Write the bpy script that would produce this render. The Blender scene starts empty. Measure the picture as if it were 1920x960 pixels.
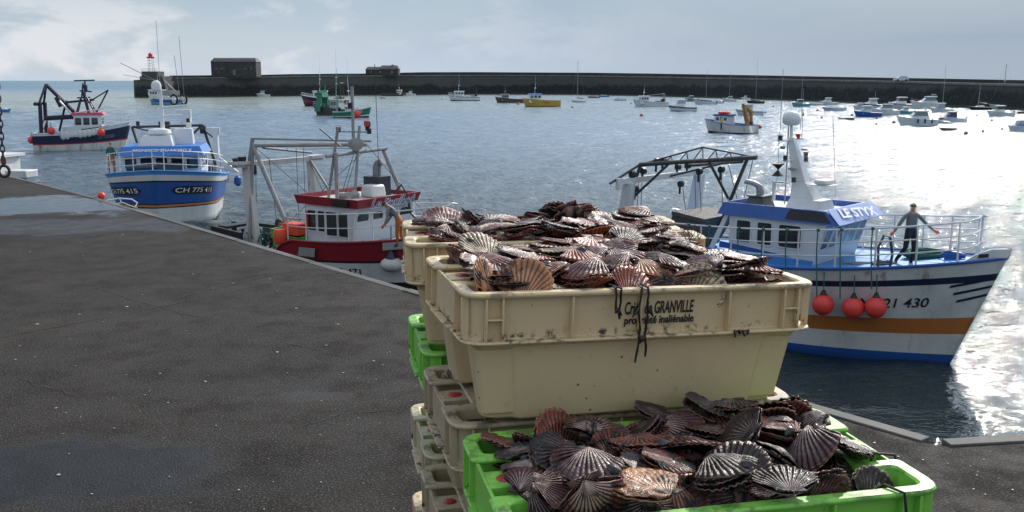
import bpy, bmesh, math, random
from mathutils import Vector, Matrix, Euler, Quaternion
from math import sin, cos, pi, radians as R, atan, tan, sqrt, atan2

S = bpy.context.scene
COL = S.collection
F = 1800.0; PITCH = atan(329 / F); EYE = 1.7; SEA = -5.6

# ---------------------------------------------------------------- camera, sky, sun, exposure
cam_d = bpy.data.cameras.new('camera'); cam = bpy.data.objects.new('camera', cam_d); COL.objects.link(cam)
cam.location = (0, 0, EYE); cam.rotation_euler = (pi / 2 - PITCH, 0, 0)
cam_d.sensor_width = 36; cam_d.lens = 36 * F / 1920; cam_d.clip_start = 0.05; cam_d.clip_end = 20000
S.camera = cam
SUN_AZ = R(29); SUN_EL = R(31)            # azimuth to the right of the view, elevation
w = bpy.data.worlds.new('World'); S.world = w; w.use_nodes = True
nt = w.node_tree; N = nt.nodes; LK = nt.links
bg = N['Background']
sky = N.new('ShaderNodeTexSky'); sky.sky_type = 'NISHITA'; sky.sun_disc = False
sky.sun_elevation = SUN_EL; sky.sun_rotation = SUN_AZ; sky.air_density = 1.0; sky.dust_density = 0.6; sky.ozone_density = 2.0; sky.altitude = 0
SKY_STRENGTH = 0.09
tc = N.new('ShaderNodeTexCoord')
sep = N.new('ShaderNodeSeparateXYZ'); LK.new(tc.outputs['Generated'], sep.inputs[0])
def wmath(op, a, b=None, c=None, clamp=False):
    n = N.new('ShaderNodeMath'); n.operation = op; n.use_clamp = clamp
    for i, v in enumerate((a, b, c)):
        if v is None: continue
        if isinstance(v, (int, float)): n.inputs[i].default_value = v
        else: LK.new(v, n.inputs[i])
    return n.outputs[0]
def wnoise(vec, scale, detail, rough=.5, dist=0.0):
    n = N.new('ShaderNodeTexNoise'); n.inputs['Scale'].default_value = scale; n.inputs['Detail'].default_value = detail
    n.inputs['Roughness'].default_value = rough; n.inputs['Distortion'].default_value = dist; LK.new(vec, n.inputs['Vector']); return n.outputs['Fac']
def wramp(fac, a, b, smooth=True):
    n = N.new('ShaderNodeMapRange'); n.interpolation_type = 'SMOOTHSTEP' if smooth else 'LINEAR'
    n.inputs['From Min'].default_value = a; n.inputs['From Max'].default_value = b; LK.new(fac, n.inputs['Value']); return n.outputs['Result']
# project the sky direction on a flat cloud deck, so that the clouds foreshorten towards the horizon
zz = wmath('ADD', wmath('MAXIMUM', sep.outputs['Z'], 0.0), 0.06)
cx = wmath('DIVIDE', sep.outputs['X'], zz); cy = wmath('DIVIDE', sep.outputs['Y'], zz)
cmb = N.new('ShaderNodeCombineXYZ'); LK.new(cx, cmb.inputs[0]); LK.new(cy, cmb.inputs[1])
mp = N.new('ShaderNodeMapping'); mp.inputs['Scale'].default_value = (1.0, 0.45, 1); LK.new(cmb.outputs[0], mp.inputs[0])
# low cumulus: painted in azimuth/elevation with stretched noise
mp2 = N.new('ShaderNodeMapping'); mp2.inputs['Scale'].default_value = (1.0, 1.0, 2.6); mp2.inputs['Location'].default_value = (3.1, 0.4, .2); LK.new(tc.outputs['Generated'], mp2.inputs[0])
cum = wnoise(mp2.outputs[0], 7.0, 9, .58, .25)
veil = wnoise(mp.outputs[0], 0.35, 6, .55, .4)
east = wramp(sep.outputs['X'], 0.25, -0.42)            # more broken towards the left
low = wramp(sep.outputs['Z'], 0.14, 0.03)
cumf = wmath('MULTIPLY', wramp(cum, 0.47, 0.60), wmath('MULTIPLY', low, east))
def rgb(c):
    n = N.new('ShaderNodeRGB'); n.outputs[0].default_value = (*c, 1); return n.outputs[0]
def wmix(f, a, b):
    n = N.new('ShaderNodeMix'); n.data_type = 'RGBA'; 
    if isinstance(f, (int, float)): n.inputs[0].default_value = f
    else: LK.new(f, n.inputs[0])
    LK.new(a, n.inputs[6]); LK.new(b, n.inputs[7]); return n.outputs[2]
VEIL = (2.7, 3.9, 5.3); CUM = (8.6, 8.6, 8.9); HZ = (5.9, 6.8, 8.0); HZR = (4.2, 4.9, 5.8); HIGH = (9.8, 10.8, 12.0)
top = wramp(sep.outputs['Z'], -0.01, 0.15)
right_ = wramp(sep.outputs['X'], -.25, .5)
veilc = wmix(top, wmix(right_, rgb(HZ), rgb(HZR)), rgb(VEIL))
veilc = wmix(wramp(sep.outputs['Z'], 0.15, 0.34), veilc, rgb(HIGH))  # sky above the view made brighter, for more reflected light on the water
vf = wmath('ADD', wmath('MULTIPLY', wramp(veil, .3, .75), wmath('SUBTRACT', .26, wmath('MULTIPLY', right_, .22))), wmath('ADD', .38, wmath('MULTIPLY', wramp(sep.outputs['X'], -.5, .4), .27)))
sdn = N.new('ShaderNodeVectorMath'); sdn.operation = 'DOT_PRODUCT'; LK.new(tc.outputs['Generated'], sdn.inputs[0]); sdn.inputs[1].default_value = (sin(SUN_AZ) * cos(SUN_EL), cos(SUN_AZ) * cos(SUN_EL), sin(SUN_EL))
glow = wmath('POWER', wmath('MAXIMUM', sdn.outputs['Value'], 0.0), 9.0)      # glow added round the sun above the view, to brighten the water
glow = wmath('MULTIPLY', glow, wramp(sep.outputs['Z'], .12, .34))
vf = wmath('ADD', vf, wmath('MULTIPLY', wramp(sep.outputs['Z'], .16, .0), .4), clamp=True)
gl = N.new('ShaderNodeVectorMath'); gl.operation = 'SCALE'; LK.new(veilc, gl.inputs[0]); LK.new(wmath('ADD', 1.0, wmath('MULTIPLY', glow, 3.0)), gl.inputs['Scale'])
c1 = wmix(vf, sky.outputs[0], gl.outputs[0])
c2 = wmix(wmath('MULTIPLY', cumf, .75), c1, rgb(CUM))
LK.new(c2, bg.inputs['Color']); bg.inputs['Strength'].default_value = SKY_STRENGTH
sd = bpy.data.lights.new('sun', 'SUN'); sd.energy = 3.3; sd.angle = R(.55); sd.color = (1, .93, .82)
sun = bpy.data.objects.new('sun', sd); COL.objects.link(sun)
sun.rotation_euler = Vector((sin(SUN_AZ) * cos(SUN_EL), cos(SUN_AZ) * cos(SUN_EL), sin(SUN_EL))).to_track_quat('Z', 'Y').to_euler()
S.view_settings.view_transform = 'Standard'; S.view_settings.look = 'None'; S.view_settings.exposure = 0.1; S.view_settings.gamma = 1
S.cycles.use_denoising = True; S.cycles.max_bounces = 6; S.cycles.sample_clamp_indirect = 4; S.cycles.caustics_reflective = False; S.cycles.caustics_refractive = False

# ---------------------------------------------------------------- helpers
def at(px, py, z):
    """pixel of the 1920-wide photograph -> point of the world at height z"""
    u = (px - 960) / F; v = -(py - 480) / F
    d = Vector((u, cos(PITCH) + v * sin(PITCH), -sin(PITCH) + v * cos(PITCH)))
    return Vector((0, 0, EYE)) + d * ((z - EYE) / d.z)
def at_y(px, py, y):
    u = (px - 960) / F; v = -(py - 480) / F
    d = Vector((u, cos(PITCH) + v * sin(PITCH), -sin(PITCH) + v * cos(PITCH)))
    return Vector((0, 0, EYE)) + d * (y / d.y)
def px_m(y): return F / (y * cos(PITCH))

def tag(o, label=None, cat=None, group=None, kind=None):
    if label: o['label'] = label
    if cat: o['category'] = cat
    if group: o['group'] = group
    if kind: o['kind'] = kind
    return o
def empty(name, loc, rz=0, label=None, cat=None, group=None):
    o = bpy.data.objects.new(name, None); COL.objects.link(o); o.location = loc
    o.rotation_euler = (0, 0, rz); o.empty_display_size = .1
    return tag(o, label, cat, group)
_rm = random.Random(5)

# ---------------------------------------------------------------- materials
MATS = {}
def nodes_of(name):
    m = bpy.data.materials.new(name); m.use_nodes = True
    return m, m.node_tree.nodes, m.node_tree.links, m.node_tree.nodes['Principled BSDF']
class G:
    """small node-graph writer"""
    def __init__(s, name):
        s.m, s.n, s.l, s.p = nodes_of(name); s.out = s.n['Material Output']
    def new(s, t, **kw):
        x = s.n.new(t)
        for k, v in kw.items(): setattr(x, k, v)
        return x
    def put(s, sock, v):
        if v is None: return
        if isinstance(v, (int, float)): sock.default_value = v
        elif isinstance(v, (tuple, list)): sock.default_value = (*v, 1) if len(v) == 3 and sock.type == 'RGBA' else v
        else: s.l.new(v, sock)
    def math(s, op, a, b=None, c=None, clamp=False):
        x = s.new('ShaderNodeMath', operation=op, use_clamp=clamp)
        for i, v in enumerate((a, b, c)): s.put(x.inputs[i], v)
        return x.outputs[0]
    def mix(s, f, a, b, mode='MIX'):
        x = s.new('ShaderNodeMix', data_type='RGBA', blend_type=mode)
        s.put(x.inputs[0], f); s.put(x.inputs[6], a); s.put(x.inputs[7], b); return x.outputs[2]
    def coord(s, which='Object'): return s.new('ShaderNodeTexCoord').outputs[which]
    def pos(s): return s.new('ShaderNodeNewGeometry').outputs['Position']
    def mapping(s, v, scale=(1, 1, 1), loc=(0, 0, 0), rot=(0, 0, 0)):
        x = s.new('ShaderNodeMapping'); s.l.new(v, x.inputs[0]); s.put(x.inputs['Scale'], scale)
        x.inputs['Scale'].default_value = scale; x.inputs['Location'].default_value = loc; x.inputs['Rotation'].default_value = rot
        return x.outputs[0]
    def noise(s, v, scale, detail=4, rough=.5, dist=0, w=None):
        x = s.new('ShaderNodeTexNoise')
        if w is not None: x.noise_dimensions = '4D'; s.put(x.inputs['W'], w)
        s.l.new(v, x.inputs['Vector']); s.put(x.inputs['Scale'], scale); s.put(x.inputs['Detail'], detail)
        s.put(x.inputs['Roughness'], rough); s.put(x.inputs['Distortion'], dist); return x.outputs['Fac']
    def voro(s, v, scale, out='Distance', feature='F1', rnd=1):
        x = s.new('ShaderNodeTexVoronoi', feature=feature); s.l.new(v, x.inputs['Vector']); s.put(x.inputs['Scale'], scale)
        s.put(x.inputs['Randomness'], rnd); return x.outputs[out]
    def rng(s, v, a, b, c=0, d=1, smooth=True):
        x = s.new('ShaderNodeMapRange', interpolation_type='SMOOTHSTEP' if smooth else 'LINEAR')
        s.l.new(v, x.inputs['Value']); s.put(x.inputs['From Min'], a); s.put(x.inputs['From Max'], b)
        s.put(x.inputs['To Min'], c); s.put(x.inputs['To Max'], d); return x.outputs['Result']
    def sep(s, v):
        x = s.new('ShaderNodeSeparateXYZ'); s.l.new(v, x.inputs[0]); return x.outputs
    def bump(s, h, strength=.3, dist=.01, normal=None):
        x = s.new('ShaderNodeBump'); s.put(x.inputs['Strength'], strength); s.put(x.inputs['Distance'], dist); s.l.new(h, x.inputs['Height'])
        if normal is not None: s.l.new(normal, x.inputs['Normal'])
        s.l.new(x.outputs[0], s.p.inputs['Normal']); return x.outputs[0]
    def base(s, v): s.put(s.p.inputs['Base Color'], v)
    def rough(s, v): s.put(s.p.inputs['Roughness'], v)
    def spec(s, v): s.put(s.p.inputs['Specular IOR Level'], v)

def paint(name, c, rough=.45, grime=.35, scale=1.5, metal=0, dark=None, rust=0, bump=.0, emit=None):
    """weathered paint / plastic / metal: streaked grime, optional rust spots"""
    if name in MATS: return MATS[name]
    g = G(name); co = g.coord('Object')
    n1 = g.noise(g.mapping(co, (1, 1, .35)), scale, 6, .6); n2 = g.noise(co, scale * 9, 4, .6)
    d = dark or tuple(x * .45 + .01 for x in c)
    f = g.math('MULTIPLY', g.rng(n1, .42, .78), grime); f = g.math('ADD', f, g.math('MULTIPLY', g.rng(n2, .5, .8), grime * .45), clamp=True)
    col = g.mix(f, (*c, 1), (*d, 1))
    if rust:
        r = g.math('MULTIPLY', g.rng(g.noise(g.mapping(co, (1, 1, .3)), scale * 2.3, 7, .65), .62 - .1 * rust, .72), .8)
        col = g.mix(r, col, (.16, .06, .025, 1))
    g.base(col); g.rough(g.rng(n2, .3, .7, max(rough - .08, .05), rough + .14)); g.p.inputs['Metallic'].default_value = metal
    if bump: g.bump(n2, bump, .004)
    MATS[name] = g.m; return g.m
def glass(name='window_glass', c=(.02, .025, .03)):
    if name in MATS: return MATS[name]
    g = G(name); g.base((*c, 1)); g.rough(.04); g.spec(.8); MATS[name] = g.m; return g.m

# ---------------------------------------------------------------- mesh builder
class MB:
    T = None        # optional warp of local points, used to proportion a group of pieces
    def __init__(s): s.v = []; s.f = []; s.mi = []; s.cur = 0; s.M = Matrix.Identity(4); s.uv = None
    def add(s, vs, fs, mi=None):
        o = len(s.v); s.v += [s.M @ Vector(p) for p in vs] if MB.T is None else [Vector(MB.T(*(s.M @ Vector(p)))) for p in vs]; s.f += [tuple(i + o for i in f) for f in fs]; s.mi += [s.cur if mi is None else mi] * len(fs); return s
    def box(s, c, d, rot=None, top=None, mi=None, shift=(0, 0)):
        """c centre, d full sizes, top=(sx,sy) scale of the top face, shift of the top face"""
        x, y, z = d[0] / 2, d[1] / 2, d[2] / 2; t = top or (1, 1)
        P = [(-x, -y, -z), (x, -y, -z), (x, y, -z), (-x, y, -z)] + [(sx * x * t[0] + shift[0], sy * y * t[1] + shift[1], z) for sx, sy in ((-1, -1), (1, -1), (1, 1), (-1, 1))]
        m = Euler(rot).to_matrix() if rot else Matrix.Identity(3)
        P = [m @ Vector(p) + Vector(c) for p in P]
        return s.add(P, [(3, 2, 1, 0), (4, 5, 6, 7), (0, 1, 5, 4), (1, 2, 6, 5), (2, 3, 7, 6), (3, 0, 4, 7)], mi)
    def tube(s, a, b, r, r2=None, n=8, cap=True, mi=None):
        a, b = Vector(a), Vector(b); d = (b - a)
        if d.length < 1e-6: return s
        q = d.to_track_quat('Z', 'Y'); r2 = r if r2 is None else r2
        P = [a + q @ Vector((cos(2 * pi * i / n) * r, sin(2 * pi * i / n) * r, 0)) for i in range(n)] + [b + q @ Vector((cos(2 * pi * i / n) * r2, sin(2 * pi * i / n) * r2, 0)) for i in range(n)]
        fs = [(i, (i + 1) % n, n + (i + 1) % n, n + i) for i in range(n)]
        if cap: fs += [tuple(range(n - 1, -1, -1)), tuple(range(n, 2 * n))]
        return s.add(P, fs, mi)
    def pipe(s, pts, r, n=6, closed=False, mi=None, rs=None):
        pts = [Vector(p) for p in pts]; m = len(pts); P = []; prev = None
        for i, p in enumerate(pts):
            a = pts[(i - 1) % m] if (i > 0 or closed) else p; b = pts[(i + 1) % m] if (i < m - 1 or closed) else p
            t = (b - a).normalized() if (b - a).length > 1e-9 else Vector((0, 0, 1))
            if prev is None:
                u = t.orthogonal().normalized()
            else:
                u = (prev - t * prev.dot(t)); u = u.normalized() if u.length > 1e-6 else t.orthogonal().normalized()
            prev = u; v = t.cross(u); rr = rs[i] if rs else r
            P += [p + (u * cos(2 * pi * k / n) + v * sin(2 * pi * k / n)) * rr for k in range(n)]
        fs = []
        for i in range(m if closed else m - 1):
            j = (i + 1) % m
            fs += [(i * n + k, i * n + (k + 1) % n, j * n + (k + 1) % n, j * n + k) for k in range(n)]
        if not closed: fs += [tuple(range(n - 1, -1, -1)), tuple((m - 1) * n + k for k in range(n))]
        return s.add(P, fs, mi)
    def lathe(s, c, prof, n=16, axis=None, mi=None):
        """prof: list of (r, z)"""
        q = Vector(axis).to_track_quat('Z', 'Y') if axis else Quaternion()
        P = []; c = Vector(c)
        for r, z in prof: P += [c + q @ Vector((cos(2 * pi * k / n) * r, sin(2 * pi * k / n) * r, z)) for k in range(n)]
        m = len(prof); fs = [(i * n + k, i * n + (k + 1) % n, (i + 1) * n + (k + 1) % n, (i + 1) * n + k) for i in range(m - 1) for k in range(n)]
        fs += [tuple(range(n - 1, -1, -1)), tuple((m - 1) * n + k for k in range(n))]
        return s.add(P, fs, mi)
    def ball(s, c, r, n=14, m=9, sc=(1, 1, 1), mi=None):
        P = []; c = Vector(c)
        for i in range(m + 1):
            t = pi * i / m
            P += [c + Vector((r * max(sin(t), .001) * cos(2 * pi * k / n) * sc[0], r * max(sin(t), .001) * sin(2 * pi * k / n) * sc[1], -r * cos(t) * sc[2])) for k in range(n)]
        fs = [(i * n + k, i * n + (k + 1) % n, (i + 1) * n + (k + 1) % n, (i + 1) * n + k) for i in range(m) for k in range(n)]
        fs += [tuple(range(n - 1, -1, -1)), tuple(m * n + k for k in range(n))]
        return s.add(P, fs, mi)
    def prism(s, poly, z0, z1, mi=None, top=None):
        n = len(poly); tp = top or poly
        P = [(x, y, z0) for x, y in poly] + [(x, y, z1) for x, y in tp]
        return s.add(P, [tuple(range(n - 1, -1, -1)), tuple(range(n, 2 * n))] + [(i, (i + 1) % n, n + (i + 1) % n, n + i) for i in range(n)], mi)
    def slab(s, pts, th, mi=None):
        """a planar polygon (3d points) given thickness along its normal"""
        pts = [Vector(p) for p in pts]; n = len(pts)
        nr = (pts[1] - pts[0]).cross(pts[2] - pts[0]).normalized() * th
        return s.add(pts + [p - nr for p in pts], [tuple(range(n)), tuple(range(2 * n - 1, n - 1, -1))] + [(i, n + i, n + (i + 1) % n, (i + 1) % n) for i in range(n)], mi)
    def loft(s, rings, cap0=True, cap1=True, mi=None, closed=True):
        n = len(rings[0]); P = [p for r in rings for p in r]; m = len(rings)
        fs = [(i * n + k, i * n + (k + 1) % n, (i + 1) * n + (k + 1) % n, (i + 1) * n + k) for i in range(m - 1) for k in range(n if closed else n - 1)]
        if cap0: fs.append(tuple(range(n - 1, -1, -1)))
        if cap1: fs.append(tuple((m - 1) * n + k for k in range(n)))
        return s.add(P, fs, mi)
    def build(s, name, mats, parent=None, smooth=0.6, bevel=0):
        me = bpy.data.meshes.new(name); me.from_pydata([tuple(v) for v in s.v], [], s.f)
        if not isinstance(mats, (list, tuple)): mats = [mats]
        for m in mats: me.materials.append(m)
        for p, i in zip(me.polygons, s.mi): p.material_index = i
        bm = bmesh.new(); bm.from_mesh(me); bmesh.ops.recalc_face_normals(bm, faces=bm.faces)
        for e in bm.edges: e.smooth = not (len(e.link_faces) == 2 and e.calc_face_angle(0) > smooth)
        for f in bm.faces: f.smooth = True
        bm.to_mesh(me); bm.free()
        o = bpy.data.objects.new(name, me); COL.objects.link(o)
        if parent is not None: o.parent = parent
        if bevel:
            b = o.modifiers.new('bevel', 'BEVEL'); b.width = bevel; b.segments = 2; b.limit_method = 'ANGLE'; b.angle_limit = R(40); b.harden_normals = False
        return o

def project(p):
    y, z = p.y, p.z - EYE; zc = y * cos(PITCH) - z * sin(PITCH); v = y * sin(PITCH) + z * cos(PITCH)
    return 960 + F * p.x / zc, 480 - F * v / zc
def t_for_px(root_m, pt, v, side, px):
    return min((abs(project(root_m @ Vector(pt(.4 + .6 * k / 300, v, side)))[0] - px), .4 + .6 * k / 300) for k in range(301))[1]
def text_mesh(name, body, width, size, loc, rot, mat_, parent, bold=0.0, shear=0.0, M=None, ext=.0003, height=None):
    """lettering as a real thin mesh, scaled to a given width (and height)"""
    cu = bpy.data.curves.new('t', 'FONT'); cu.body = body; cu.size = size; cu.shear = shear; cu.offset = bold; cu.extrude = ext; cu.align_x = 'CENTER'; cu.resolution_u = 3
    t = bpy.data.objects.new('t', cu); COL.objects.link(t)
    me = bpy.data.meshes.new_from_object(t); bpy.data.objects.remove(t)
    xs = [v.co.x for v in me.vertices]; ys_ = [v.co.y for v in me.vertices]; s = width / (max(xs) - min(xs)); sy_ = s if height is None else height / (max(ys_) - min(ys_))
    if height is None and name == 'printed_text': sy_ = 1
    for v in me.vertices: v.co.x = (v.co.x - (max(xs) + min(xs)) / 2) * s; v.co.y *= sy_
    me.materials.clear(); me.materials.append(mat_)
    o = bpy.data.objects.new(name, me); COL.objects.link(o); o.parent = parent
    if M is not None: o.matrix_local = M
    else: o.location = loc; o.rotation_euler = rot
    return o

# ---------------------------------------------------------------- scallop shells
def shell_bm(D, ribs, seed, cup):
    """one valve of a scallop: hinge at y=0, fan towards +y; cup=+h bulges down (lower valve), cup<=0 flat valve"""
    rr = random.Random(seed); nA = ribs * 5; nS = 13; A = R(58)
    ph = [rr.uniform(0, 6.28) for _ in range(4)]
    vs, uv = [], []
    chip = [rr.choice((0, 0, 0, 0, .02, .045)) for _ in range(24)]
    asym = rr.uniform(-.04, .04)
    for j in range(nS + 1):
        s_ = j / nS
        for i in range(nA + 1):
            q = i / nA; a = (q - .5) * 2 * A
            rib = cos(ribs * 2 * pi * q + .5 * sin(5 * q + ph[1])); er = .55 + .45 * sin(9 * q + ph[2]) * sin(7 * s_ + ph[0])
            Rad = D * (cos(a * .98) ** .62) * (1 + .018 * sin(3 * a + ph[0]) + asym * sin(a)) * (1 + .010 * rib * s_) * (1 - chip[min(int(q * 24), 23)] * max(0, s_ - .8) * 5)
            r = Rad * s_
            x, y = r * sin(a), r * cos(a)
            dome = sin(pi * min(1, (s_ * .93 + .07) ** .62)) if s_ < 1 else 0
            z = -cup * D * max(dome, 0) * (cos(a * 1.25) * .75 + .25)
            z += .0021 * er * (D / .12) * rib * min(1, s_ * 1.6) * (1 if cup <= 0 else -1)
            z += (.0022 * sin(x / D * 7 + ph[1]) * cos(y / D * 6 + ph[2]) + .0011 * sin(s_ * 21 + ph[3] + .6 * sin(4 * q))) * s_
            vs.append((x, y, z)); uv.append((q, s_))
    fs = [(j * (nA + 1) + i, j * (nA + 1) + i + 1, (j + 1) * (nA + 1) + i + 1, (j + 1) * (nA + 1) + i) for j in range(nS) for i in range(nA)]
    # ears
    o = len(vs); e = D * .27
    for sx in (-1, 1):
        b = len(vs)
        P = [(0, -.012 * D, 0), (sx * e * .5, -.02 * D, .001), (sx * e, -.015 * D, .001), (sx * e * .94, .09 * D, 0), (sx * e * .86, .17 * D, -.002), (sx * e * .5, .13 * D, -.003)]
        vs += P; uv += [(.5, .3), (.5 + sx * .1, .6), (.5 + sx * .45, .8), (.5 + sx * .48, .7), (.5 + sx * .4, .5), (.5 + sx * .3, .4)]
        fs += [(b, b + 1, b + 5), (b + 1, b + 2, b + 3, b + 5), (b + 3, b + 4, b + 5)]
    me = bpy.data.meshes.new('scallop_valve'); me.from_pydata(vs, [], fs)
    bm = bmesh.new(); bm.from_mesh(me)
    ul = bm.loops.layers.uv.new('shell')
    bm.verts.index_update()
    for f in bm.faces:
        f.smooth = True
        for l in f.loops: l[ul].uv = uv[l.vert.index]
    # thickness
    geom = bmesh.ops.solidify(bm, geom=bm.faces[:], thickness=.0022 if cup > 0 else .002)
    bmesh.ops.recalc_face_normals(bm, faces=bm.faces)
    for f in bm.faces: f.smooth = True
    bm.to_mesh(me); bm.free(); return me
#@@SIM_END
# ================================================================ THE SETTING
def poly_path(pts): return [Vector((p[0], p[1])) for p in pts]
# ---- sea
g = G('sea_water'); P = g.pos(); sx, sy, sz = g.sep(P)
dist = g.math('SQRT', g.math('ADD', g.math('MULTIPLY', sx, sx), g.math('MULTIPLY', sy, sy)))
wob = g.math('ADD', sy, g.math('MULTIPLY', g.math('SUBTRACT', g.noise(g.mapping(P, (.004, .012, 1)), 1, 4), .5), 260))
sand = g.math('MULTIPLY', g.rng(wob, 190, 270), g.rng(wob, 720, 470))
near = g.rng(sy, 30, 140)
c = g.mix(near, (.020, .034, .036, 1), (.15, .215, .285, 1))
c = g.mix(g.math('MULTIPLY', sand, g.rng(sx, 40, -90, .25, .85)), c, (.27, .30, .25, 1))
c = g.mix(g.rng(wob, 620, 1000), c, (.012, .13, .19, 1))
wind = g.noise(g.mapping(P, (.012, .03, 1)), 1, 3)
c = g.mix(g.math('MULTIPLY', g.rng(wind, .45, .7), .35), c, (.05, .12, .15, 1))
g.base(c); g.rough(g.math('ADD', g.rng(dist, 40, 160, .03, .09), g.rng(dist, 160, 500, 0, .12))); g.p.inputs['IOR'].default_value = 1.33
r1 = g.noise(g.mapping(P, (.8, 1.25, 1), rot=(0, 0, .35)), .36, 3, .55, .6)
r2 = g.noise(g.mapping(P, (.75, 1.35, 1), rot=(0, 0, .25)), 1.25, 4, .6, .9)
r3 = g.noise(g.mapping(P, (.8, 1.3, 1), rot=(0, 0, -.3)), 4.2, 3, .55, .5)
lee = g.rng(dist, 22, 36, .5, 1)
h = g.math('ADD', g.math('MULTIPLY', r2, .16), g.math('ADD', g.math('MULTIPLY', r1, .05), g.math('MULTIPLY', r3, .075)))
h = g.math('MULTIPLY', h, lee)
g.bump(h, 1.0, 1.0)
import numpy as np
def sea_mesh(mat_):
    """one sheet to the horizon, rows fine near the camera; the waves are modelled, not painted"""
    rs = np.random.RandomState(4)
    d = [2.0]
    while d[-1] < 13: d.append(d[-1] + 1.0)
    while d[-1] < 700: d.append(d[-1] * 1.0046)
    while d[-1] < 34000: d.append(d[-1] * 1.12)
    d = np.array(d)
    a = np.concatenate([np.linspace(-88, -38, 12)[:-1], np.linspace(-38, 38, 640), np.linspace(38, 88, 12)[1:]]) * pi / 180
    D_, A_ = np.meshgrid(d, a, indexing='ij'); X = D_ * np.tan(np.clip(A_, -1.45, 1.45)) if False else D_ * np.sin(A_); Y = D_ * np.cos(A_)
    Z = np.zeros_like(X); sp = np.gradient(d)[:, None] * np.ones_like(X)
    for i in range(110):
        lam = .36 * (16 ** rs.rand()); th = -1.2 + rs.randn() * .62; k = 2 * pi / lam
        amp = .0050 * lam ** .92
        fade = np.clip((lam / sp - 1.8) / 2.0, 0, 1)
        ph = k * (X * cos(th) + Y * sin(th)) + rs.rand() * 6.28
        gust = .7 + .6 * np.sin(X * .05 * rs.rand() + Y * .04 + rs.rand() * 6)
        Z += amp * fade * gust * (np.sin(ph) + .22 * np.cos(2 * ph))
    lee = np.clip((D_ - 18) / 16, .35, 1); Z *= lee
    V = np.stack([X, Y, Z + SEA], -1).reshape(-1, 3); nr, nc = X.shape
    i = np.arange(nr - 1)[:, None] * nc + np.arange(nc - 1)[None, :]
    Fq = np.stack([i, i + 1, i + nc + 1, i + nc], -1).reshape(-1, 4)
    me = bpy.data.meshes.new('sea'); me.vertices.add(len(V)); me.vertices.foreach_set('co', V.ravel().astype(np.float32))
    me.loops.add(Fq.size); me.loops.foreach_set('vertex_index', Fq.ravel().astype(np.int32)[:]); me.polygons.add(len(Fq))
    me.polygons.foreach_set('loop_start', np.arange(len(Fq), dtype=np.int32) * 4)
    me.update(calc_edges=True); me.polygons.foreach_set('use_smooth', np.ones(len(Fq), dtype=bool)); me.flip_normals(); me.materials.append(mat_)
    me.update()
    if me.polygons[0].normal.z < 0: me.flip_normals()
    o = bpy.data.objects.new('sea', me); COL.objects.link(o); return o
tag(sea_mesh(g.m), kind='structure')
cam_d.clip_end = 60000

# ---- quay
g = G('quay_asphalt'); P = g.pos(); X, Y, Z = g.sep(P)
n1 = g.noise(P, .55, 6, .62); n2 = g.noise(P, 3.2, 6, .65); n3 = g.noise(P, 95, 3, .6); v1 = g.voro(P, 130); v2 = g.voro(P, 48)
c = g.mix(g.rng(n1, .35, .68), (.0115, .0092, .0080, 1), (.027, .022, .0190, 1))
c = g.mix(g.math('MULTIPLY', g.rng(n2, .48, .72), .5), c, (.014, .012, .0115, 1))
c = g.mix(g.math('MULTIPLY', g.rng(n3, .53, .66), .65), c, (.125, .112, .10, 1))
c = g.mix(g.math('MULTIPLY', g.rng(n3, .46, .34), .7), c, (.007, .0065, .006, 1))
c = g.mix(g.math('MULTIPLY', g.rng(g.voro(P, 9), .05, .02), .8), c, (.30, .29, .27, 1))
c = g.mix(g.math('MULTIPLY', g.rng(g.noise(P, 1.3, 5, .6), .58, .66), .12), c, (.10, .07, .055, 1))
def blob(cx_, cy_, ax, ay, rot, nz):
    dx = g.math('SUBTRACT', X, cx_); dy = g.math('SUBTRACT', Y, cy_)
    u = g.math('ADD', g.math('MULTIPLY', dx, cos(rot) / ax), g.math('MULTIPLY', dy, sin(rot) / ax))
    v = g.math('ADD', g.math('MULTIPLY', dx, -sin(rot) / ay), g.math('MULTIPLY', dy, cos(rot) / ay))
    d = g.math('SQRT', g.math('ADD', g.math('MULTIPLY', u, u), g.math('MULTIPLY', v, v)))
    d = g.math('ADD', d, g.math('MULTIPLY', g.math('SUBTRACT', g.noise(P, nz, 6, .62), .5), 1.7))
    return g.rng(d, 1.05, .72)
p1 = at(95, 383, 0); p2 = at(60, 890, 0); p3 = at(20, 425, 0); p4 = at(560, 745, 0)
wet = g.math('MAXIMUM', blob(p1.x, p1.y, 2.3, 1.25, 0, .9), g.math('MULTIPLY', blob(p3.x, p3.y, 2.6, .8, .1, 1.2), .55))
wet2 = blob(p2.x, p2.y, .85, .42, 0, 2.2)
wetall = g.math('MAXIMUM', wet, g.math('MAXIMUM', wet2, g.math('MULTIPLY', blob(p4.x, p4.y, .32, .1, .1, 5), .3)))
c = g.mix(g.math('MULTIPLY', g.math('MAXIMUM', wetall, g.math('MULTIPLY', wet2, 1.25)), .66, clamp=True), c, (.006, .007, .010, 1))
g.base(c); rg = g.math('ADD', .78, g.math('MULTIPLY', g.rng(n2, .4, .7), .25))
film = g.rng(g.noise(P, 6, 4, .6), .42, .6)
g.rough(g.math('ADD', g.math('MULTIPLY', rg, g.math('SUBTRACT', 1, wetall)), g.math('MULTIPLY', wetall, g.math('ADD', g.math('ADD', .09, g.math('MULTIPLY', wet2, .42)), g.math('MULTIPLY', film, .12)))))
g.spec(.22)
hh = g.math('ADD', g.math('MULTIPLY', n3, .005), g.math('ADD', g.math('MULTIPLY', v1, .0025), g.math('MULTIPLY', n2, .0022)))
hh = g.math('MULTIPLY', hh, g.math('SUBTRACT', 1, g.math('MULTIPLY', wet, 1.0, clamp=True)))
g.bump(hh, .9, 1.0); asphalt = g.m
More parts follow.
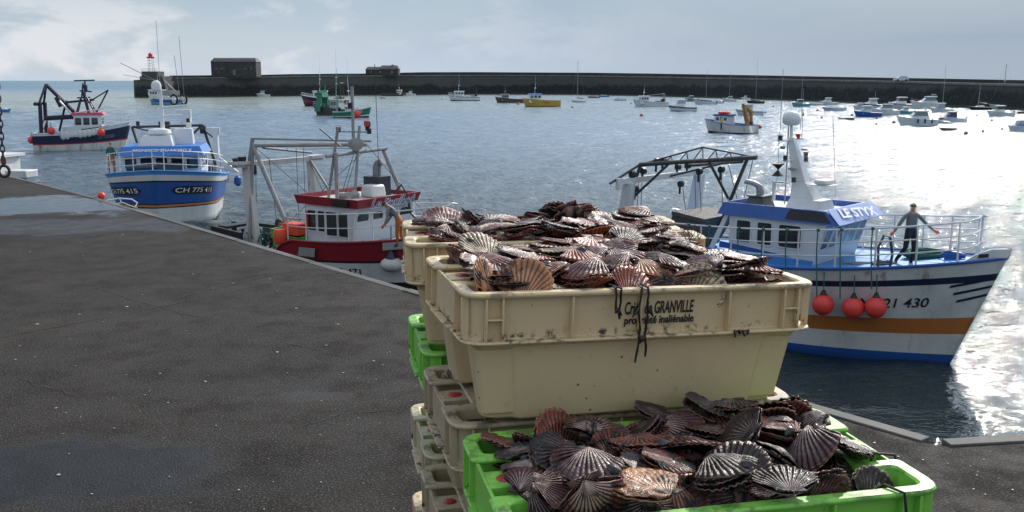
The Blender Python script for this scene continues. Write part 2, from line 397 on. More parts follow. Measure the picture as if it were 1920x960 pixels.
g = G('quay_stone'); P = g.pos(); n1 = g.noise(P, 1.4, 6, .6); n3 = g.noise(P, 60, 3, .6)
c = g.mix(g.rng(n1, .35, .7), (.06, .058, .055, 1), (.13, .125, .118, 1)); c = g.mix(g.math('MULTIPLY', g.rng(n3, .5, .7), .6), c, (.07, .066, .06, 1))
g.base(c); g.rough(.8); g.bump(n3, .5, .004); coping = g.m
g = G('quay_face'); P = g.pos(); n1 = g.noise(P, 1.1, 6, .62)
c = g.mix(g.rng(n1, .35, .7), (.05, .048, .042, 1), (.14, .13, .11, 1)); g.base(c); g.rough(.85); g.bump(n1, .6, .05); qface = g.m

E0 = Vector((-34.4, 47.3)); E1 = at(185, 372, 0).xy; E2 = at(770, 543, 0).xy; E3 = at(1745, 822, 0).xy; E4 = at(1764, 826, 0).xy; E5 = at(1920, 817, 0).xy
E0 = at(0, 325, 0).xy + (at(0, 325, 0).xy - E1) * 5.5
E6 = E5 + (E5 - E4) * 40
edge = [E0, E1, E2, E3, E4, E5, E6]
def offset_in(pts, d):
    out = []
    for i, p in enumerate(pts):
        a = pts[max(i - 1, 0)]; b = pts[min(i + 1, len(pts) - 1)]; t = (b - a).normalized(); out.append(p + Vector((t.y, -t.x)) * d)
    return out
def quay_inner(d): return offset_in(edge, d)
CW = .085
inn = quay_inner(CW)
m = MB(); pl = [tuple(p) for p in inn] + [(30, -8), (-45, -8), (-45, 40)]
m.prism(pl, -.6, 0); qo = m.build('quay_ground', asphalt); tag(qo, kind='structure')
m = MB()
rk = random.Random(3)
for i in range(len(edge) - 1):
    a, b, c_, d_ = edge[i], edge[i + 1], inn[i + 1], inn[i]; L = (b - a).length
    n = max(1, round(L / 1.6))
    if i == 3: continue
    for k in range(n):
        s0, s1 = k / n + .004 / max(L, .01), (k + 1) / n - .004 / max(L, .01)
        z = .004 + rk.uniform(0, .008)
        q = [a.lerp(b, s0), a.lerp(b, s1), d_.lerp(c_, s1), d_.lerp(c_, s0)]
        m.prism([tuple(p) for p in q][::-1], -.35, z)
ko = m.build('quay_kerb', coping, bevel=.006); tag(ko, kind='structure')
m = MB()
low = [e + (Vector((e.x, e.y)) * 0) for e in offset_in(edge, .03)]
for i in range(len(edge) - 1):
    a, b = low[i], low[i + 1]
    m.add([(a.x, a.y, -.351), (b.x, b.y, -.351), (b.x, b.y, SEA - 3), (a.x, a.y, SEA - 3)], [(0, 1, 2, 3)])
tag(m.build('quay_face', qface), kind='structure')
# asphalt joints (sealed seams), as thin bands laid on the ground
g = G('joint_sealant'); P = g.pos(); g.base(g.mix(g.rng(g.noise(P, 25, 4, .6), .4, .65), (.012, .011, .011, 1), (.045, .040, .037, 1))); g.rough(.8); seal = g.m
def seam(pts, wd):
    m = MB(); ps = [at(px, py, .004) for px, py in pts]
    fine = []
    for i in range(len(ps) - 1):
        for k in range(12): fine.append(ps[i].lerp(ps[i + 1], k / 12))
    fine.append(ps[-1]); L = []; Rr = []
    for i, p in enumerate(fine):
        t = (fine[min(i + 1, len(fine) - 1)] - fine[max(i - 1, 0)]).normalized(); s = Vector((t.y, -t.x, 0)) * wd * rk.uniform(.3, 1.2); j = Vector((rk.uniform(-.01, .01), rk.uniform(-.02, .02), 0))
        L.append(p + s + j); Rr.append(p - s + j)
    n = len(fine); m.add(L + Rr, [(i, i + 1, n + i + 1, n + i) for i in range(n - 1)])
    tag(m.build('ground_seam', seal), kind='structure')
seam([(0, 632), (300, 575), (520, 527), (655, 508)], .005)
seam([(0, 415), (180, 402), (330, 388)], .012)
seam([(180, 540), (345, 588), (420, 600)], .004)
seam([(330, 560), (420, 535), (520, 512), (600, 503), (640, 512)], .006)
seam([(530, 640), (600, 655), (640, 668)], .003)
seam([(0, 690), (40, 712), (150, 742)], .003)
seam([(560, 800), (640, 775), (740, 768)], .004)
seam([(770, 548), (640, 560), (560, 590), (505, 640)], .003)
# flakes of shell and grit lying about
m = MB(); rf = random.Random(11)
spots = [(555, 578), (455, 473), (235, 340), (238, 575), (635, 608), (70, 608), (630, 607), (315, 755), (272, 740), (670, 522), (135, 402), (400, 540), (520, 660), (105, 765), (230, 440), (445, 392), (1600, 838), (1640, 830), (110, 890), (385, 715), (300, 700)]
for i in range(110):
    px, py = spots[i] if i < len(spots) else (rf.uniform(0, 780), rf.uniform(400, 955) if rf.random() < .75 else rf.uniform(345, 430))
    if i > 95: px, py = rf.uniform(1660, 1900), rf.uniform(850, 950)
    if py < 372 + (px - 185) * .292 + 18 and px < 800: continue
    c = at(px, py, .004); r = rf.uniform(.002, .0055) * (2.0 if i < len(spots) else 1) * (c.y / 8 + .6); k = rf.randint(4, 6); a0 = rf.uniform(0, 6)
    m.prism([(c.x + r * rf.uniform(.5, 1.2) * cos(a0 + 2 * pi * j / k), c.y + r * rf.uniform(.5, 1.2) * sin(a0 + 2 * pi * j / k)) for j in range(k)], .002, .004 + r * .15)
tag(m.build('shell_grit', paint('grit_white', (.42, .41, .38), .6)), 'small white shell fragments and grit scattered over the dark quay', kind='stuff')

# ---- harbour wall (its own things: wall, beacon, houses)
g = G('pier_stone'); P = g.pos(); X, Y, Z = g.sep(P)
st = g.noise(g.mapping(P, (.10, .10, .03)), 1, 5, .65); bl = g.noise(P, .9, 4, .6); pt = g.noise(g.mapping(P, (.05, .05, .18)), 1, 5, .6)
lvl = g.math('ADD', Z, g.math('MULTIPLY', g.math('SUBTRACT', st, .5), 7))
c = g.mix(g.rng(lvl, .2, -1.6), (.070, .070, .066, 1), (.018, .020, .022, 1))
c = g.mix(g.math('MULTIPLY', g.rng(pt, .5, .7), .5), c, (.040, .042, .040, 1))
c = g.mix(g.math('MULTIPLY', g.rng(bl, .5, .75), .4), c, (.10, .098, .09, 1))
c = g.mix(g.rng(g.math('ADD', Z, g.math('MULTIPLY', st, .6)), SEA + 1.1, SEA + .5), c, (.07, .072, .045, 1))
g.base(c); g.rough(.9); g.bump(g.math('ADD', bl, st), .8, .3); stone = g.m
g = G('pier_pale'); P = g.pos(); g.base(g.mix(g.rng(g.noise(P, .3, 4, .6), .4, .7), (.13, .13, .125, 1), (.20, .20, .19, 1))); g.rough(.85); pale = g.m
g = G('parapet_stone'); P = g.pos(); g.base(g.mix(g.rng(g.noise(g.mapping(P, (.1, .1, .5)), 1, 4, .6), .4, .7), (.045, .045, .043, 1), (.085, .083, .078, 1))); g.rough(.9); para = g.m
base = [(262, 183), (330, 182.5), (400, 182), (480, 181), (560, 180), (640, 179.5), (700, 179), (800, 177.6), (900, 176.6), (1000, 176), (1100, 177), (1200, 179), (1300, 182), (1400, 185.3), (1500, 189), (1600, 193), (1700, 197), (1800, 201), (1920, 206), (2050, 212), (2250, 222)]
walk = {262: 150, 330: 145.5, 400: 145, 480: 144.5, 560: 142.3, 640: 142, 700: 141.5, 800: 141, 900: 140.7, 1000: 141, 1100: 142, 1200: 143.6, 1300: 145.6, 1400: 147.3, 1500: 149.2, 1600: 151, 1700: 153.2, 1800: 156, 1920: 159, 2050: 162, 2250: 168}
topy = {262: 150, 330: 141.5, 400: 141, 480: 140.8, 560: 138.7, 640: 138, 700: 137.8, 800: 135.2, 900: 135, 1000: 135.6, 1100: 136.2, 1200: 137.8, 1300: 139.6, 1400: 141.3, 1500: 143.4, 1600: 145.3, 1700: 147, 1800: 149, 1920: 151.3, 2050: 154, 2250: 158}
WB = []; WZ = []; TZ = []
for px, py in base:
    b = at(px, py, SEA); WB.append(b); WZ.append(at_y(px, walk[px], b.y).z); TZ.append(at_y(px, topy[px], b.y).z)
# smooth the plan a little, keep the picture positions
ys = [p.y for p in WB]
for _ in range(3): ys = [ys[0]] + [(ys[i - 1] + 2 * ys[i] + ys[i + 1]) / 4 for i in range(1, len(ys) - 1)] + [ys[-1]]
for i, (px, py) in enumerate(base):
    WB[i] = Vector((WB[i].x / WB[i].y * ys[i], ys[i], SEA)); WZ[i] = at_y(px, walk[px], ys[i]).z; TZ[i] = at_y(px, topy[px], ys[i]).z
wall = empty('harbour_wall', WB[6], 0, 'long dark stone breakwater with tide stains enclosing the harbour behind the moored boats', 'breakwater')
def wl(v): return Vector(v) - WB[6]
def nrm(i):
    a = WB[max(i - 1, 0)]; b = WB[min(i + 1, len(WB) - 1)]; t = (b - a).normalized(); return Vector((-t.y, t.x, 0))   # away from the camera
m = MB(); rings = []
for i, b in enumerate(WB):
    n_ = nrm(i); z = WZ[i]
    rings.append([wl(b + Vector((0, 0, -3)) - n_ * .8), wl(Vector((b.x, b.y, z)) + n_ * .5), wl(Vector((b.x, b.y, z)) + n_ * 12), wl(b + n_ * 14 + Vector((0, 0, -3)))])
m.loft(rings); m.build('wall_face', stone, wall)
m = MB(); rings = []
for i, b in enumerate(WB):
    n_ = nrm(i); z = WZ[i]; t = Vector((b.x, b.y, z))
    rings.append([wl(t + n_ * .2 + Vector((0, 0, -.45))), wl(t + n_ * .2 + Vector((0, 0, .12))), wl(t + n_ * 1.6 + Vector((0, 0, .12))), wl(t + n_ * 1.6 + Vector((0, 0, -.45)))])
m.loft(rings[1:]); m.build('walkway_edge', pale, wall)
m = MB(); rings = []
for i, b in enumerate(WB):
    n_ = nrm(i); t = Vector((b.x, b.y, WZ[i])); h = max(TZ[i] - WZ[i], .3)
    rings.append([wl(t + n_ * 7 + Vector((0, 0, -.3))), wl(t + n_ * 7 + Vector((0, 0, h))), wl(t + n_ * 9 + Vector((0, 0, h))), wl(t + n_ * 9 + Vector((0, 0, -.3)))])
m.loft(rings[1:]); m.build('parapet', para, wall)
# tall buttress on the left, sloped ramp line
b = WB[0]; n0 = nrm(0)
def dep(px, py): return at(px, py, SEA)
# pier head: sloping block with stepped tower
y0 = WB[0].y; s = 1 / px_m(y0)
def X_(px): return at_y(px, 151, y0).x
def Z_(py): return at_y(300, py, y0).z
m = MB()
hx0, hx1 = X_(259), X_(303)
m.prism([(hx0 - .5, y0 - 5), (hx1 + 3, y0 - 5), (hx1 + 3, y0 + 9), (hx0 - .5, y0 + 9)], SEA - 3, Z_(152), top=[(hx0 + 1.0, y0 - 4), (hx1 + 3, y0 - 4), (hx1 + 3, y0 + 9), (hx0 + 1.0, y0 + 9)])
m.prism([(X_(268), y0 - 3.5), (hx1 + 2, y0 - 3.5), (hx1 + 2, y0 + 8), (X_(268), y0 + 8)], Z_(152), Z_(143))
m.prism([(X_(271), y0 - 3), (X_(301), y0 - 3), (X_(301), y0 + 5), (X_(271), y0 + 5)], Z_(143), Z_(134))
for v in range(len(m.v)): m.v[v] = m.v[v] - WB[6]
m.build('pier_head', stone, wall)
rc = random.Random(7)
def wl_obj(m, name, mat_, par):
    return m.build(name, mat_, par)
bea = empty('harbour_beacon', (X_(285), y0, Z_(134)), 0, 'small red and white lattice beacon on the rounded head of the breakwater', 'beacon')
white = paint('white_paint', (.74, .74, .72), .4, .35, 1.2); red = paint('red_paint', (.52, .045, .035), .45, .3); 
Hb = Z_(103) - Z_(134)
m = MB(); q = 1.0
for sx_ in (-1, 1):
    for sy_ in (-1, 1): m.tube((sx_ * q, sy_ * q, 0), (sx_ * q * .8, sy_ * q * .8, Hb * .82), .13)
for k in range(1, 5):
    z = Hb * .82 * k / 5
    for a_, b_ in (((-q, -q), (q, -q)), ((q, -q), (q, q)), ((q, q), (-q, q)), ((-q, q), (-q, -q))): m.tube((a_[0] * .9, a_[1] * .9, z), (b_[0] * .9, b_[1] * .9, z), .07)
m.build('lattice_tower', white, bea)
m = MB(); m.lathe((0, 0, Hb * .80), [(1.5, 0), (1.7, .25), (1.7, .6), (.9, .7), (.9, 1.5), (1.1, 1.6), (.5, 2.1), (.1, 2.5)], 10); m.build('lantern', red, bea)
m = MB()
for k in range(9):
    x = -3.4 + k * .87; m.tube((x, -2.8, 0), (x, -2.8, 1.15), .06)
m.tube((-3.4, -2.8, 1.15), (3.6, -2.8, 1.15), .06); m.tube((-3.4, -2.8, .6), (3.6, -2.8, .6), .05); m.build('railing', white, bea)

def pier_house(px0, px1, ytop, ybase, dpt, label, roofcut, kind):
    i = min(range(len(base)), key=lambda k: abs(base[k][0] - (px0 + px1) / 2)); y = ys[i] + 3
    x0, x1 = at_y(px0, 151, y).x, at_y(px1, 151, y).x; zt, zb = at_y(px0, ytop, y).z, at_y(px0, ybase, y).z - .5
    Wd = x1 - x0; H = zt - zb
    h = empty('pier_house', ((x0 + x1) / 2, y, zb), 0, label, 'building')
    g = MB()
    if kind == 0:
        g.box((0, 4.5, H * .39), (Wd, 9, H * .78)); g.build('wall', house_stone, h)
        r = MB(); a = Wd / 2 + .25
        r.loft([[(-a, -.25, H * .78), (a, -.25, H * .78), (a, 9.25, H * .78), (-a, 9.25, H * .78)], [(-a + roofcut, 2.6, H), (a - roofcut, 2.6, H), (a - roofcut, 6.4, H), (-a + roofcut, 6.4, H)]]); r.build('roof', slate, h)
        d = MB(); d.box((.3, -.06, 1.25 + .5), (1.3, .12, 2.5)); d.build('door', pale, h)
        for x in (-Wd * .38, -Wd * .26, Wd * .27, Wd * .4):
            d = MB(); d.box((x, -.04, H * .42), (.9, .1, 1.0)); d.build('window', glass(), h)
        d = MB(); d.tube((-Wd * .13, -.12, .3), (-Wd * .13, -.12, H * .75), .09); d.build('downpipe', para, h)
    else:
        g.box((-Wd * .22, 3.5, H * .25), (Wd * .56, 7, H * .5)); g.box((Wd * .24, 3.5, H * .27), (Wd * .5, 7.6, H * .54)); g.build('wall', house_stone, h)
        r = MB(); a = Wd / 2 + .2
        r.loft([[(-a, -.2, H * .5), (0, -.2, H * .5), (0, 7.2, H * .5), (-a, 7.2, H * .5)], [(-a + .9, 2.5, H * .80), (0, 2.5, H * .80), (0, 4.5, H * .80), (-a + .9, 4.5, H * .80)]])
        r.loft([[(-.6, -.5, H * .54), (a, -.5, H * .54), (a, 7.5, H * .54), (-.6, 7.5, H * .54)], [(-.6, 2.5, H * .93), (a - 1.2, 2.5, H * .93), (a - 1.2, 4.5, H * .93), (-.6, 4.5, H * .93)]])
        r.build('roof', slate, h)
        d = MB(); d.box((Wd * .3, 3, H * .95), (1.0, .8, H * .1)); d.build('chimney', house_stone, h)
        for x in (-Wd * .33, -Wd * .05, Wd * .3):
            d = MB(); d.box((x, -.36, H * .26), (.8, .12, 1.1)); d.build('window', pale, h)
    return h
g = G('house_stone'); P = g.coord('Object'); g.base(g.mix(g.rng(g.noise(P, .8, 5, .6), .4, .7), (.035, .037, .036, 1), (.065, .066, .062, 1))); g.rough(.9); house_stone = g.m
g = G('slate_roof'); P = g.coord('Object'); g.base(g.mix(g.rng(g.noise(P, 1.2, 5, .6), .4, .7), (.035, .036, .038, 1), (.065, .066, .064, 1))); g.rough(.7); slate = g.m
pier_house(397, 481, 108.3, 141.5, 9, 'large dark stone house with a slate roof standing on the breakwater', 1.0, 0)
pier_house(686, 748, 121, 138.5, 7, 'low grey stone building with stepped roof on the breakwater, right of the large house', 1.2, 1)
# the pale car parked on the breakwater
i = 16; y = ys[i] + 4; x0 = at_y(1689, 151, y).x; zc = WZ[i]
car = empty('parked_car', (x0, y, zc + .1), 0, 'pale car parked on top of the breakwater at the right', 'car')
m = MB(); m.prism([(-2.1, -.9), (2.1, -.9), (2.1, .9), (-2.1, .9)], .3, .95, top=[(-2.0, -.85), (2.05, -.85), (2.05, .85), (-2.0, .85)]); m.build('body', paint('pale_car', (.55, .57, .6), .3), car)
m = MB(); m.prism([(-1.3, -.85), (1.9, -.85), (1.9, .85), (-1.3, .85)], .95, 1.6, top=[(-.5, -.7), (1.6, -.7), (1.6, .7), (-.5, .7)]); m.build('cabin', paint('pale_car2', (.48, .5, .53), .3), car)
for sx_ in (-1.3, 1.35):
    for sy_ in (-.85, .85):
        m = MB(); m.tube((sx_, sy_ - .1, .33), (sx_, sy_ + .1, .33), .33, n=12); m.build('wheel', paint('tyre', (.02, .02, .02), .8), car)
# ================================================================ CRATES AND SCALLOPS
def rnd_poly(pts, rads, k=5):
    out = []; n = len(pts)
    for i in range(n):
        p = Vector(pts[i]); a = Vector(pts[i - 1]); b = Vector(pts[(i + 1) % n]); r = rads[i]
        u = (a - p).normalized(); v = (b - p).normalized()
        p0 = p + u * r; p1 = p + v * r
        for j in range(k):
            t = j / (k - 1); out.append(((1 - t) ** 2 * p0 + 2 * t * (1 - t) * p + t * t * p1))
    return out
HX, HY, CH = .40, .225, .285
def rim_plan(i, z):
    nx, nw = HX - .072 - i, .082 + i
    x, y = HX - i, HY - i
    pts = [(-x, -y), (x, -y), (x, -nw), (nx, -nw), (nx, nw), (x, nw), (x, y), (-x, y), (-x, nw), (-nx, nw), (-nx, -nw), (-x, -nw)]
    rc_ = max(.05 - i, .016); rs = [rc_, rc_, .016, .008, .008, .016, rc_, rc_, .016, .008, .008, .016]
    return [(p.x, p.y, z) for p in rnd_poly(pts, rs)]
def body_plan(t, z):
    x, y = HX - .028 - .03 * t, HY - .028 - .022 * t; sx_ = HX - .10 - .02 * t; st = .013
    nx, nw = HX - .1 - .02 * t, .10
    pts = [(-x, -y + st), (-sx_, -y + st), (-sx_ + .012, -y), (sx_ - .012, -y), (sx_, -y + st), (x, -y + st), (x, -nw), (nx, -nw), (nx, nw), (x, nw), (x, y - st), (sx_, y - st), (sx_ - .012, y), (-sx_ + .012, y), (-sx_, y - st), (-x, y - st), (-x, nw), (-nx, nw), (-nx, -nw), (-x, -nw)]
    rs = [.028, .006, .006, .006, .006, .028, .02, .01, .01, .02, .028, .006, .006, .006, .006, .028, .02, .01, .01, .02]
    return [(p.x, p.y, z) for p in rnd_poly(pts, rs, 4)]
def crate_mesh():
    m = MB()
    R_ = [rim_plan(.036, -.125), rim_plan(.026, -.114), rim_plan(.001, -.106), rim_plan(0, -.103), rim_plan(.001, -.1), rim_plan(.021, -.099), rim_plan(.018, -.012), rim_plan(.001, -.010), rim_plan(-.001, -.004), rim_plan(.003, 0), rim_plan(.025, 0), rim_plan(.030, -.004), rim_plan(.036, -.125)]
    m.loft(R_, False, False)
    m.loft([rim_plan(.036, -.125), rim_plan(.055, -.268)], False, True)
    m.loft([body_plan(-.0, -.110), body_plan(.15, -.13), body_plan(.93, -.266), body_plan(1.05, -.279), body_plan(1.35, -CH)], False, True)
    # ribs in the band, front and back
    for sy_ in (-1, 1):
        for x in (-.352, -.318, -.17, -.02, .185, .318, .352):
            m.box((x, sy_ * (HY - .0105), -.0555), (.0045, .017, .089))
        for x in (-.335, .335): m.box((x, sy_ * (HY - .0105), -.055), (.03, .016, .004))
    for sx_ in (-1, 1):
        for y in (-.19, -.12, .12, .19): m.box((sx_ * (HX - .0105), y, -.0555), (.017, .0045, .089))
        # outer rail across the recess with webs
        m.box((sx_ * (HX - .012), 0, -.05), (.007, .176, .085))
        m.box((sx_ * (HX - .003), 0, -.0995), (.02, .18, .005))
        for y in (-.034, .034): m.box((sx_ * (HX - .05), y, -.048), (.076, .006, .084))
        m.box((sx_ * (HX - .048), 0, -.0085), (.066, .066, .005))
    return m
def crate(loc, rz, mat_, label, tilt=(0, 0), text=True, group=None, dots=None, txtmat=None):
    e = empty('fish_crate', loc, rz, label, 'crate', group); e.rotation_euler = (tilt[0], tilt[1], rz)
    if 'me' not in CRATE:
        o = crate_mesh().build('crate_shell', mat_, e, smooth=.5); CRATE['me'] = o.data
    else:
        o = bpy.data.objects.new('crate_shell', CRATE['me'].copy()); COL.objects.link(o); o.parent = e; o.data.materials[0] = mat_
    b = o.modifiers.new('bevel', 'BEVEL'); b.width = .0016; b.segments = 2; b.limit_method = 'ANGLE'; b.angle_limit = R(50)
    for sx_ in (-1, 1):
        if 'dot' not in CRATE:
            d = MB(); d.lathe((0, 0, 0), [(.017, 0), (.017, .0015), (.014, .003), (.004, .0042)], 14); d_ = d.build('red_plug', paint('plug_red', (.36, .02, .025), .35, .3, 8), e); CRATE['dot'] = d_.data
        else:
            d_ = bpy.data.objects.new('red_plug', CRATE['dot']); COL.objects.link(d_); d_.parent = e
        d_.location = (sx_ * (HX - .048), 0, -.0065)
    if text:
        for s_, z, sz, wd_, bold, sh in (('Criée de GRANVILLE', -.056, .037, .158, .0008, .16), ('propriété inaliénable', -.0775, .0235, .160, .0006, .10)):
            text_mesh('printed_text', s_, wd_, sz, (.028, -(HY - .0172), z), (pi / 2, 0, 0), paint('print_black', (.012, .012, .013), .6, .1), e, bold, sh)
    return e
CRATE = {}; 
def plastic(name, c, dirt):
    g = G(name); co = g.coord('Object'); inf = g.new('ShaderNodeObjectInfo').outputs['Random']
    n1 = g.noise(co, 4, 6, .62, w=g.math('MULTIPLY', inf, 20)); n2 = g.noise(co, 38, 5, .7, w=inf); sp = g.voro(co, 26)
    x, y, z = g.sep(co)
    d = g.math('MULTIPLY', g.rng(n1, .45, .75), .35)
    d = g.math('ADD', d, g.math('MULTIPLY', g.rng(n2, .58, .7), .55), clamp=True)
    # dirt caught on the ledge and the flange
    zc_ = g.math('ABSOLUTE', g.math('ADD', z, .094)); led = g.math('MULTIPLY', g.rng(zc_, .016, .002), g.rng(n2, .50, .62))
    zt_ = g.math('MULTIPLY', g.rng(z, -.012, -.001), g.rng(g.noise(co, 16, 6, .7), .46, .62))
    col = g.mix(g.math('MULTIPLY', d, dirt), (*c, 1), tuple(v * .42 for v in c) + (1,))
    col = g.mix(g.math('MULTIPLY', g.math('MAXIMUM', led, g.math('MULTIPLY', zt_, .8)), min(1, dirt * 1.4)), col, (.035, .028, .022, 1))
    spk = g.math('MULTIPLY', g.rng(sp, .10, .05), g.rng(g.noise(co, 7, 3), .46, .56))
    col = g.mix(g.math('MULTIPLY', spk, .85), col, (.03, .022, .016, 1))
    scr = g.rng(g.noise(g.mapping(co, (4, 4, 60)), 3, 4, .7), .60, .72)
    col = g.mix(g.math('MULTIPLY', scr, .14 * dirt), col, (.6, .56, .48, 1))
    g.base(col); g.rough(g.rng(n2, .3, .7, .34, .56)); g.bump(n2, .12, .002)
    g.p.inputs['Subsurface Weight'].default_value = .12; g.p.inputs['Subsurface Radius'].default_value = (.02, .015, .008); g.p.inputs['Subsurface Scale'].default_value = .3
    return g.m
beige = plastic('beige_plastic', (.64, .49, .285), .7); beige2 = plastic('grey_beige_plastic', (.46, .37, .24), .85); green = plastic('green_plastic', (.235, .59, .085), .6); cream = plastic('cream_plastic', (.55, .46, .31), .9)

def crate_pose(bl, yaw, z):
    """centre of a crate from its back-left corner"""
    c = Vector((bl[0], bl[1], 0)) + Matrix.Rotation(yaw, 3, 'Z') @ Vector((HX, -HY, 0)); return (c.x, c.y, z)
CR = {}
CR['top_back'] = (crate_pose((-.329, 2.836), .13, 1.292), .13, (0, 0))
p = Vector((-.094, 1.841, 0)) + Matrix.Rotation(.275, 3, 'Z') @ Vector((HX, HY, 0)); CR['top_front'] = ((p.x, p.y, 1.274), .275, (0, .028))
CR['green_back'] = (crate_pose((-.322, 2.852), .2, .998), .2, (0, 0))
CR['mid_beige'] = (crate_pose((-.232, 2.352), .235, .985), .235, (0, 0))
CR['green_front'] = (crate_pose((-.108, 1.864), .217, .99), .217, (0, 0))
CR['low_back'] = (crate_pose((-.321, 2.858), .2, .71), .2, (0, 0))
CR['low_mid'] = (crate_pose((-.245, 2.385), .215, .705), .215, (0, 0))
CR['low_front'] = (crate_pose((-.10, 1.88), .21, .70), .21, (0, 0))
def mk(k, mt, lab, **kw):
    loc, rz, tl = CR[k]; return crate(loc, rz, mt, lab, tl, **kw)
mk('top_front', beige, 'beige fish crate with black printed lettering, on top at the front of the stack')
mk('top_back', beige, 'beige fish crate heaped with scallops, on top at the back of the stack', text=False)
mk('green_back', green, 'green fish crate under the back top crate, showing at the far left of the stack', text=False)
mk('mid_beige', beige2, 'grey middle fish crate squeezed under the lettered crate, scallops showing in its gap', text=False)
mk('green_front', green, 'bright green fish crate full of scallops, nearest to the camera', text=False)
mk('low_back', cream, 'cream fish crate two below the top at the back left of the stack', text=False)
mk('low_mid', beige2, 'grey fish crate in the third layer at the left bottom corner of the stack', text=False)
mk('low_front', beige, 'beige fish crate carrying the bright green front crate', text=False)
b4 = []
for k in ('low_back', 'low_mid', 'low_front'):
    loc, rz, tl = CR[k]
    crate((loc[0], loc[1], .42), rz, beige, 'beige fish crate in the bottom layer on the pallet', tl, text=False, group='bottom layer crates')
# pallet
pw = paint('pallet_wood', (.23, .16, .09), .8, .6, 4)
pe = empty('wooden_pallet', (.28, 2.12, 0), .215, 'weathered wooden pallet on the quay carrying the stack of crates', 'pallet')
for y in (-.66, 0, .66):
    m = MB(); m.box((0, y, .011), (.86, .1, .022)); m.build('bottom_board', pw, pe)
    for x in (-.36, 0, .36): m = MB(); m.box((x, y, .0605), (.12, .12, .077)); m.build('block', pw, pe)
for x in [-.38 + .127 * k for k in range(7)]: m = MB(); m.box((x, 0, .1105), (.095, 1.44, .022)); m.build('top_board', pw, pe)

# ---- scallop material: ribs along the fan, growth rings, mud and crusts; colour of each shell from the object
def shell_mat(name, flat):
    g = G(name); uv = g.new('ShaderNodeUVMap', uv_map='shell').outputs[0]; u, v, _ = g.sep(uv)
    inf = g.new('ShaderNodeObjectInfo'); oc = inf.outputs['Color']; rnd = inf.outputs['Random']; co = g.coord('Object')
    W = g.math('MULTIPLY', rnd, 37.0)
    ribs = g.math('COSINE', g.math('MULTIPLY', u, 2 * pi * 15))
    ring = g.noise(g.mapping(uv, (2.2, 9, 1)), 1.6, 5, .7, .6, W)
    ring2 = g.noise(g.mapping(uv, (.7, 26, 1)), 1.0, 3, .6, 0, W)
    blot = g.noise(co, 26, 5, .68, .4, W); mud = g.noise(co, 17, 6, .72, .8, g.math('ADD', W, 5)); crust = g.noise(co, 95, 4, .6, 0, W)
    pale = g.mix(.66, oc, (.66, .52, .46, 1)); dark = g.mix(.72, oc, (.022, .010, .012, 1))
    f = g.math('ADD', g.math('MULTIPLY', g.rng(ring, .36, .64), .75), g.math('MULTIPLY', g.math('ADD', ribs, 1), -.16), clamp=True)
    c = g.mix(f, oc, dark)
    # rib tops scraped pale, mostly towards the hinge
    tops = g.math('MULTIPLY', g.rng(ribs, .25, .95), g.rng(g.math('ADD', v, g.math('MULTIPLY', blot, .9)), 1.35, .70))
    c = g.mix(g.math('MULTIPLY', tops, .95), c, pale)
    grooves = g.rng(ribs, -.25, -.9); c = g.mix(g.math('MULTIPLY', grooves, .7), c, (.020, .010, .010, 1))
    c = g.mix(g.math('MULTIPLY', g.rng(ring2, .58, .66), .45), c, (.03, .014, .014, 1))
    c = g.mix(g.math('MULTIPLY', g.rng(v, .955, .99), .6), c, g.mix(.5, oc, (.50, .33, .22, 1)))
    mf = g.math('MULTIPLY', g.rng(mud, .47, .58), g.rng(rnd, .12, .55, .35, 1.0))
    c = g.mix(mf, c, (.013, .011, .011, 1))
    wf = g.math('MULTIPLY', g.rng(crust, .62, .70), g.rng(mud, .42, .54)); c = g.mix(g.math('MULTIPLY', wf, .5), c, (.42, .39, .36, 1))
    g.base(c); g.rough(g.rng(crust, .35, .65, .24, .50)); g.spec(.40)
    g.p.inputs['Coat Weight'].default_value = .05; g.p.inputs['Coat Roughness'].default_value = .12
    h = g.math('ADD', g.math('MULTIPLY', g.math('MULTIPLY', ribs, g.rng(blot, .3, .6)), .0014), g.math('ADD', g.math('MULTIPLY', ring2, .0014), g.math('ADD', g.math('MULTIPLY', mud, .006), g.math('MULTIPLY', crust, .0030))))
    g.bump(h, .85, 1.0); return g.m
sm_up = shell_mat('flat_valve', True); sm_lo = shell_mat('cupped_valve', False)
UP = [shell_bm(.12, 15, 10 + k, -.012 + .006 * k) for k in range(5)]; LO = [shell_bm(.12, 15, 30 + k, 0.15 + .012 * k) for k in range(5)]
for me in UP: me.name = 'upper_valve'; me.transform(Matrix.Translation((0, -.06, .001))); me.materials.append(sm_up)
for me in LO: me.name = 'lower_valve'; me.transform(Matrix.Translation((0, -.06, -.001))); me.materials.append(sm_lo)
HUES = [('dark maroon', (.17, .028, .026), 32), ('brown-pink', (.27, .095, .065), 24), ('muddy black', (.05, .028, .025), 18), ('purplish grey', (.14, .065, .07), 8), ('rust red', (.33, .065, .028), 20), ('pale cream', (.50, .40, .25), 2), ('pale orange', (.55, .23, .09), 1)]
rs_ = random.Random(77)
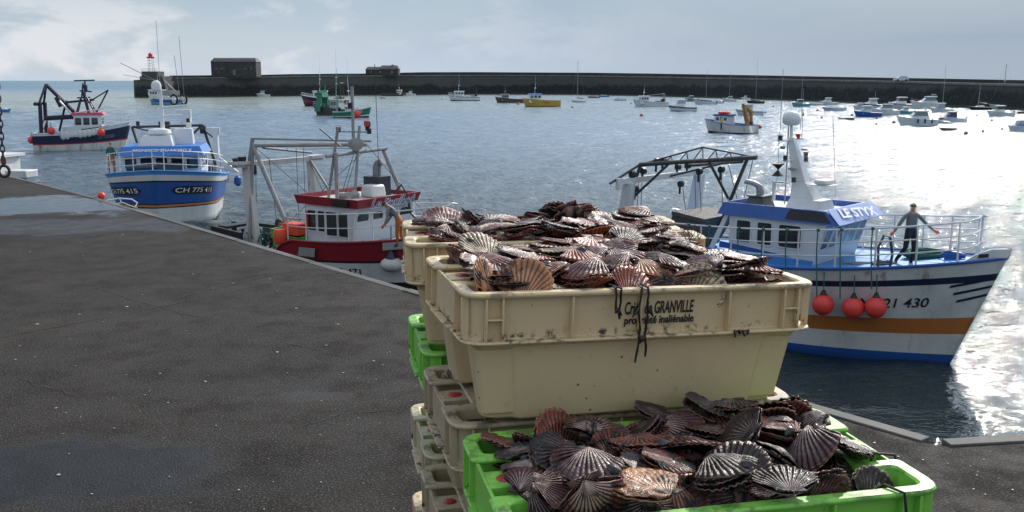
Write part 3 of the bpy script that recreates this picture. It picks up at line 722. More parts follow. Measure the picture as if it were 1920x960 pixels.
SHELLS = {"A":[[-176,-184,-27,211,-211,-675,-675,99],[-282,-151,-2,535,42,207,818,105],[-243,-45,-11,962,100,251,-26,110],[126,152,8,590,217,764,-147,109],[20,-100,-13,77,742,-665,-30,95],[-222,90,-16,38,-3,242,970,86],[170,-121,7,96,956,-250,122,90],[-88,-181,-1,605,-254,292,696,83],[243,157,12,586,-69,99,-801,105],[-2,-3,-4,238,957,-139,95,93],[61,184,42,701,670,-244,8,109],[-246,-128,13,468,-242,44,-849,108],[303,49,7,49,-820,566,-60,98],[-74,-153,17,964,-256,36,61,104],[-195,100,33,386,-639,196,-636,85],[164,45,35,839,251,6,482,97],[54,143,21,102,-457,-639,611,110],[-153,-138,-6,170,-785,505,316,87],[-225,-32,21,511,-382,429,-639,82],[-65,-73,8,73,-19,-65,995,83],[-310,140,14,293,-775,554,79,85],[-88,-137,38,822,-190,-132,-521,98],[-149,-17,12,130,-18,-68,989,94],[268,143,30,848,-26,118,-516,105],[268,-37,5,443,177,-95,-874,86],[-281,114,42,904,400,64,138,110],[-256,53,25,207,35,104,-972,97],[-144,157,31,605,-251,87,-751,83],[298,-56,-4,721,132,-151,-664,85],[-27,11,28,814,-193,-139,530,95],[26,-80,28,478,6,170,-862,99],[-121,-38,25,9,257,964,70,85],[-79,158,35,112,4,-102,-988,85],[7,-174,37,212,140,172,952,82],[91,86,53,691,-669,-227,-152,110],[-318,19,44,78,85,-993,-38,103],[8,163,-1,447,11,-789,421,97],[-78,-123,46,110,500,-835,203,103],[182,-38,22,828,212,154,497,90],[-185,-107,36,222,159,952,138,89],[99,-134,25,34,200,-323,-924,99],[-175,-46,40,635,248,-84,-727,91],[301,-151,-18,98,-648,-692,-302,98],[-57,35,36,653,-222,-86,719,101],[295,152,38,35,805,-581,-115,101],[86,-74,48,221,91,-103,965,105],[14,-130,54,898,-163,178,-368,104],[-124,53,46,927,9,58,-370,102],[-335,-58,7,204,-863,402,-228,84],[344,-38,31,635,31,109,764,91],[211,-54,28,505,-151,214,-822,91],[268,-124,18,237,-226,-58,943,82]],"B":[[35,144,-78,0,406,914,0,103],[31,60,-65,325,-112,50,-938,79],[-66,-43,-38,843,-30,242,479,110],[-8,-101,-33,284,429,-857,-34,94],[297,-193,-37,705,705,51,-51,85],[-133,-16,-2,751,-182,146,617,96],[304,-172,-35,378,378,597,-597,88],[-207,-143,-16,20,380,912,-153,103],[-10,-173,-9,715,542,392,-201,97],[-349,153,9,678,68,636,362,91],[128,-125,-20,552,-170,-41,-816,97],[337,-85,-17,599,-302,-103,734,86],[-349,12,18,390,244,-106,882,102],[193,63,10,185,-66,30,-980,103],[-286,-182,11,426,-43,97,899,91],[-1,179,13,116,-857,-478,-156,95],[-148,-92,-14,712,-169,77,-677,97],[-43,-61,0,674,-93,-149,-717,107],[-325,-83,-12,263,67,-101,957,84],[-108,167,6,131,123,-115,977,92],[-105,-183,9,654,-198,-247,-687,98],[-185,-90,22,210,-486,833,-162,97],[5,-15,-13,414,279,-73,-863,87],[-103,-105,16,171,-701,681,-126,81],[210,71,30,736,-35,63,-673,90],[-47,94,-2,968,41,54,-241,102],[194,-156,11,428,-130,215,868,107],[64,-166,-19,36,-350,-562,749,90],[-190,175,22,711,-144,239,-646,97],[-234,-96,17,109,917,146,354,104],[-308,163,-3,491,-729,473,-52,85],[142,-130,10,7,-56,966,-252,90],[85,168,32,394,172,215,-877,91],[313,57,11,799,175,91,-569,90],[-116,-131,31,133,-828,525,-146,103],[227,94,42,67,-578,-813,27,97],[99,-15,15,178,-488,822,233,108],[-58,51,28,57,-992,-104,37,89],[36,-193,-33,338,338,621,-621,93],[-158,6,13,910,-249,-72,-323,97],[270,-78,-13,774,-149,-19,-615,104],[-170,79,1,974,-217,34,60,97],[-4,117,24,150,-655,740,-33,80],[272,144,12,1,-756,-654,-2,91],[294,-91,30,623,-355,181,673,105],[301,17,17,328,40,-195,924,91],[-313,-67,23,151,945,-288,-21,96],[-313,-104,19,836,-151,-20,-528,95],[245,-20,7,491,-214,98,-839,89],[-150,96,7,211,905,-365,63,83],[67,-84,18,123,-963,-239,19,91],[28,15,22,59,-958,15,-281,100],[-60,56,15,472,63,-26,879,80],[115,-79,34,102,-913,-370,138,84],[199,-67,28,228,-180,948,131,90],[-81,151,29,321,-10,11,-947,100],[272,-35,25,100,-98,53,-989,81],[328,-20,36,660,-48,100,-743,82],[-269,91,15,128,286,-925,-215,91],[291,-151,22,183,972,-135,-64,89],[-264,-6,29,38,810,577,-94,104],[1,-16,28,231,-698,657,-170,82]],"C":[[-120,188,-55,272,-272,653,653,79],[-66,-136,-58,621,391,30,-678,106],[10,-188,-51,256,256,-659,659,92],[312,-156,-45,767,473,384,-202,102],[186,-66,-60,616,-74,280,-732,85],[48,108,-52,961,223,-157,35,79],[-21,188,-52,303,-303,-639,-639,87],[249,-51,-44,729,-91,-4,678,85],[279,-124,-47,476,-208,431,-738,92],[322,-93,-49,22,715,-528,-458,108],[321,-171,-58,549,-793,19,264,79],[-206,-2,-21,53,-895,-410,-169,105],[-102,-151,-34,185,35,-580,793,106],[214,123,-35,78,131,172,973,89],[96,-142,-42,244,120,19,-962,103],[48,135,-22,117,-820,-502,-246,104],[-94,-173,-54,444,-702,-412,-374,79],[34,41,-42,660,32,-2,750,79],[174,26,-41,878,-35,-43,475,84],[-262,149,-37,37,-441,-286,-850,87],[-311,-142,-28,350,-40,268,-897,103],[-169,-170,-34,488,273,-547,623,96],[-17,71,-20,282,-283,126,908,102],[102,-150,-15,894,-110,-117,418,83],[106,-59,-2,36,451,-890,66,81],[284,4,-30,715,-105,236,650,105],[200,-176,-15,340,-266,-522,-735,81],[-206,160,-44,66,346,834,-424,98],[-314,25,-21,5,15,996,-82,86],[-239,-178,-1,690,-690,-156,-156,102],[313,-57,14,693,140,158,689,102],[133,127,-13,943,217,-209,141,81],[233,-50,5,123,-842,306,-427,110],[-260,7,10,679,155,-192,692,91],[99,52,-20,309,32,37,950,99],[211,-124,-24,302,104,-940,116,80],[110,-3,37,874,-122,-464,77,98],[-119,142,-14,415,11,78,-907,96],[316,121,-59,397,-109,94,-906,91],[-25,-26,-33,512,46,-44,857,97],[162,-51,-1,350,-192,-905,146,89],[169,39,-4,273,157,79,946,104],[-317,108,-40,967,19,-12,252,85],[54,-106,7,878,294,-156,-344,106],[-128,-41,-11,973,46,185,128,94],[298,36,-23,61,-118,-230,-964,103],[-92,28,4,963,-98,47,-248,96],[-227,-43,-2,312,-837,397,213,98],[-107,-69,3,965,56,183,182,93],[-317,93,-12,895,-129,-45,424,90],[10,-99,-30,825,212,-72,519,82],[328,114,-18,640,203,-182,-718,91],[-286,-123,-1,601,42,267,-752,87],[-64,-75,11,529,-148,120,-827,99],[-319,-59,-13,32,-334,-934,-127,83],[15,-8,5,258,926,243,-130,104],[-227,-123,31,102,-985,114,-75,97],[230,109,-20,215,784,-583,-20,85],[-116,78,-18,214,-236,-885,-341,82],[304,176,-7,679,725,80,-86,105],[-147,146,2,30,-103,-992,-73,92],[214,188,-38,707,-707,7,7,88],[12,-149,20,99,982,122,101,100],[-26,127,-22,350,-322,26,879,82],[103,-199,18,993,23,-14,-114,100],[78,77,1,329,31,38,943,80],[5,-151,5,203,93,-107,-969,97],[317,115,-10,229,-518,811,-148,94],[236,99,4,179,237,-947,121,84],[230,139,8,477,817,-315,79,109],[-147,-223,18,974,0,0,225,109],[-39,133,-7,439,190,-262,-838,86],[183,218,20,233,-49,67,969,94]],"D":[[-302,-141,-41,879,175,125,-426,104]]}
WHERE = {'A': ('top_back', 'back top crate'), 'B': ('top_front', 'lettered crate'), 'C': ('green_front', 'green front crate'), 'D': ('mid_beige', 'grey middle crate')}
def pick():
    t = rs_.uniform(0, sum(h[2] for h in HUES))
    for h in HUES:
        t -= h[2]
        if t <= 0: return h
    return HUES[0]
def scallop(M, D, hue, label, gap=None, group='scallops heaped in the crates', k=None):
    e = bpy.data.objects.new('scallop', None); COL.objects.link(e); e.empty_display_size = .02
    e.matrix_world = M @ Matrix.Scale(D / .12, 4); tag(e, label, 'scallop', group)
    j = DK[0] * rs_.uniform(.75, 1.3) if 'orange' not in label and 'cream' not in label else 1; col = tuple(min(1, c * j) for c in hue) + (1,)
    k = rs_.randrange(5) if k is None else k
    u = bpy.data.objects.new('upper_valve', UP[k]); l = bpy.data.objects.new('lower_valve', LO[rs_.randrange(5)])
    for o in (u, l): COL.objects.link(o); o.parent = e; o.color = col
    gp = rs_.choice([.01, .03, .05, .10]) if gap is None else gap
    u.matrix_local = Matrix.Translation((0, -.06, 0)) @ Matrix.Rotation(gp, 4, 'X') @ Matrix.Translation((0, .06, 0))
    return e
SM = {}
DK = [1]
for key in 'ABCD':
    (loc, rz, tl), cname = CR[WHERE[key][0]], WHERE[key][1]
    MC = Matrix.Translation(loc) @ Euler((tl[0], tl[1], rz)).to_matrix().to_4x4()
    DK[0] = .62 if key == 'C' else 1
    for qi, q in enumerate(SHELLS[key]):
        x, y, z = q[0] / 1000, q[1] / 1000, q[2] / 1000
        if key == 'D' and z > -.012: z = -.012 - (z + .012) * .3
        if key == 'C': z += .022 if x < .1 else .012
        if abs(x) > .35 or abs(y) > .185 and z > -.01 and key in 'AB': continue
        qt = Quaternion([v / 1000 for v in q[3:7]]).normalized(); D = q[7] / 1000
        upv = qt @ Vector((0, 0, 1)); tgt_ = Vector((0, 0, 1 if upv.z >= 0 else -1)); qt = upv.rotation_difference(upv.lerp(tgt_, .45 if key in 'AB' else .2).normalized()) @ qt
        if key in 'AB' and z > -.01: z = -.01 + (z + .01) * (.55 if key == 'A' else .75)
        px_, mx_, py_, my_ = 0, 0, 0, 0
        for a_ in range(10):
            v_ = qt @ Vector((D * .56 * cos(a_ * pi / 5), D * .5 * sin(a_ * pi / 5), -.01)); zz_ = z + v_.z; lx, ly = (.352, .184) if zz_ < .012 else (.40, .235)
            px_ = max(px_, x + v_.x - lx); mx_ = max(mx_, -(x + v_.x) - lx); py_ = max(py_, y + v_.y - ly); my_ = max(my_, -(y + v_.y) - ly)
        x += mx_ - px_; y += my_ - py_
        M = MC @ Matrix.Translation((x, y, z)) @ qt.to_matrix().to_4x4()
        h = pick()
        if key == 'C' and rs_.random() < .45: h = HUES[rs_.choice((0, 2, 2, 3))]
        up = (M.to_3x3() @ Vector((0, 0, 1))).z
        pose = 'flat side up' if up > .75 else 'cup side up' if up < -.6 else 'on edge'
        xs = 'left end' if x < -.22 else 'left half' if x < -.06 else 'middle' if x < .08 else 'right half' if x < .23 else 'right end'
        ysn = 'front' if y < -.07 else 'back' if y > .07 else 'centre'
        sz = 'large' if D > .115 else 'small'
        lab = f'{sz} {h[0]} scallop, {pose}, {xs} of {cname}, {ysn} row'
        SM[scallop(M, D, h[1], lab).name] = (key, qi)
DK[0] = 1
# shells heaped over the rims where the two top crates meet
rb_ = random.Random(21)
loc, rz, tl = CR['top_front']; MC = Matrix.Translation(loc) @ Euler((tl[0], tl[1], rz)).to_matrix().to_4x4()
for k in range(13):
    x = -.12 + k * .034 + rb_.uniform(-.012, .012); h = pick(); D = rb_.uniform(.088, .108)
    M = MC @ Matrix.Translation((x, .205 + rb_.uniform(-.03, .045), .012 + (k % 3) * .008)) @ Euler((rb_.gauss(0, .18), rb_.gauss(0, .18), rb_.uniform(0, 6.28))).to_matrix().to_4x4()
    xs = 'left part' if x < 0 else 'middle' if x < .14 else 'right part'
    scallop(M, D, h[1], f'{"large" if D > .098 else "small"} {h[0]} scallop over the rims between the top crates, {xs}')
# a few loose shells seen in the gaps of the lower crates
for (kk, x, y, z, rx, ry, rz_, hu, lab) in (
    ('green_front', -.31, .16, .0, .25, -.1, 2.4, HUES[1], 'brown scallop leaning in the back left corner of the green front crate'),
    ('green_front', -.21, .17, .005, 1.1, .2, .5, HUES[4], 'rust red scallop standing by the back rim of the green front crate'),
    ('green_front', -.08, .02, .035, .12, .05, 3.0, HUES[4], 'red and white fan scallop topping the heap in the green front crate'),
    ('green_front', .21, .05, .03, -.1, .15, .4, HUES[1], 'ribbed brown scallop lying open above the others in the green front crate'),
    ('green_front', .02, .20, .02, .3, .1, 1.2, HUES[2], 'crusted black scallop resting over the back rim of the green front crate'),
    ('green_front', .13, .19, .025, .15, -.2, 2.0, HUES[2], 'barnacled scallop gaping with orange flesh at the back rim of the green crate'),
    ('top_front', -.26, -.165, .012, .9, .05, -.5, HUES[6], 'pale orange fan scallop leaning on the front rim of the lettered crate'),
    ('top_front', -.33, -.14, .010, 1.2, .2, .9, HUES[6], 'smooth orange scallop at the front left corner of the lettered crate'),
    ('top_front', -.27, .16, .03, .5, .1, .3, HUES[5], 'cream white scallop on the rim between the two top crates'),
    ('top_front', .14, -.165, -.012, 1.15, .4, -.9, HUES[5], 'pale scalloped shell edge showing at the front rim beside the lettering'),
    ('low_mid', -.22, .10, -.04, .3, .3, 1.4, HUES[2], 'muddy black scallop inside the grey crate of the third layer'),
    ('mid_beige', -.31, .13, -.02, 1.0, .5, 2.2, HUES[5], 'cream edged scallop upright at the left end of the grey middle crate'),
    ('mid_beige', -.25, -.02, -.02, .5, -.5, .8, HUES[1], 'brown scallop at the left notch of the grey middle crate'),
    ('green_back', -.33, .15, -.05, .3, .3, .8, HUES[2], 'dark scallop in the back left corner of the green crate under the back top crate')):
    loc, rz, tl = CR[kk]; MC = Matrix.Translation(loc) @ Euler((tl[0], tl[1], rz)).to_matrix().to_4x4()
    scallop(MC @ Matrix.Translation((x, y, z)) @ Euler((rx, ry, rz_)).to_matrix().to_4x4(), .104, hu[1], lab, gap=.16 if 'flesh' in lab else None)

# slipper limpets and pebbly snails clinging to shells
g = G('limpet'); co = g.coord('Object'); rd = g.new('ShaderNodeObjectInfo').outputs['Random']
g.base(g.mix(g.rng(g.noise(co, 60, 4, .6), .4, .7), (.016, .014, .015, 1), (.07, .055, .05, 1))); g.rough(.34); g.bump(g.noise(g.mapping(co, (1, 5, 1)), 60, 3), .4, .002); lim = g.m
bpy.context.view_layer.update(); dg = bpy.context.evaluated_depsgraph_get()
m = MB(); prof = []
for i in range(7):
    t = i / 6; prof.append([(.016 * (1 - t) ** .55 * cos(a) - .004 * t, .011 * (1 - t) ** .55 * sin(a), .011 * t ** .8) for a in [2 * pi * k / 12 for k in range(12)]])
m.loft(prof); L0 = m.build('slipper_limpet', lim); LM = L0.data; first = True
rl = random.Random(9); cnt = 0; tries = 0
spec_px = [(1195, 490), (1090, 468), (1288, 430), (1225, 420), (1012, 478), (1240, 462), (880, 450), (1150, 440), (1350, 498), (1400, 505), (985, 860), (1480, 810), (1400, 870), (1530, 800), (1290, 850), (1660, 870), (1580, 905), (1340, 810), (1150, 880), (1240, 830), (1120, 420), (1060, 430)]
for px, py in spec_px:
    d = (at(px, py, .5) - Vector((0, 0, EYE))).normalized()
    hit, pos, nr, idx, ob, _ = S.ray_cast(dg, Vector((0, 0, EYE)), d)
    if not hit or ob.name.split('.')[0] not in ('upper_valve', 'lower_valve'): continue
    o = L0 if first else bpy.data.objects.new('slipper_limpet', LM)
    if not first: COL.objects.link(o)
    first = False
    q = nr.to_track_quat('Z', 'Y') @ Quaternion((0, 0, 1), rl.uniform(0, 6.28)); o.matrix_world = Matrix.Translation(pos - nr * .0015) @ q.to_matrix().to_4x4() @ Matrix.Scale(rl.uniform(.55, .95), 4)
    row = 'green front crate' if py > 760 else 'top crates'
    side = 'left part' if px < 1080 else 'middle' if px < 1300 else 'right part'
    tag(o, f'dark glossy slipper limpet on a scallop, {side} of the {row}', 'limpet', 'slipper limpets on the scallops')

# seaweed over the front of the lettered crate
g = G('seaweed'); co = g.coord('Object'); g.base((.012, .010, .008, 1)); g.rough(.3); weed = g.m
loc, rz, tl = CR['top_front']
def weed_strand(x, z1, label, n_str, seed):
    rr = random.Random(seed); e = empty('seaweed', loc, 0, label, 'seaweed', 'seaweed on the lettered crate'); e.rotation_euler = (tl[0], tl[1], rz); 
    for s_ in range(n_str):
        m = MB(); pts = [(x + rr.uniform(-.01, .01), -HY + .03, .006), (x + rr.uniform(-.01, .012), -HY - .002, .004)]
        zz_ = 0; xx = pts[-1][0]; L = z1 * rr.uniform(.55, 1) if s_ else z1
        while zz_ > -L:
            zz_ -= .012; xx += rr.uniform(-.0025, .0025); pts.append((xx, -HY - .003 + (.0 if zz_ > -.11 else min(.03, (-.11 - zz_) * .3)) * 0, zz_))
        m.pipe(pts, .002, 5, rs=[.0020 + .0009 * abs(sin(i * .9 + s_)) for i in range(len(pts))])
        for k in range(4, len(pts) - 1, 5):
            a = Vector(pts[k]); dd = Vector((rr.choice((-1, 1)) * rr.uniform(.008, .018), -.003, -rr.uniform(.01, .025))); m.pipe([a, a + dd * .5 + Vector((0, -.002, 0)), a + dd], .003, 5, rs=[.002, .0042, .001])
        m.build('frond', weed, e)
weed_strand(-.016, .150, 'long black seaweed strands hanging over the lettering on the beige crate', 2, 4)
weed_strand(-.080, .055, 'short tuft of black seaweed hanging left of the lettering', 2, 8)
m = MB(); rr = random.Random(3)
for k in range(7):
    a = Vector((.215 + rr.uniform(-.014, .014), -HY - .001, -.099)); m.pipe([a, a + Vector((rr.uniform(-.008, .008), -.003, rr.uniform(.0, .004))), a + Vector((rr.uniform(-.008, .008), -.003, rr.uniform(-.016, .0)))], .0022, 5)
o = m.build('seaweed', weed); o.matrix_world = Matrix.Translation(loc) @ Euler((tl[0], tl[1], rz)).to_matrix().to_4x4(); tag(o, 'small scrap of dark seaweed caught on the ledge of the lettered crate', 'seaweed', 'seaweed on the lettered crate')
# reddish weed tufts on the heap
g = G('red_weed'); g.base((.10, .035, .03, 1)); g.rough(.5); rw = g.m
m = MB()
for k in range(12):
    a = Vector((rr.uniform(-.02, .02), rr.uniform(-.02, .02), 0)); p = [a]
    for _ in range(4): p.append(p[-1] + Vector((rr.uniform(-.008, .008), rr.uniform(-.008, .008), rr.uniform(.004, .013))))
    m.pipe(p, .0009, 4)
o = m.build('weed_tuft', rw); o.location = at(1300, 450, 1.31); tag(o, 'reddish wiry weed tuft sprouting among scallops at the right of the top crates', 'seaweed')
# black cord round the right side of the green front crate
loc, rz, tl = CR['green_front']; m = MB()
cord = paint('black_cord', (.012, .012, .014), .6)
m.pipe([(.36, -.05, -.09), (.352, -.055, -.03), (.362, -.06, .004), (.395, -.075, .004), (.405, -.08, -.03), (.40, -.09, -.08)], .003, 6)
m.pipe([(.30, -.13, -.06), (.29, -.17, -.02), (.295, -.195, .004), (.31, -.232, .003), (.315, -.236, -.04), (.31, -.238, -.12)], .003, 6)
o = m.build('black_cord', cord); o.matrix_world = Matrix.Translation(loc) @ Euler((0, 0, rz)).to_matrix().to_4x4(); tag(o, 'black elastic cord looped over the right end of the green front crate', 'cord')
# ================================================================ BOATS
navy = paint('navy_paint', (.012, .018, .055), .35, .3); wht = paint('boat_white', (.70, .71, .71), .38, .45, .9); wht_r = paint('rusty_white', (.62, .61, .56), .5, .5, .7, rust=1)
blu = paint('boat_blue', (.025, .10, .36), .38, .3, .8); hwt = paint('hull_white', (.68, .69, .68), .36, .55, .8, rust=.35); blu2 = paint('sky_blue_deck', (.07, .28, .62), .45, .4, 1.2); blk = paint('black_paint', (.015, .015, .017), .5, .3); org = paint('orange_stripe', (.48, .16, .04), .45, .25)
redb = paint('dark_red_paint', (.28, .018, .03), .4, .35); galv = paint('galvanised_steel', (.30, .30, .30), .6, .45, 3, rust=.3); dstl = paint('dark_steel', (.045, .042, .042), .55, .4, 3, rust=.5); rope_g = paint('green_rope', (.03, .13, .10), .8, .4, 8); rope_b = paint('pale_rope', (.3, .28, .22), .85, .4, 8)
grey = paint('boat_grey', (.25, .27, .29), .5, .4); brown = paint('brown_hull', (.10, .075, .06), .6, .5, rust=.5); grn = paint('boat_green', (.015, .16, .09), .45, .35); yel = paint('boat_yellow', (.50, .33, .06), .45, .4); cyan = paint('cyan_cover', (.12, .34, .36), .6, .3); fend = paint('fender_red', (.78, .06, .05), .42, .2, 3); bluc = paint('blue_cover', (.03, .07, .20), .7, .3)
gl = glass(); gl2 = paint('pale_pane', (.30, .36, .38), .12, .1)

def hull_fn(L, B, F0, F1, rake=.9, flare=.16, full=.5, tw=.86, draft=.5, sheer_p=2.3, sheer=None):
    def pt(t, v, side):
        """t 0 stern..1 bow, v<0 below water, 0 waterline..1 sheer; returns local xyz"""
        zs = sheer(t) if sheer else F0 + (F1 - F0) * t ** sheer_p
        vv = max(v, 0); z = zs * v if v >= 0 else draft * v
        k = max(0, (t - full) / (1 - full))
        bd = B / 2 * (tw + (1 - tw) * min(1, t / .35)) * max(0, 1 - k ** 2.6) ** .9
        bw = B / 2 * (tw + (1 - tw) * min(1, t / .35)) * max(0, 1 - k ** 1.75) ** 1.0 * (1 - flare * .5)
        yy = bw + (bd - bw) * vv ** 1.3
        if v < 0: yy *= (1 + v * .35)
        x = (L - rake) * t + rake * vv * t ** 3 + (0 if v >= 0 else v * .3 * t ** 4)
        return (x, side * yy, z)
    return pt
def make_hull(root, pt, bands, mats, deck_v, deck_mat, cap_mat, n=26, cap_r=.045, bul=.05, names=('hull', 'deck', 'gunwale'), deck_from=0):
    """bands: list of (v0, v1, material index)"""
    m = MB(); ts = [1 - (1 - i / n) ** 1.35 for i in range(n + 1)]
    for side in (-1, 1):
        for v0, v1, mi in bands:
            k = max(1, round((v1 - v0) / .12))
            for j in range(k):
                a, b = v0 + (v1 - v0) * j / k, v0 + (v1 - v0) * (j + 1) / k
                m.loft([[pt(t, a, side) for t in ts], [pt(t, b, side) for t in ts]], False, False, mi, closed=False)
    for v0, v1, mi in bands:
        m.add([pt(0, v0, -1), pt(0, v0, 1), pt(0, v1, 1), pt(0, v1, -1)], [(0, 1, 2, 3)], mi)
    # inner bulwark
    def inner(t, v, s):
        x, y, z = pt(t, v, s); return (x - (.12 if t > .97 else 0), s * max(abs(y) - bul, 0), z)
    for side in (-1, 1):
        m.loft([[inner(t, 1.0, side) for t in ts], [inner(t, deck_v, side) for t in ts]], False, False, len(mats) - 1, closed=False)
    bm_h = m.build(names[0], mats, root, smooth=.5)
    bmw = bmesh.new(); bmw.from_mesh(bm_h.data); bmesh.ops.remove_doubles(bmw, verts=bmw.verts, dist=.002); bmesh.ops.recalc_face_normals(bmw, faces=bmw.faces); bmw.to_mesh(bm_h.data); bmw.free()
    d = MB(); L_ = [inner(t, deck_v, -1) for t in ts]; R__ = [inner(t, deck_v, 1) for t in ts]
    d.loft([L_, R__], False, False, closed=False); d.build(names[1], deck_mat, root)
    c = MB()
    for side in (-1, 1): c.pipe([pt(t, 1.0, side) for t in ts], cap_r, 6)
    c.tube(pt(0, 1, -1), pt(0, 1, 1), cap_r, n=6); c.build(names[2], cap_mat, root)
    return bm_h
def hull_text(root, pt, s, side, t0, t1, v, h, mat_, name='registration_number', plate=None, off=.012, x_up=True, shear=0, bold=.012):
    """letters bent along the hull side"""
    cu = bpy.data.curves.new('t', 'FONT'); cu.body = s; cu.size = 1; cu.offset = bold; cu.resolution_u = 3; cu.shear = shear
    t = bpy.data.objects.new('t', cu); COL.objects.link(t); me = bpy.data.meshes.new_from_object(t); bpy.data.objects.remove(t)
    xs = [p.co.x for p in me.vertices]; ys_ = [p.co.y for p in me.vertices]; x0, x1 = min(xs), max(xs); y0_, y1 = min(ys_), max(ys_)
    def mapp(u, w, o):
        tt = t0 + (t1 - t0) * u
        P0 = Vector(pt(tt, v, side)); P1 = Vector(pt(tt, v + .1, side)); Pa = Vector(pt(tt + .01, v, side)); up = (P1 - P0).normalized(); al = (Pa - P0).normalized()
        nn = al.cross(up); nn = nn if nn.y * side > 0 else -nn
        return P0 + up * w * h + nn.normalized() * o
    for p in me.vertices: p.co = mapp((p.co.x - x0) / (x1 - x0), (p.co.y - y0_) / (y1 - y0_) - .5, off + .006)
    me.materials.clear(); me.materials.append(mat_); o = bpy.data.objects.new(name, me); COL.objects.link(o); o.parent = root
    if plate:
        m = MB(); n = 16
        m.loft([[mapp(-.07 + 1.14 * k / n, -.85 * (1 - (2 * k / n - 1) ** 12), off) for k in range(n + 1)], [mapp(-.07 + 1.14 * k / n, .85 * (1 - (2 * k / n - 1) ** 12), off) for k in range(n + 1)]], False, False, closed=False); m.build('number_plate', plate, root)
    return o
def rail(root, pts, h, mat_, posts, r=.022, mids=1, name='guard_rail', lean=0):
    m = MB(); P = [Vector(p) for p in pts]; n = len(P)
    for k in range(mids + 1): m.pipe([p + Vector((0, 0, h * (1 - k / (mids + 1)))) for p in P], r if k == 0 else r * .75, 6)
    Ls = [0]
    for i in range(1, n): Ls.append(Ls[-1] + (P[i] - P[i - 1]).length)
    for j in range(posts):
        d = Ls[-1] * j / (posts - 1); i = max(k for k in range(n) if Ls[k] <= d + 1e-6); i = min(i, n - 2)
        p = P[i].lerp(P[i + 1], (d - Ls[i]) / max(Ls[i + 1] - Ls[i], 1e-6)); m.tube(p, p + Vector((0, 0, h)), r, n=6)
    return m.build(name, mat_, root)
def quad_window(root, a, b, c_, d, mat_, frame=None, name='window', inset=.0, th=.012, rnd=.12):
    """window pane from four corners (a,b bottom, c_,d top, counter-clockwise seen from outside), rounded"""
    A, B_, C_, D_ = map(Vector, (a, b, c_, d)); nr = (B_ - A).cross(D_ - A).normalized()
    def bil(u, v): return (A * (1 - u) + B_ * u) * (1 - v) + (D_ * (1 - u) + C_ * u) * v
    def rr_poly(i, o):
        w_, h_ = (B_ - A).length, (D_ - A).length; r = rnd * min(w_, h_) + .001; P = []
        for cx_, cy_, a0 in ((w_ - r - i, r + i, -pi / 2), (w_ - r - i, h_ - r - i, 0), (r + i, h_ - r - i, pi / 2), (r + i, r + i, pi)):
            for k in range(4): ang = a0 + pi / 2 * k / 3; P.append(bil((cx_ + r * cos(ang)) / w_, (cy_ + r * sin(ang)) / h_) + nr * o)
        return P
    if frame:
        m = MB(); fw = .035
        m.loft([rr_poly(-fw, .0), rr_poly(-fw, th + .008), rr_poly(0, th + .008), rr_poly(0, .0)], False, False); f = m.build('window_frame', frame, root)
    m = MB(); m.loft([rr_poly(0, 0), rr_poly(0, th * .6)]); return m.build(name, mat_, root, smooth=.5)
def light_cluster(mb, p, r=.1, h=.24):
    p = Vector(p); mb.tube(p, p + Vector((0, 0, h)), r, n=10)
def wall_pts(x0, y0, x1, y1, z0, z1, u0, u1, v0, v1, dx=(0, 0)):
    """rect on the wall that runs (x0,y0)->(x1,y1); dx= x shift at top"""
    def p(u, v): return (x0 + (x1 - x0) * u + dx[0] * v, y0 + (y1 - y0) * u + dx[1] * v, z0 + (z1 - z0) * v)
    return p(u0, v0), p(u1, v0), p(u1, v1), p(u0, v1)

def place_bow(tip, head, L):
    """world location of the stern origin (water level) for a bow tip position and a heading angle"""
    return Vector((tip[0] - L * cos(head), tip[1] - L * sin(head), SEA))

# ---------------------------------------------------------------- the blue and white boat at the right
tip = at(1889, 484, -2.62); hd = R(-43); L = 12.0; Bm = 4.5
st = empty('fishing_boat', place_bow(tip, hd, L), hd, 'white and blue fishing boat with an orange stripe, nearest at the right', 'fishing boat')
pt = hull_fn(L, Bm, 2.2, 2.98, rake=1.15, flare=.34, full=.50, sheer_p=3.0)
make_hull(st, pt, [(-1, 0, 0), (0, .10, 0), (.10, .30, 1), (.30, .46, 2), (.46, .80, 1), (.80, .865, 3), (.865, 1.0, 1), ], [blu, hwt, org, navy, wht], .985, blu2, blu)
MS = st.matrix_basis; TP = lambda v, px: t_for_px(MS, pt, v, -1, px)
hull_text(st, pt, 'CN 721 430', -1, TP(.62, 1592), TP(.62, 1742), .625, .29, blk)
# three slanting bow stripes
for k in range(3):
    m = MB(); v0 = .76 - .075 * k; n = 8
    lo = []; hi = []
    for j in range(n + 1):
        ta, tb = TP(v0, 1780 + 6 * k), TP(v0, 1872 - 13 * k); t = ta + (tb - ta) * j / n; vv = v0 + .05 * (j / n)
        a = Vector(pt(t, vv, -1)); b_ = Vector(pt(t, vv + .026, -1)); nn = Vector((.25, -1, -.2)).normalized() * .012; lo.append(a + nn); hi.append(b_ + nn)
    m.loft([lo, hi], False, False, closed=False); m.build('bow_stripe', navy, st)
# solid bow piece with slot
m = MB(); m.slab([(11.15, -.62, 2.84), (12.02, -.06, 2.99), (12.1, 0, 3.22), (11.7, -.26, 3.20), (11.4, -.48, 3.05)], .06); m.slab([(11.15, .62, 2.84), (11.4, .48, 3.05), (11.7, .26, 3.20), (12.1, 0, 3.22), (12.02, .06, 2.99)], .06); m.build('bow_chock', wht, st)
m = MB(); m.slab([(11.45, -.475, 2.98), (11.66, -.335, 3.0), (11.66, -.325, 3.09), (11.48, -.445, 3.07)], .012); m.build('chock_slot', blk, st)
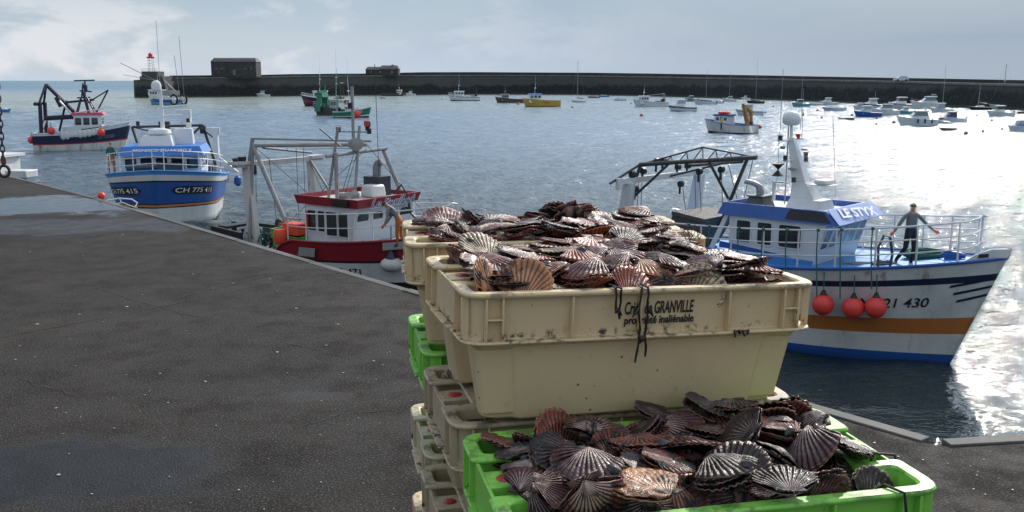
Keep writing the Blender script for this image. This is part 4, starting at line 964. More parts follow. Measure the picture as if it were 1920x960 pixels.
# wheelhouse
zd = 2.3; WX0, WX1, WY, WZ_ = 5.0, 7.5, 1.36, 1.27
m = MB(); zt = zd + WZ_
m.loft([[(WX0, -WY, zd - .1), (WX1, -WY, zd - .1), (WX1, WY, zd - .1), (WX0, WY, zd - .1)], [(WX0, -WY, zt), (WX1 + .42, -WY, zt), (WX1 + .42, WY, zt), (WX0, WY, zt)]]); m.build('wheelhouse_wall', wht, st)
bw_ = paint('pale_blue_wall', (.33, .52, .72), .4, .3)
for u0, u1 in ((.10, .27), (.36, .53), (.62, .88), ):
    q = wall_pts(WX0, -WY - .004, WX1, -WY - .004, zd, zt, u0, u1, .40, .88); quad_window(st, *q, gl, wht)
def fw(u0, u1, v0, v1, o=.004): return [(WX1 + .42 * v + o, -WY + 2 * WY * u, zd + WZ_ * v) for u, v in ((u0, v0), (u1, v0), (u1, v1), (u0, v1))]
m = MB(); m.slab([Vector(p) for p in fw(.0, 1, .02, .98, .003)], .004); m.build('front_panel', bw_, st)
for k in range(5): quad_window(st, *fw(.035 + .195 * k, .175 + .195 * k,   .42, .88, .012), gl if k < 2 else gl2, wht)
# side stripe and lower blue band of the house
m = MB(); m.slab([(WX0 - .9, -WY - .006, zd), (WX1 + .05, -WY - .006, zd), (WX1 + .08, -WY - .006, zd + .22), (WX0 - .9, -WY - .006, zd + .22)], .004); m.build('blue_band', blu2, st)
m = MB(); m.slab([(WX0 - .3, -WY - .014, zd + .27), (WX1 - .5, -WY - .014, zd + .25), (WX0 + .9, -WY - .014, zd + .36), (WX0 - .3, -WY - .014, zd + .46)], .004); m.build('blue_flash', blu, st)
# roof with slanting blue band
m = MB(); e = .2
def ring(i, z, fx=0): return [(WX0 - .25 - i, -WY - i, z), (WX1 + .45 + i + fx, -WY - i, z), (WX1 + .45 + i + fx, WY + i, z), (WX0 - .25 - i, WY + i, z)]
m.loft([ring(.10, zt - .02, .22), ring(-.02, zt + .32, -.08), ring(-.10, zt + .32, -.12), ring(-.10, zt + .14, -.12)], True, True); m.build('roof', [blu], st)
m = MB(); zz_ = zt + .15; m.box(((WX0 + WX1) / 2, 0, zz_), (WX1 - WX0, 2 * WY - .3, .03)); m.build('roof_top', wht, st)
# front fascia, pale blue with the name
A_, B__, C_, D__ = (WX1 + .80, -WY - .11, zt - .02), (WX1 + .80, WY + .11, zt - .02), (WX1 + .40, WY, zt + .34), (WX1 + .40, -WY, zt + .34)
m = MB(); m.slab([A_, B__, C_, D__], .02); 
for i_ in range(len(m.v)): m.v[i_] = m.v[i_] + Vector((.012, 0, .02))
m.build('front_fascia', paint('lilac_blue', (.22, .32, .62), .4, .25), st)
up = (Vector(D__) - Vector(A_)).normalized(); ri = Vector((0, 1, 0)); nn = ri.cross(up); 
Mx = Matrix(((ri.x, up.x, nn.x, 0), (ri.y, up.y, nn.y, 0), (ri.z, up.z, nn.z, 0), (0, 0, 0, 1)))
cen = (Vector(A_) + Vector(B__) + Vector(C_) + Vector(D__)) / 4 + nn * .085
text_mesh('boat_name', 'LE STYX', 1.95, 1, (0, 0, 0), (0, 0, 0), paint('name_white', (.78, .80, .82), .5, .1), st, .03, .25, Matrix.Translation(cen - up * .17) @ Mx, height=.34, ext=.004)
m = MB(); m.slab([(WX1 - .75, -WY - .105, zt + .04), (WX1 + .55, -WY - .105, zt + .04), (WX1 + .28, -WY - .02, zt + .30), (WX1 - .65, -WY - .02, zt + .30)], .03); m.build('black_vent', blk, st)
# window brace at the aft end, exhaust, mast
m = MB(); m.slab([(WX0 - .75, -WY, zd), (WX0 - .60, -WY, zd), (WX0 - .02, -WY, zt), (WX0 - .15, -WY, zt)], .06); m.slab([(WX0 - .75, WY, zd), (WX0 - .15, WY, zt), (WX0 - .02, WY, zt), (WX0 - .60, WY, zd)], .06); m.build('side_brace', wht, st)
MB.T = lambda x, y, z: (5.45 + (x - 3.85) * .62, y * .7, 3.66 + (z - zt - .15) * .42)
ex = MB(); ex.prism([(3.3, -1.2), (4.4, -1.2), (4.4, -.2), (3.3, -.2)], zt + .15, zt + 1.05, top=[(3.5, -1.05), (4.2, -1.05), (4.2, -.35), (3.5, -.35)]); ex.box((3.85, -.7, zt + 1.08), (.85, .85, .08)); exo = ex.build('exhaust_housing', paint('soot_grey', (.07, .075, .075), .55, .5), st)
p = MB(); p.pipe([(3.85, -.7, zt + 1.05), (3.85, -.7, zt + 1.45), (3.78, -.72, zt + 1.72), (3.55, -.8, zt + 1.92), (3.2, -.9, zt + 2.02)], .17, 12); p.build('exhaust_pipe', paint('pipe_grey', (.30, .32, .34), .4, .4), st)
mz = zt + .14
MB.T = lambda x, y, z: (6.75 + (x - 6.1) * .6, y * .62, mz + (z - mz) * .41)
m = MB()
m.prism([(5.2, -.75), (7.0, -.75), (7.0, .75), (5.2, .75)], mz, mz + .75, top=[(5.35, -.6), (6.9, -.55), (6.9, .55), (5.35, .6)])
m.prism([(5.35, -.5), (6.5, -.45), (6.5, .45), (5.35, .5)], mz + .75, mz + 1.85, top=[(5.3, -.34), (6.0, -.30), (6.0, .30), (5.3, .34)])
m.prism([(5.3, -.28), (6.0, -.26), (6.0, .26), (5.3, .28)], mz + 1.6, mz + 4.9, top=[(4.85, -.11), (5.12, -.1), (5.12, .1), (4.85, .11)])
m.tube((4.98, 0, mz + 4.85), (4.95, 0, mz + 5.75), .07)
m.box((4.95, 0, mz + 4.72), (.12, 2.3, .07)); m.box((5.15, 0, mz + 3.35), (.12, 1.7, .07)); m.box((6.7, 0, mz + 1.78), (1.1, .9, .06), top=(1, 1)); m.box((4.6, -.7, mz + 1.2), (.12, .12, 1.3)); m.box((4.9, -.7, mz + 1.85), (.8, .1, .08))
mast = m.build('mast', wht, st)
def sub(m_, name, mt, par): return m_.build(name, mt, par)
m = MB(); m.lathe((4.95, 0, mz + 5.72), [(.22, 0), (.34, .06), (.42, .25), (.42, .55), (.36, .78), (.22, .93), (.05, .99)], 18); m.build('radome', paint('radome_white', (.72, .73, .75), .35, .15), mast)
m = MB(); m.box((6.75, 0, mz + 2.0), (.55, 1.0, .30)); m.build('radar_box', wht, mast, bevel=.04)
for (x, y, z, mt, nm) in ((4.95, -1.0, 4.76, dstl, 'navigation_lamp'), (4.95, .72, 4.76, redb, 'navigation_lamp'), (5.15, -.8, 3.4, dstl, 'navigation_lamp'), (5.45, .62, 3.55, dstl, 'navigation_lamp'), (5.5, .55, 3.2, dstl, 'navigation_lamp'), (5.5, -.55, 1.9, dstl, 'navigation_lamp')):
    m = MB(); m.lathe((x, y, mz + z), [(.11, 0), (.13, .03), (.10, .06), (.10, .25), (.13, .28), (.11, .33)], 10); m.build(nm, mt, mast)
m = MB(); m.lathe((5.5, .3, mz + 4.0), [(.05, 0), (.17, .04), (.15, .14), (.04, .18)], 10); m.build('antenna_pod', grey, mast)
m = MB(); m.lathe((5.35, -.45, mz + 2.65), [(.05, 0), (.2, .1), (.2, .2), (.04, .25)], 10); m.build('antenna_pod', grey, mast)
m = MB(); m.ball((4.95, -.72, mz + 4.25), .13); m.build('antenna_pod', grey, mast)
# hanging day shape (two cones)
m = MB(); m.lathe((5.0, -1.15, mz + 2.35), [(.30, 0), (.02, .42), (.30, .84)], 10); m.build('day_shape', blk, mast)
for a_, b_ in (((4.95, -1.1, mz + 4.7), (5.0, -1.15, mz + 3.2)), ((5.0, -1.15, mz + 2.35), (4.6, -1.0, mz + .2)), ((4.95, 1.1, mz + 4.75), (4.9, 1.1, mz + 8.2)), ((4.95, .9, mz + 4.75), (4.95, .9, mz + 7.0)), ((4.95, -1.05, mz + 4.75), (4.95, -1.05, mz + 9.5)), ((6.9, 1.0, mz + .3), (6.5, 1.0, mz + 6.3)), ((4.95, -1.0, mz + 4.7), (4.7, -1.4, mz + 3.6))): m = MB(); m.tube(a_, b_, .010, n=5); m.build('whip_antenna', grey, st)
m = MB(); m.tube((4.5, .6, mz + .1), (4.5, .6, mz + 6), .03); m.build('pole', galv, st)
MB.T = None
# rails
ts = [.33 + .67 * k / 24 for k in range(25)]
def rp(s): return [(Vector(pt(t, 1, s)) + Vector((-.12 if t > .96 else 0, -s * .06, 0))) for t in ts]
R1 = rp(-1); R2 = rp(1)
full = [p for p in R1] + [p for p in R2[::-1]]
# the rail steps in before the very stem, rounded
full = [Vector((min(p.x, 11.35), p.y, p.z)) for p in full]
full = [p for i, p in enumerate(full) if i == 0 or (p - full[i - 1]).length > .05]
rail(st, full, 1.02, wht, 19, .026, 2)
for k, t in enumerate((.38, .44, .52, .58, .635, .70, .745, .80)):
    a = Vector(pt(t, 1, -1)); m = MB(); lo_ = -.75 if k in (3, 5, 6) else -.5; m.pipe([a + Vector((0, .02, 1.05)), a + Vector((.05, -.10, .5)), a + Vector((.1, -.13, 0)), a + Vector((.14, -.12, lo_))], .018, 5)
    m.ball(a + Vector((0, .04, 1.02)), .05, 8, 5); m.build('green_line', rope_g, st)
for px, py, lab in ((1553, 568, 'left of the three, beside the crate rim'), (1610, 574, 'middle of the three'), (1651, 573, 'right of the three, beside the number')):
    t = TP(.74, px); a = st.matrix_basis @ Vector(pt(t, .74, -1))
    d_ = Matrix.Rotation(hd, 3, 'Z') @ Vector((0, -1, 0)); c0 = Vector((a.x, a.y, at_y(px, py, a.y).z)) + d_ * .27
    bu = empty('fender_buoy', c0, 0, f'round red fender hanging on the white hull, {lab}', 'fender', 'red fenders on the near boat')
    m = MB(); m.ball((0, 0, 0), .275, 20, 14, (1, 1, 1.03)); m.build('ball', fend, bu)
    m = MB(); m.lathe((0, 0, .25), [(.11, 0), (.07, .06), (.04, .14)], 10); m.build('eye', blk, bu)
    m = MB(); m.tube((0, 0, .36), (0, .05, .85), .014, n=5); m.build('rope', rope_g, bu)
# ropes and hoses on the foredeck: coils
def coil(name, c, r, n, mt, label, parent=None, squash=.5, loops=5, th=.02):
    rr = random.Random(int(c[0] * 100) + n); m = MB()
    for k in range(loops):
        a0 = rr.uniform(0, 6.28); rx = r * rr.uniform(.65, 1); pts = []
        for i in range(18):
            a = a0 + 2 * pi * i / 18; pts.append(Vector(c) + Vector((rx * cos(a), rx * .8 * sin(a), th * (1 + k * .45) + rr.uniform(-.01, .03))))
        m.pipe(pts, th, 5, closed=True)
    o = m.build(name, mt, parent); return o if parent else tag(o, label, 'rope')
MS = st.matrix_basis
def W_(x, y, z): return MS @ Vector((x, y, z))
c0 = W_(9.75, .75, 2.58); coil('rope_coil', c0, .62, 1, rope_g, 'blue green rope piled in a heap on the blue foredeck by the bow rail', loops=11, th=.032)
c0 = W_(9.2, -.65, 2.52); coil('hose_coil', c0, .30, 2, paint('grey_hose', (.12, .15, .15), .6), 'grey hose coiled on the blue foredeck at the feet of the man in grey', loops=6, th=.022)
m = MB(); m.pipe([W_(8.2, -.9, 2.5), W_(8.4, -.7, 2.5), W_(8.8, -.6, 2.52), W_(9.1, -.4, 2.54)], .03, 6); m.pipe([W_(8.1, -.7, 2.5), W_(8.5, -.9, 2.5), W_(9.0, -.5, 2.53)], .025, 6); tag(m.build('mooring_rope', rope_b), 'pale mooring rope lying across the blue foredeck', 'rope')
m = MB(); m.box((10.6, .35, 2.78), (.4, .12, .3)); m.tube((10.4, .35, 2.85), (10.9, .35, 2.85), .07); m.tube((10.0, .6, 2.6), (10.7, .2, 3.05), .03); m.build('bow_winch', blu, st)
m = MB(); m.pipe([(9.35, -1.35, 2.5), (9.3, -1.32, 3.1), (9.38, -1.2, 3.4), (9.5, -1.1, 3.35), (9.55, -1.0, 2.9), (9.5, -1.0, 2.5)], .035, 6); m.build('bent_hose', dstl, st)
# aft gantry
gx = 1.6
MB.T = lambda x, y, z: (gx + (x - gx) * .58, y * .95, 2.2 + (z - 2.2) * .70 + max(0, x - gx - 2) * .05)
m = MB()
for s_ in (-1, 1):
    y = s_ * 2.05
    m.loft([[(gx - .45, y - .14, 1.9), (gx + .45, y - .14, 1.9), (gx + .45, y + .14, 1.9), (gx - .45, y + .14, 1.9)], [(gx + .25, y - .12, 5.15), (gx + .75, y - .12, 5.15), (gx + .75, y + .12, 5.15), (gx + .25, y + .12, 5.15)]])
m.box((gx + .45, 0, 5.25), (.22, 5.2, .24)); m.box((gx + .45, -2.55, 5.15), (.2, .2, .5)); m.build('gantry', wht, st)
m = MB()
b0, b1 = Vector((gx + .5, -1.5, 5.9)), Vector((gx + 5.6, -.9, 5.95))
f0, f1 = Vector((gx + .5, 1.5, 5.6)), Vector((gx + 5.2, .9, 5.7))
tip_ = Vector((gx + 5.9, 0, 6.05))
m.tube(b0, tip_, .10, n=10); m.tube(f0, tip_ - Vector((.8, 0, .15)), .07)
apex = b0.lerp(tip_, .5) + Vector((0, .3, .62))
m.tube(b0, apex, .035); m.tube(apex, tip_, .035)
for k in range(1, 8):
    q = k / 8; top_ = (b0.lerp(apex, q * 2) if q < .5 else apex.lerp(tip_, q * 2 - 1)); m.tube(b0.lerp(tip_, q - .05), top_, .025, n=6); m.tube(b0.lerp(tip_, q + .05), top_, .025, n=6)
m.tube(b0 + Vector((.05, 0, 0)), (gx - .1, -2.3, 2.6), .07); m.tube(b0.lerp(tip_, .25), (gx + .1, -2.0, 4.1), .06); m.tube(tip_ - Vector((.5, 0, 0)), (gx + 3.6, .3, 3.0), .08); m.tube(b0.lerp(tip_, .6), (gx + 4.2, .2, 4.3), .06)
m.tube(b0, (gx + .3, -2.9, 5.2), .06); m.tube(f0.lerp(tip_, .6), (gx + .4, .2, 5.2), .05)
m.build('boom', dstl, st)
for x, y, z in ((gx + .5, -1.9, 5.5), (gx + .5, -1.3, 5.6), (gx + .9, -.9, 6.0), (gx + 1.3, -.9, 6.05), (gx + .5, .7, 5.6), (gx + .5, 1.3, 5.6), (gx + .5, .9, 4.8), (gx + .5, -1.7, 4.85), (gx + 2.9, -.3, 5.55), (gx + 4.1, -.2, 5.6)): m = MB(); m.tube((x, y - .08, z), (x, y + .08, z), .15, n=12); m.tube((x, y - .05, z - .1), (x, y - .05, z - .45), .05); m.build('pulley_block', blk, st)
for a_, b_ in (((gx + 2.9, -.3, 5.4), (gx + 2.6, .2, 3.6)), ((gx + 2.3, 0, 5.6), (gx + 2.0, .5, 3.2)), ((gx + 4.1, -.2, 5.6), (gx + 3.9, .2, 3.6)), ((gx + 5.7, 0, 6.0), (gx + 4.5, .4, 2.6)), ((gx + 4.3, 0, 5.8), (gx + 5.2, .3, 2.8)), ((gx + .9, -1.9, 5.2), (gx + .8, -1.9, 2.5)), ((gx + 1, -1.8, 5.2), (gx + .95, -1.8, 2.5)), ((gx + .6, .9, 4.8), (gx + 1.0, 1.0, 2.6))): m = MB(); m.tube(a_, b_, .015, n=5); m.build('hoist_wire', dstl, st)
m = MB(); m.loft([[(gx + 1.4, -.9, 2.2), (gx + 3.0, -.9, 2.2), (gx + 3.0, .9, 2.2), (gx + 1.4, .9, 2.2)], [(gx + 2.1, -1.0, 3.85), (gx + 3.9, -1.0, 3.55), (gx + 3.9, 1.0, 3.55), (gx + 2.1, 1.0, 3.85)]]); m.box((gx + 3.0, -1.02, 3.68), (1.9, .06, .16), rot=(0, .165, 0)); m.build('dredge_hopper', paint('hopper_grey', (.075, .072, .068), .7, .5, 2, rust=.5), st)
m = MB(); m.box((gx + 2.2, -1.2, 1.95), (2.6, 1.6, .5)); m.box((gx + .8, .4, 2.0), (1.2, 2.4, .7)); m.build('deck_gear', dstl, st)
MB.T = None

# ---------------------------------------------------------------- the red and white boat in the middle
hd = R(-35); L = 11.5; Bm = 4.3
tipp = Vector((-1.6, 31.0, 0))
pb = empty('fishing_boat', place_bow(tipp, hd, L), hd, 'red and white fishing boat with steel gantry, just left of the crates', 'fishing boat')
pt = hull_fn(L, Bm, 1.8, 2.45, rake=.8, flare=.24, full=.5, sheer=lambda t: 1.05 + .85 * min(1, max(0, (t - .40) / .10)) + .5 * max(0, t - .5) ** 2 * 4)
make_hull(pb, pt, [(-1, .10, 3), (.10, .30, 3), (.30, .63, 1), (.63, .67, 3), (.67, 1.0, 2)], [blu, hwt, redb, blk, redb], .93, paint('blue_grey_deck', (.22, .30, .38), .6, .4), redb)
PB = pb.matrix_basis
hull_text(pb, pt, 'GV A33 471', -1, .60, .76, .48, .26, blk)
zd = 1.8; X0, X1, Y_, Hh = 5.75, 7.85, 1.45, 1.2; zt = zd + Hh + .1
m = MB(); m.loft([[(X0, -Y_, zd - .3), (X1, -Y_, zd - .3), (X1, Y_, zd - .3), (X0, Y_, zd - .3)], [(X0, -Y_, zt), (X1 + .25, -Y_, zt), (X1 + .25, Y_, zt), (X0, Y_, zt)]]); m.build('wheelhouse_wall', wht, pb)
for u0, u1, mt in ((.04, .22, gl), (.27, .42, gl), (.45, .70, gl), (.74, .95, gl)):
    quad_window(pb, *wall_pts(X0, -Y_ - .004, X1, -Y_ - .004, zd, zt, u0, u1, .22 if u0 > .4 else .3, .84), mt, wht)
for k in range(4):
    u0 = .04 + .245 * k; quad_window(pb, *[(X1 + .25 * v + .01, -Y_ + 2 * Y_ * u, zd + (zt - zd) * v) for u, v in ((u0, .28), (u0 + .19, .28), (u0 + .19, .84), (u0, .84))], gl, wht, rnd=.22)
m = MB(); m.box((X0 + .06, -Y_ - .05, zd + .75), (.10, .06, .6)); m.build('lifebuoy_bar', red, pb)
m = MB()
def ring2(i, z, fx=0): return [(X0 - .3 - i, -Y_ - i, z), (X1 + .25 + i + fx, -Y_ - i, z), (X1 + .25 + i + fx, Y_ + i, z), (X0 - .3 - i, Y_ + i, z)]
m.loft([ring2(.08, zt, .08), ring2(.15, zt + .30, .12), ring2(.08, zt + .30, .08), ring2(.02, zt + .12, .06)], True, True); m.build('roof', redb, pb)
m = MB(); m.box(((X0 + X1) / 2, 0, zt + .14), (X1 - X0 + .4, 2 * Y_ - .05, .03)); m.build('roof_top', paint('roof_cream', (.55, .52, .47), .6, .5), pb)
m = MB(); m.box((X1 - .3, -Y_ - .16, zt + .16), (.75, .10, .2)); m.build('floodlight', blk, pb)
x_ = X1 + .3 + .36
up = Vector((.10, 0, .30)).normalized(); ri = Vector((0, 1, 0)); nn = ri.cross(up)
Mx = Matrix(((ri.x, up.x, nn.x, 0), (ri.y, up.y, nn.y, 0), (ri.z, up.z, nn.z, 0), (0, 0, 0, 1)))
text_mesh('boat_name', 'Le Poulbot', 2.25, 1, None, None, paint('name_pale', (.62, .64, .72), .5, .1), pb, .055, .2, Matrix.Translation(Vector((X1 + .43, .1, zt + .01)) + nn * .09) @ Mx, height=.36, ext=.004)
text_mesh('boat_name', 'Le Poulbot', 2.19, 1, None, None, paint('name_navy', (.03, .035, .10), .5, .1), pb, -.01, .2, Matrix.Translation(Vector((X1 + .43, .1, zt + .03)) + nn * .10) @ Mx, height=.32, ext=.004)
# roof clutter
rz_ = zt + .16
MB.T = lambda x, y, z: (6.9 + (x - 5.0) * .72, y * .8, rz_ + (z - rz_) * .62)
m = MB(); m.box((5.4, .5, rz_ + .35), (.9, .9, .7), top=(.8, .9)); m.build('life_raft_case', wht, pb, bevel=.08)
m = MB(); m.box((5.1, 1.05, rz_ + .55), (1.0, .8, 1.1)); m.build('exhaust_box', paint('dark_navy_box', (.03, .04, .055), .5, .3), pb)
m = MB(); m.pipe([(5.1, 1.05, rz_ + 1.05), (5.1, 1.05, rz_ + 1.6), (5.15, 1.1, rz_ + 1.85), (5.4, 1.15, rz_ + 1.95)], .20, 10); m.build('exhaust_pipe', grey, pb)
m = MB(); m.lathe((4.6, -.7, rz_), [(.22, 0), (.28, .15), (.2, .3), (.05, .34)], 12); m.lathe((5.0, -.3, rz_), [(.2, 0), (.24, .2), (.1, .4)], 12); m.tube((5.2, -.9, rz_ + .25), (5.35, -.95, rz_ + .25), .17, n=14); m.build('roof_fitting', galv, pb)
m = MB()
mx = 4.7
m.tube((mx, -1.1, rz_), (mx, -1.1, rz_ + 2.6), .09); m.tube((mx - .2, -1.5, rz_ + 2.4), (mx + .1, 2.0, rz_ + 2.6), .10); m.tube((mx, 1.9, rz_ + 2.5), (mx + 1.0, 2.1, rz_ - .1), .10)
m.tube((mx - .9, -1.1, rz_ - 1.5), (mx + .1, -1.0, rz_ + 4.0), .07); m.tube((mx, 0, rz_ + .2), (mx + .1, .3, rz_ + 4.0), .07); m.tube((mx - .2, -.6, rz_ + 2.9), (mx - .9, -1.2, rz_ + 3.9), .05)
m.tube((mx, 0, rz_ + 2.6), (mx, 0, rz_ + 6.2), .075); m.lathe((mx + .1, .0, rz_ + 3.0), [(.05, 0), (.36, .06), (.36, .22), (.05, .3)], 14, axis=(1, -.6, 0))
m.build('mast', galv, pb)
for y, z in ((-.15, 5.0), (-.9, 3.7), (.9, 3.7), (1.0, 3.5), (.95, 3.9)): m = MB(); light_cluster(m, (mx, y, rz_ + z), .11, .3); m.build('navigation_lamp', blk, pb)
m = MB(); m.tube((mx, -1.0, rz_ + 3.75), (mx, 1.0, rz_ + 3.6), .04); m.build('lamp_arm', galv, pb)
m = MB(); light_cluster(m, (mx + .02, .82, rz_ + 3.95), .12, .3); m.build('red_lamp', red, pb)
# gantry: two legs aft, long boom and A frames
MB.T = None
gx = 2.6
h1_ = Vector((6.9, .5, 5.35))
MB.T = lambda x, y, z: (gx + (x - gx) * .85, y * .80, 1.0 + (z - 1.4) * .715)
m = MB()
for s_ in (-1, 1):
    y = s_ * 1.95
    m.loft([[(gx - .5, y - .16, 1.4), (gx + .9, y - .16, 1.4), (gx + .9, y + .16, 1.4), (gx - .5, y + .16, 1.4)], [(gx + .25, y - .13, 3.0), (gx + .75, y - .13, 3.0), (gx + .75, y + .13, 3.0), (gx + .25, y + .13, 3.0)], [(gx + .1, y - .12, 6.0), (gx + .5, y - .12, 6.0), (gx + .5, y + .12, 6.0), (gx + .1, y + .12, 6.0)]])
m.box((gx + .3, 0, 6.05), (.28, 5.3, .26)); m.box((gx + .3, -2.3, 6.15), (.5, 1.0, .16)); m.box((gx + .3, 2.2, 6.15), (.5, .8, .16)); m.build('gantry', paint('white_gantry', (.62, .60, .58), .45, .5, 1.5, rust=.3), pb)
m = MB(); h0 = Vector((gx + .6, -1.8, 7.0)); h1 = Vector((7.6, .6, 7.1))
m.tube(h0, h1, .10, n=10); m.tube(h0 + Vector((0, 0, .35)), h1 + Vector((0, .3, .15)), .055); m.tube(h0, (gx + 3.4, -2.1, 2.0), .10, n=10); m.tube((gx + .4, -1.9, 6.1), h0 + Vector((0, 0, .4)), .09); m.tube(h0, (gx + .5, -2.2, 1.9), .08)
m.tube((gx + .5, 1.7, 6.0), (gx + 3.6, 1.2, 2.6), .06); m.tube((gx + 1.0, -1.6, 6.9), (gx + .5, 1.8, 6.4), .07); m.box((gx + 3.0, -2.0, 3.55), (1.0, .1, .08)); m.build('boom', galv, pb)
for a_, b_ in ((h0, (gx + 6.4, -1.2, 2.6)), (h1, (12.3, 0, 2.9)), ((gx + .2, -1.6, 6.6), (gx + .1, -1.8, 1.8)), ((gx + .4, -1.5, 6.6), (gx + .3, -1.6, 1.8)), ((gx + .9, -1.2, 6.4), (gx + 1.1, -1.0, 2.0)), ((gx + .6, 1.6, 5.8), (gx + 3.2, .9, 2.4)), (h1 + Vector((-.3, -.2, -.2)), (7.0, -.4, 4.2)), (h1 + Vector((-.3, -.4, -.2)), (7.0, -.6, 4.2)), ((7.9, .9, 11.0), (8.0, .9, 5.0)), ((7.6, .6, 6.9), (3.4, -1.5, 2.0)), ((3.0, 1.4, 6.6), (6.9, .4, 6.9)), ((5.0, -1.0, 6.9), (5.2, -1.2, 2.6)), ((4.0, .4, 6.9), (4.1, .3, 2.0)), (h0 + Vector((1.4, .6, -.1)), h0 + Vector((1.5, .6, -.2)))): m = MB(); m.tube(a_, b_, .013, n=5); m.build('rigging_wire', dstl, pb)
for q_ in (((gx + .3, -2.2, 6.2), (gx + .3, -2.2, 6.45), .18), ((gx + .3, -1.6, 6.0), (gx + .3, -1.6, 5.5), .16), ((gx + .3, -2.55, 6.2), (gx + .3, -2.6, 6.4), .12)): m = MB(); m.tube(*q_); m.build('pulley_block', blk, pb)
# stern gear
MB.T = lambda x, y, z: (x + 2.2, y * .95, z * .80)
m = MB(); m.box((-.35, -1.5, 2.5), (.5, 1.2, .12)); m.slab([(-.1, -2.3, 1.2), (.9, -2.3, 1.2), (.9, -2.3, 2.4), (-.7, -2.3, 2.55), (-.8, -2.3, 2.4)], .1); m.slab([(-.8, -.6, 2.35), (.8, -.6, 2.35), (.8, -.6, 2.5), (-.8, -.6, 2.5)], .1); m.box((-.75, -1.2, 2.1), (.14, .14, 1.0)); m.box((-.95, -2.1, 2.0), (.28, .28, .5)); MB.T = None; m.build('stern_frame', blk, pb)
m = MB(); m.box((2.2, 1.3, 1.3), (3.0, .9, .5)); m.box((2.6, 1.2, 1.6), (1.4, .5, .5))
for k in range(8): m.tube((.9 + k * .42, 1.5, 1.6), (.9 + k * .42, 1.85, 1.6), .22, n=10)
m.build('dredge_teeth', dstl, pb)
rq = random.Random(4)
for k in range(5):
    m = MB(); c0 = Vector((2.4 + k * .62, -.9 + rq.uniform(-.5, .6), 1.2)); 
    for j in range(7): m.pipe([c0 + Vector((rq.uniform(-.35, .35), rq.uniform(-.35, .35), rq.uniform(0, .7))) for _ in range(5)], .045, 5)
    m.build('net_heap', (blk, rope_g, dstl, brown, blk)[k], pb)
fr = [Vector(pt(t, 1, -1)) + Vector((0, .08, 0)) for t in [.50 + .50 * k / 20 for k in range(21)]]; fr2 = [Vector(pt(t, 1, 1)) + Vector((0, -.08, 0)) for t in [.55 + .45 * k / 20 for k in range(21)]]
fl = fr + fr2[::-1]; fl = [Vector((min(p.x, 11.1), p.y, p.z)) for p in fl]; fl = [p for i, p in enumerate(fl) if i == 0 or (p - fl[i - 1]).length > .05]
rail(pb, fl, .95, wht, 15, .024, 1)
m = MB(); m.slab([(6.0, -2.17, 1.40), (6.8, -2.17, 1.42), (6.85, -2.18, 1.72), (6.1, -2.18, 1.70)], .03); m.build('hull_hatch', galv, pb)
m = MB(); m.slab([Vector(pt(.83, 1, -1)) + Vector((0, -.04, -.30)), Vector(pt(.88, 1, -1)) + Vector((0, -.04, -.30)), Vector(pt(.88, 1, -1)) + Vector((0, -.04, -.05)), Vector(pt(.83, 1, -1)) + Vector((0, -.04, -.05))], .03); m.build('step_plate', galv, pb)
# crates and orange gear on its aft deck
def fish_box(mb, c, d): 
    x, y, z = c; w_, l_, h_ = d; mb.box((x, y, z + .02), (w_, l_, .03))
    for s_ in (-1, 1): mb.box((x + s_ * w_ / 2, y, z + h_ / 2), (.03, l_, h_)); mb.box((x, y + s_ * l_ / 2, z + h_ / 2), (w_, .03, h_))
    for s_ in (-1, 1): mb.box((x + s_ * w_ / 2, y, z + h_), (.07, l_ + .06, .03)); mb.box((x, y + s_ * l_ / 2, z + h_), (w_ + .06, .07, .03))
def deck_thing(root, name, c, label, cat, build, group=None, rz=0):
    M = root.matrix_basis @ Vector(c); e = empty(name, M, root.rotation_euler.z + rz, label, cat, group); build(e); return e
ogs = paint('orange_gear', (.85, .10, .04), .5, .2)
for (x, y, z, lab) in ((4.6, -1.35, 1.45, 'lower green fish box on the aft deck of the red boat'), (4.55, -1.4, 1.78, 'green fish box stacked on another on the aft deck of the red boat'), (5.35, -1.6, 1.62, 'green fish box nearest the wheelhouse of the red boat')):
    def bl(e):
        m = MB(); fish_box(m, (0, 0, 0), (.8, .6, .32)); m.build('box_shell', paint('green_box', (.13, .38, .06), .5, .3), e)
    deck_thing(pb, 'fish_box', (x, y, z), lab, 'fish box', bl, 'green fish boxes on the red boat')
o = MB(); o.box((0, 0, .18), (.75, .5, .36)); o.box((0, 0, .38), (.82, .56, .05)); oo = o.build('orange_basket', ogs, None, bevel=.03); oo.location = PB @ Vector((5.25, -1.55, 1.98)); oo.rotation_euler = (0, 0, hd); tag(oo, 'bright orange basket on top of the green box on the red boat', 'basket', 'orange baskets')
o = MB(); o.lathe((0, 0, 0), [(.2, 0), (.26, .1), (.26, .4), (.22, .5)], 12); oo = o.build('orange_basket', ogs); oo.location = PB @ Vector((5.0, -2.0, 1.70)); tag(oo, 'small orange bucket below the basket at the side of the red boat', 'bucket', 'orange baskets')
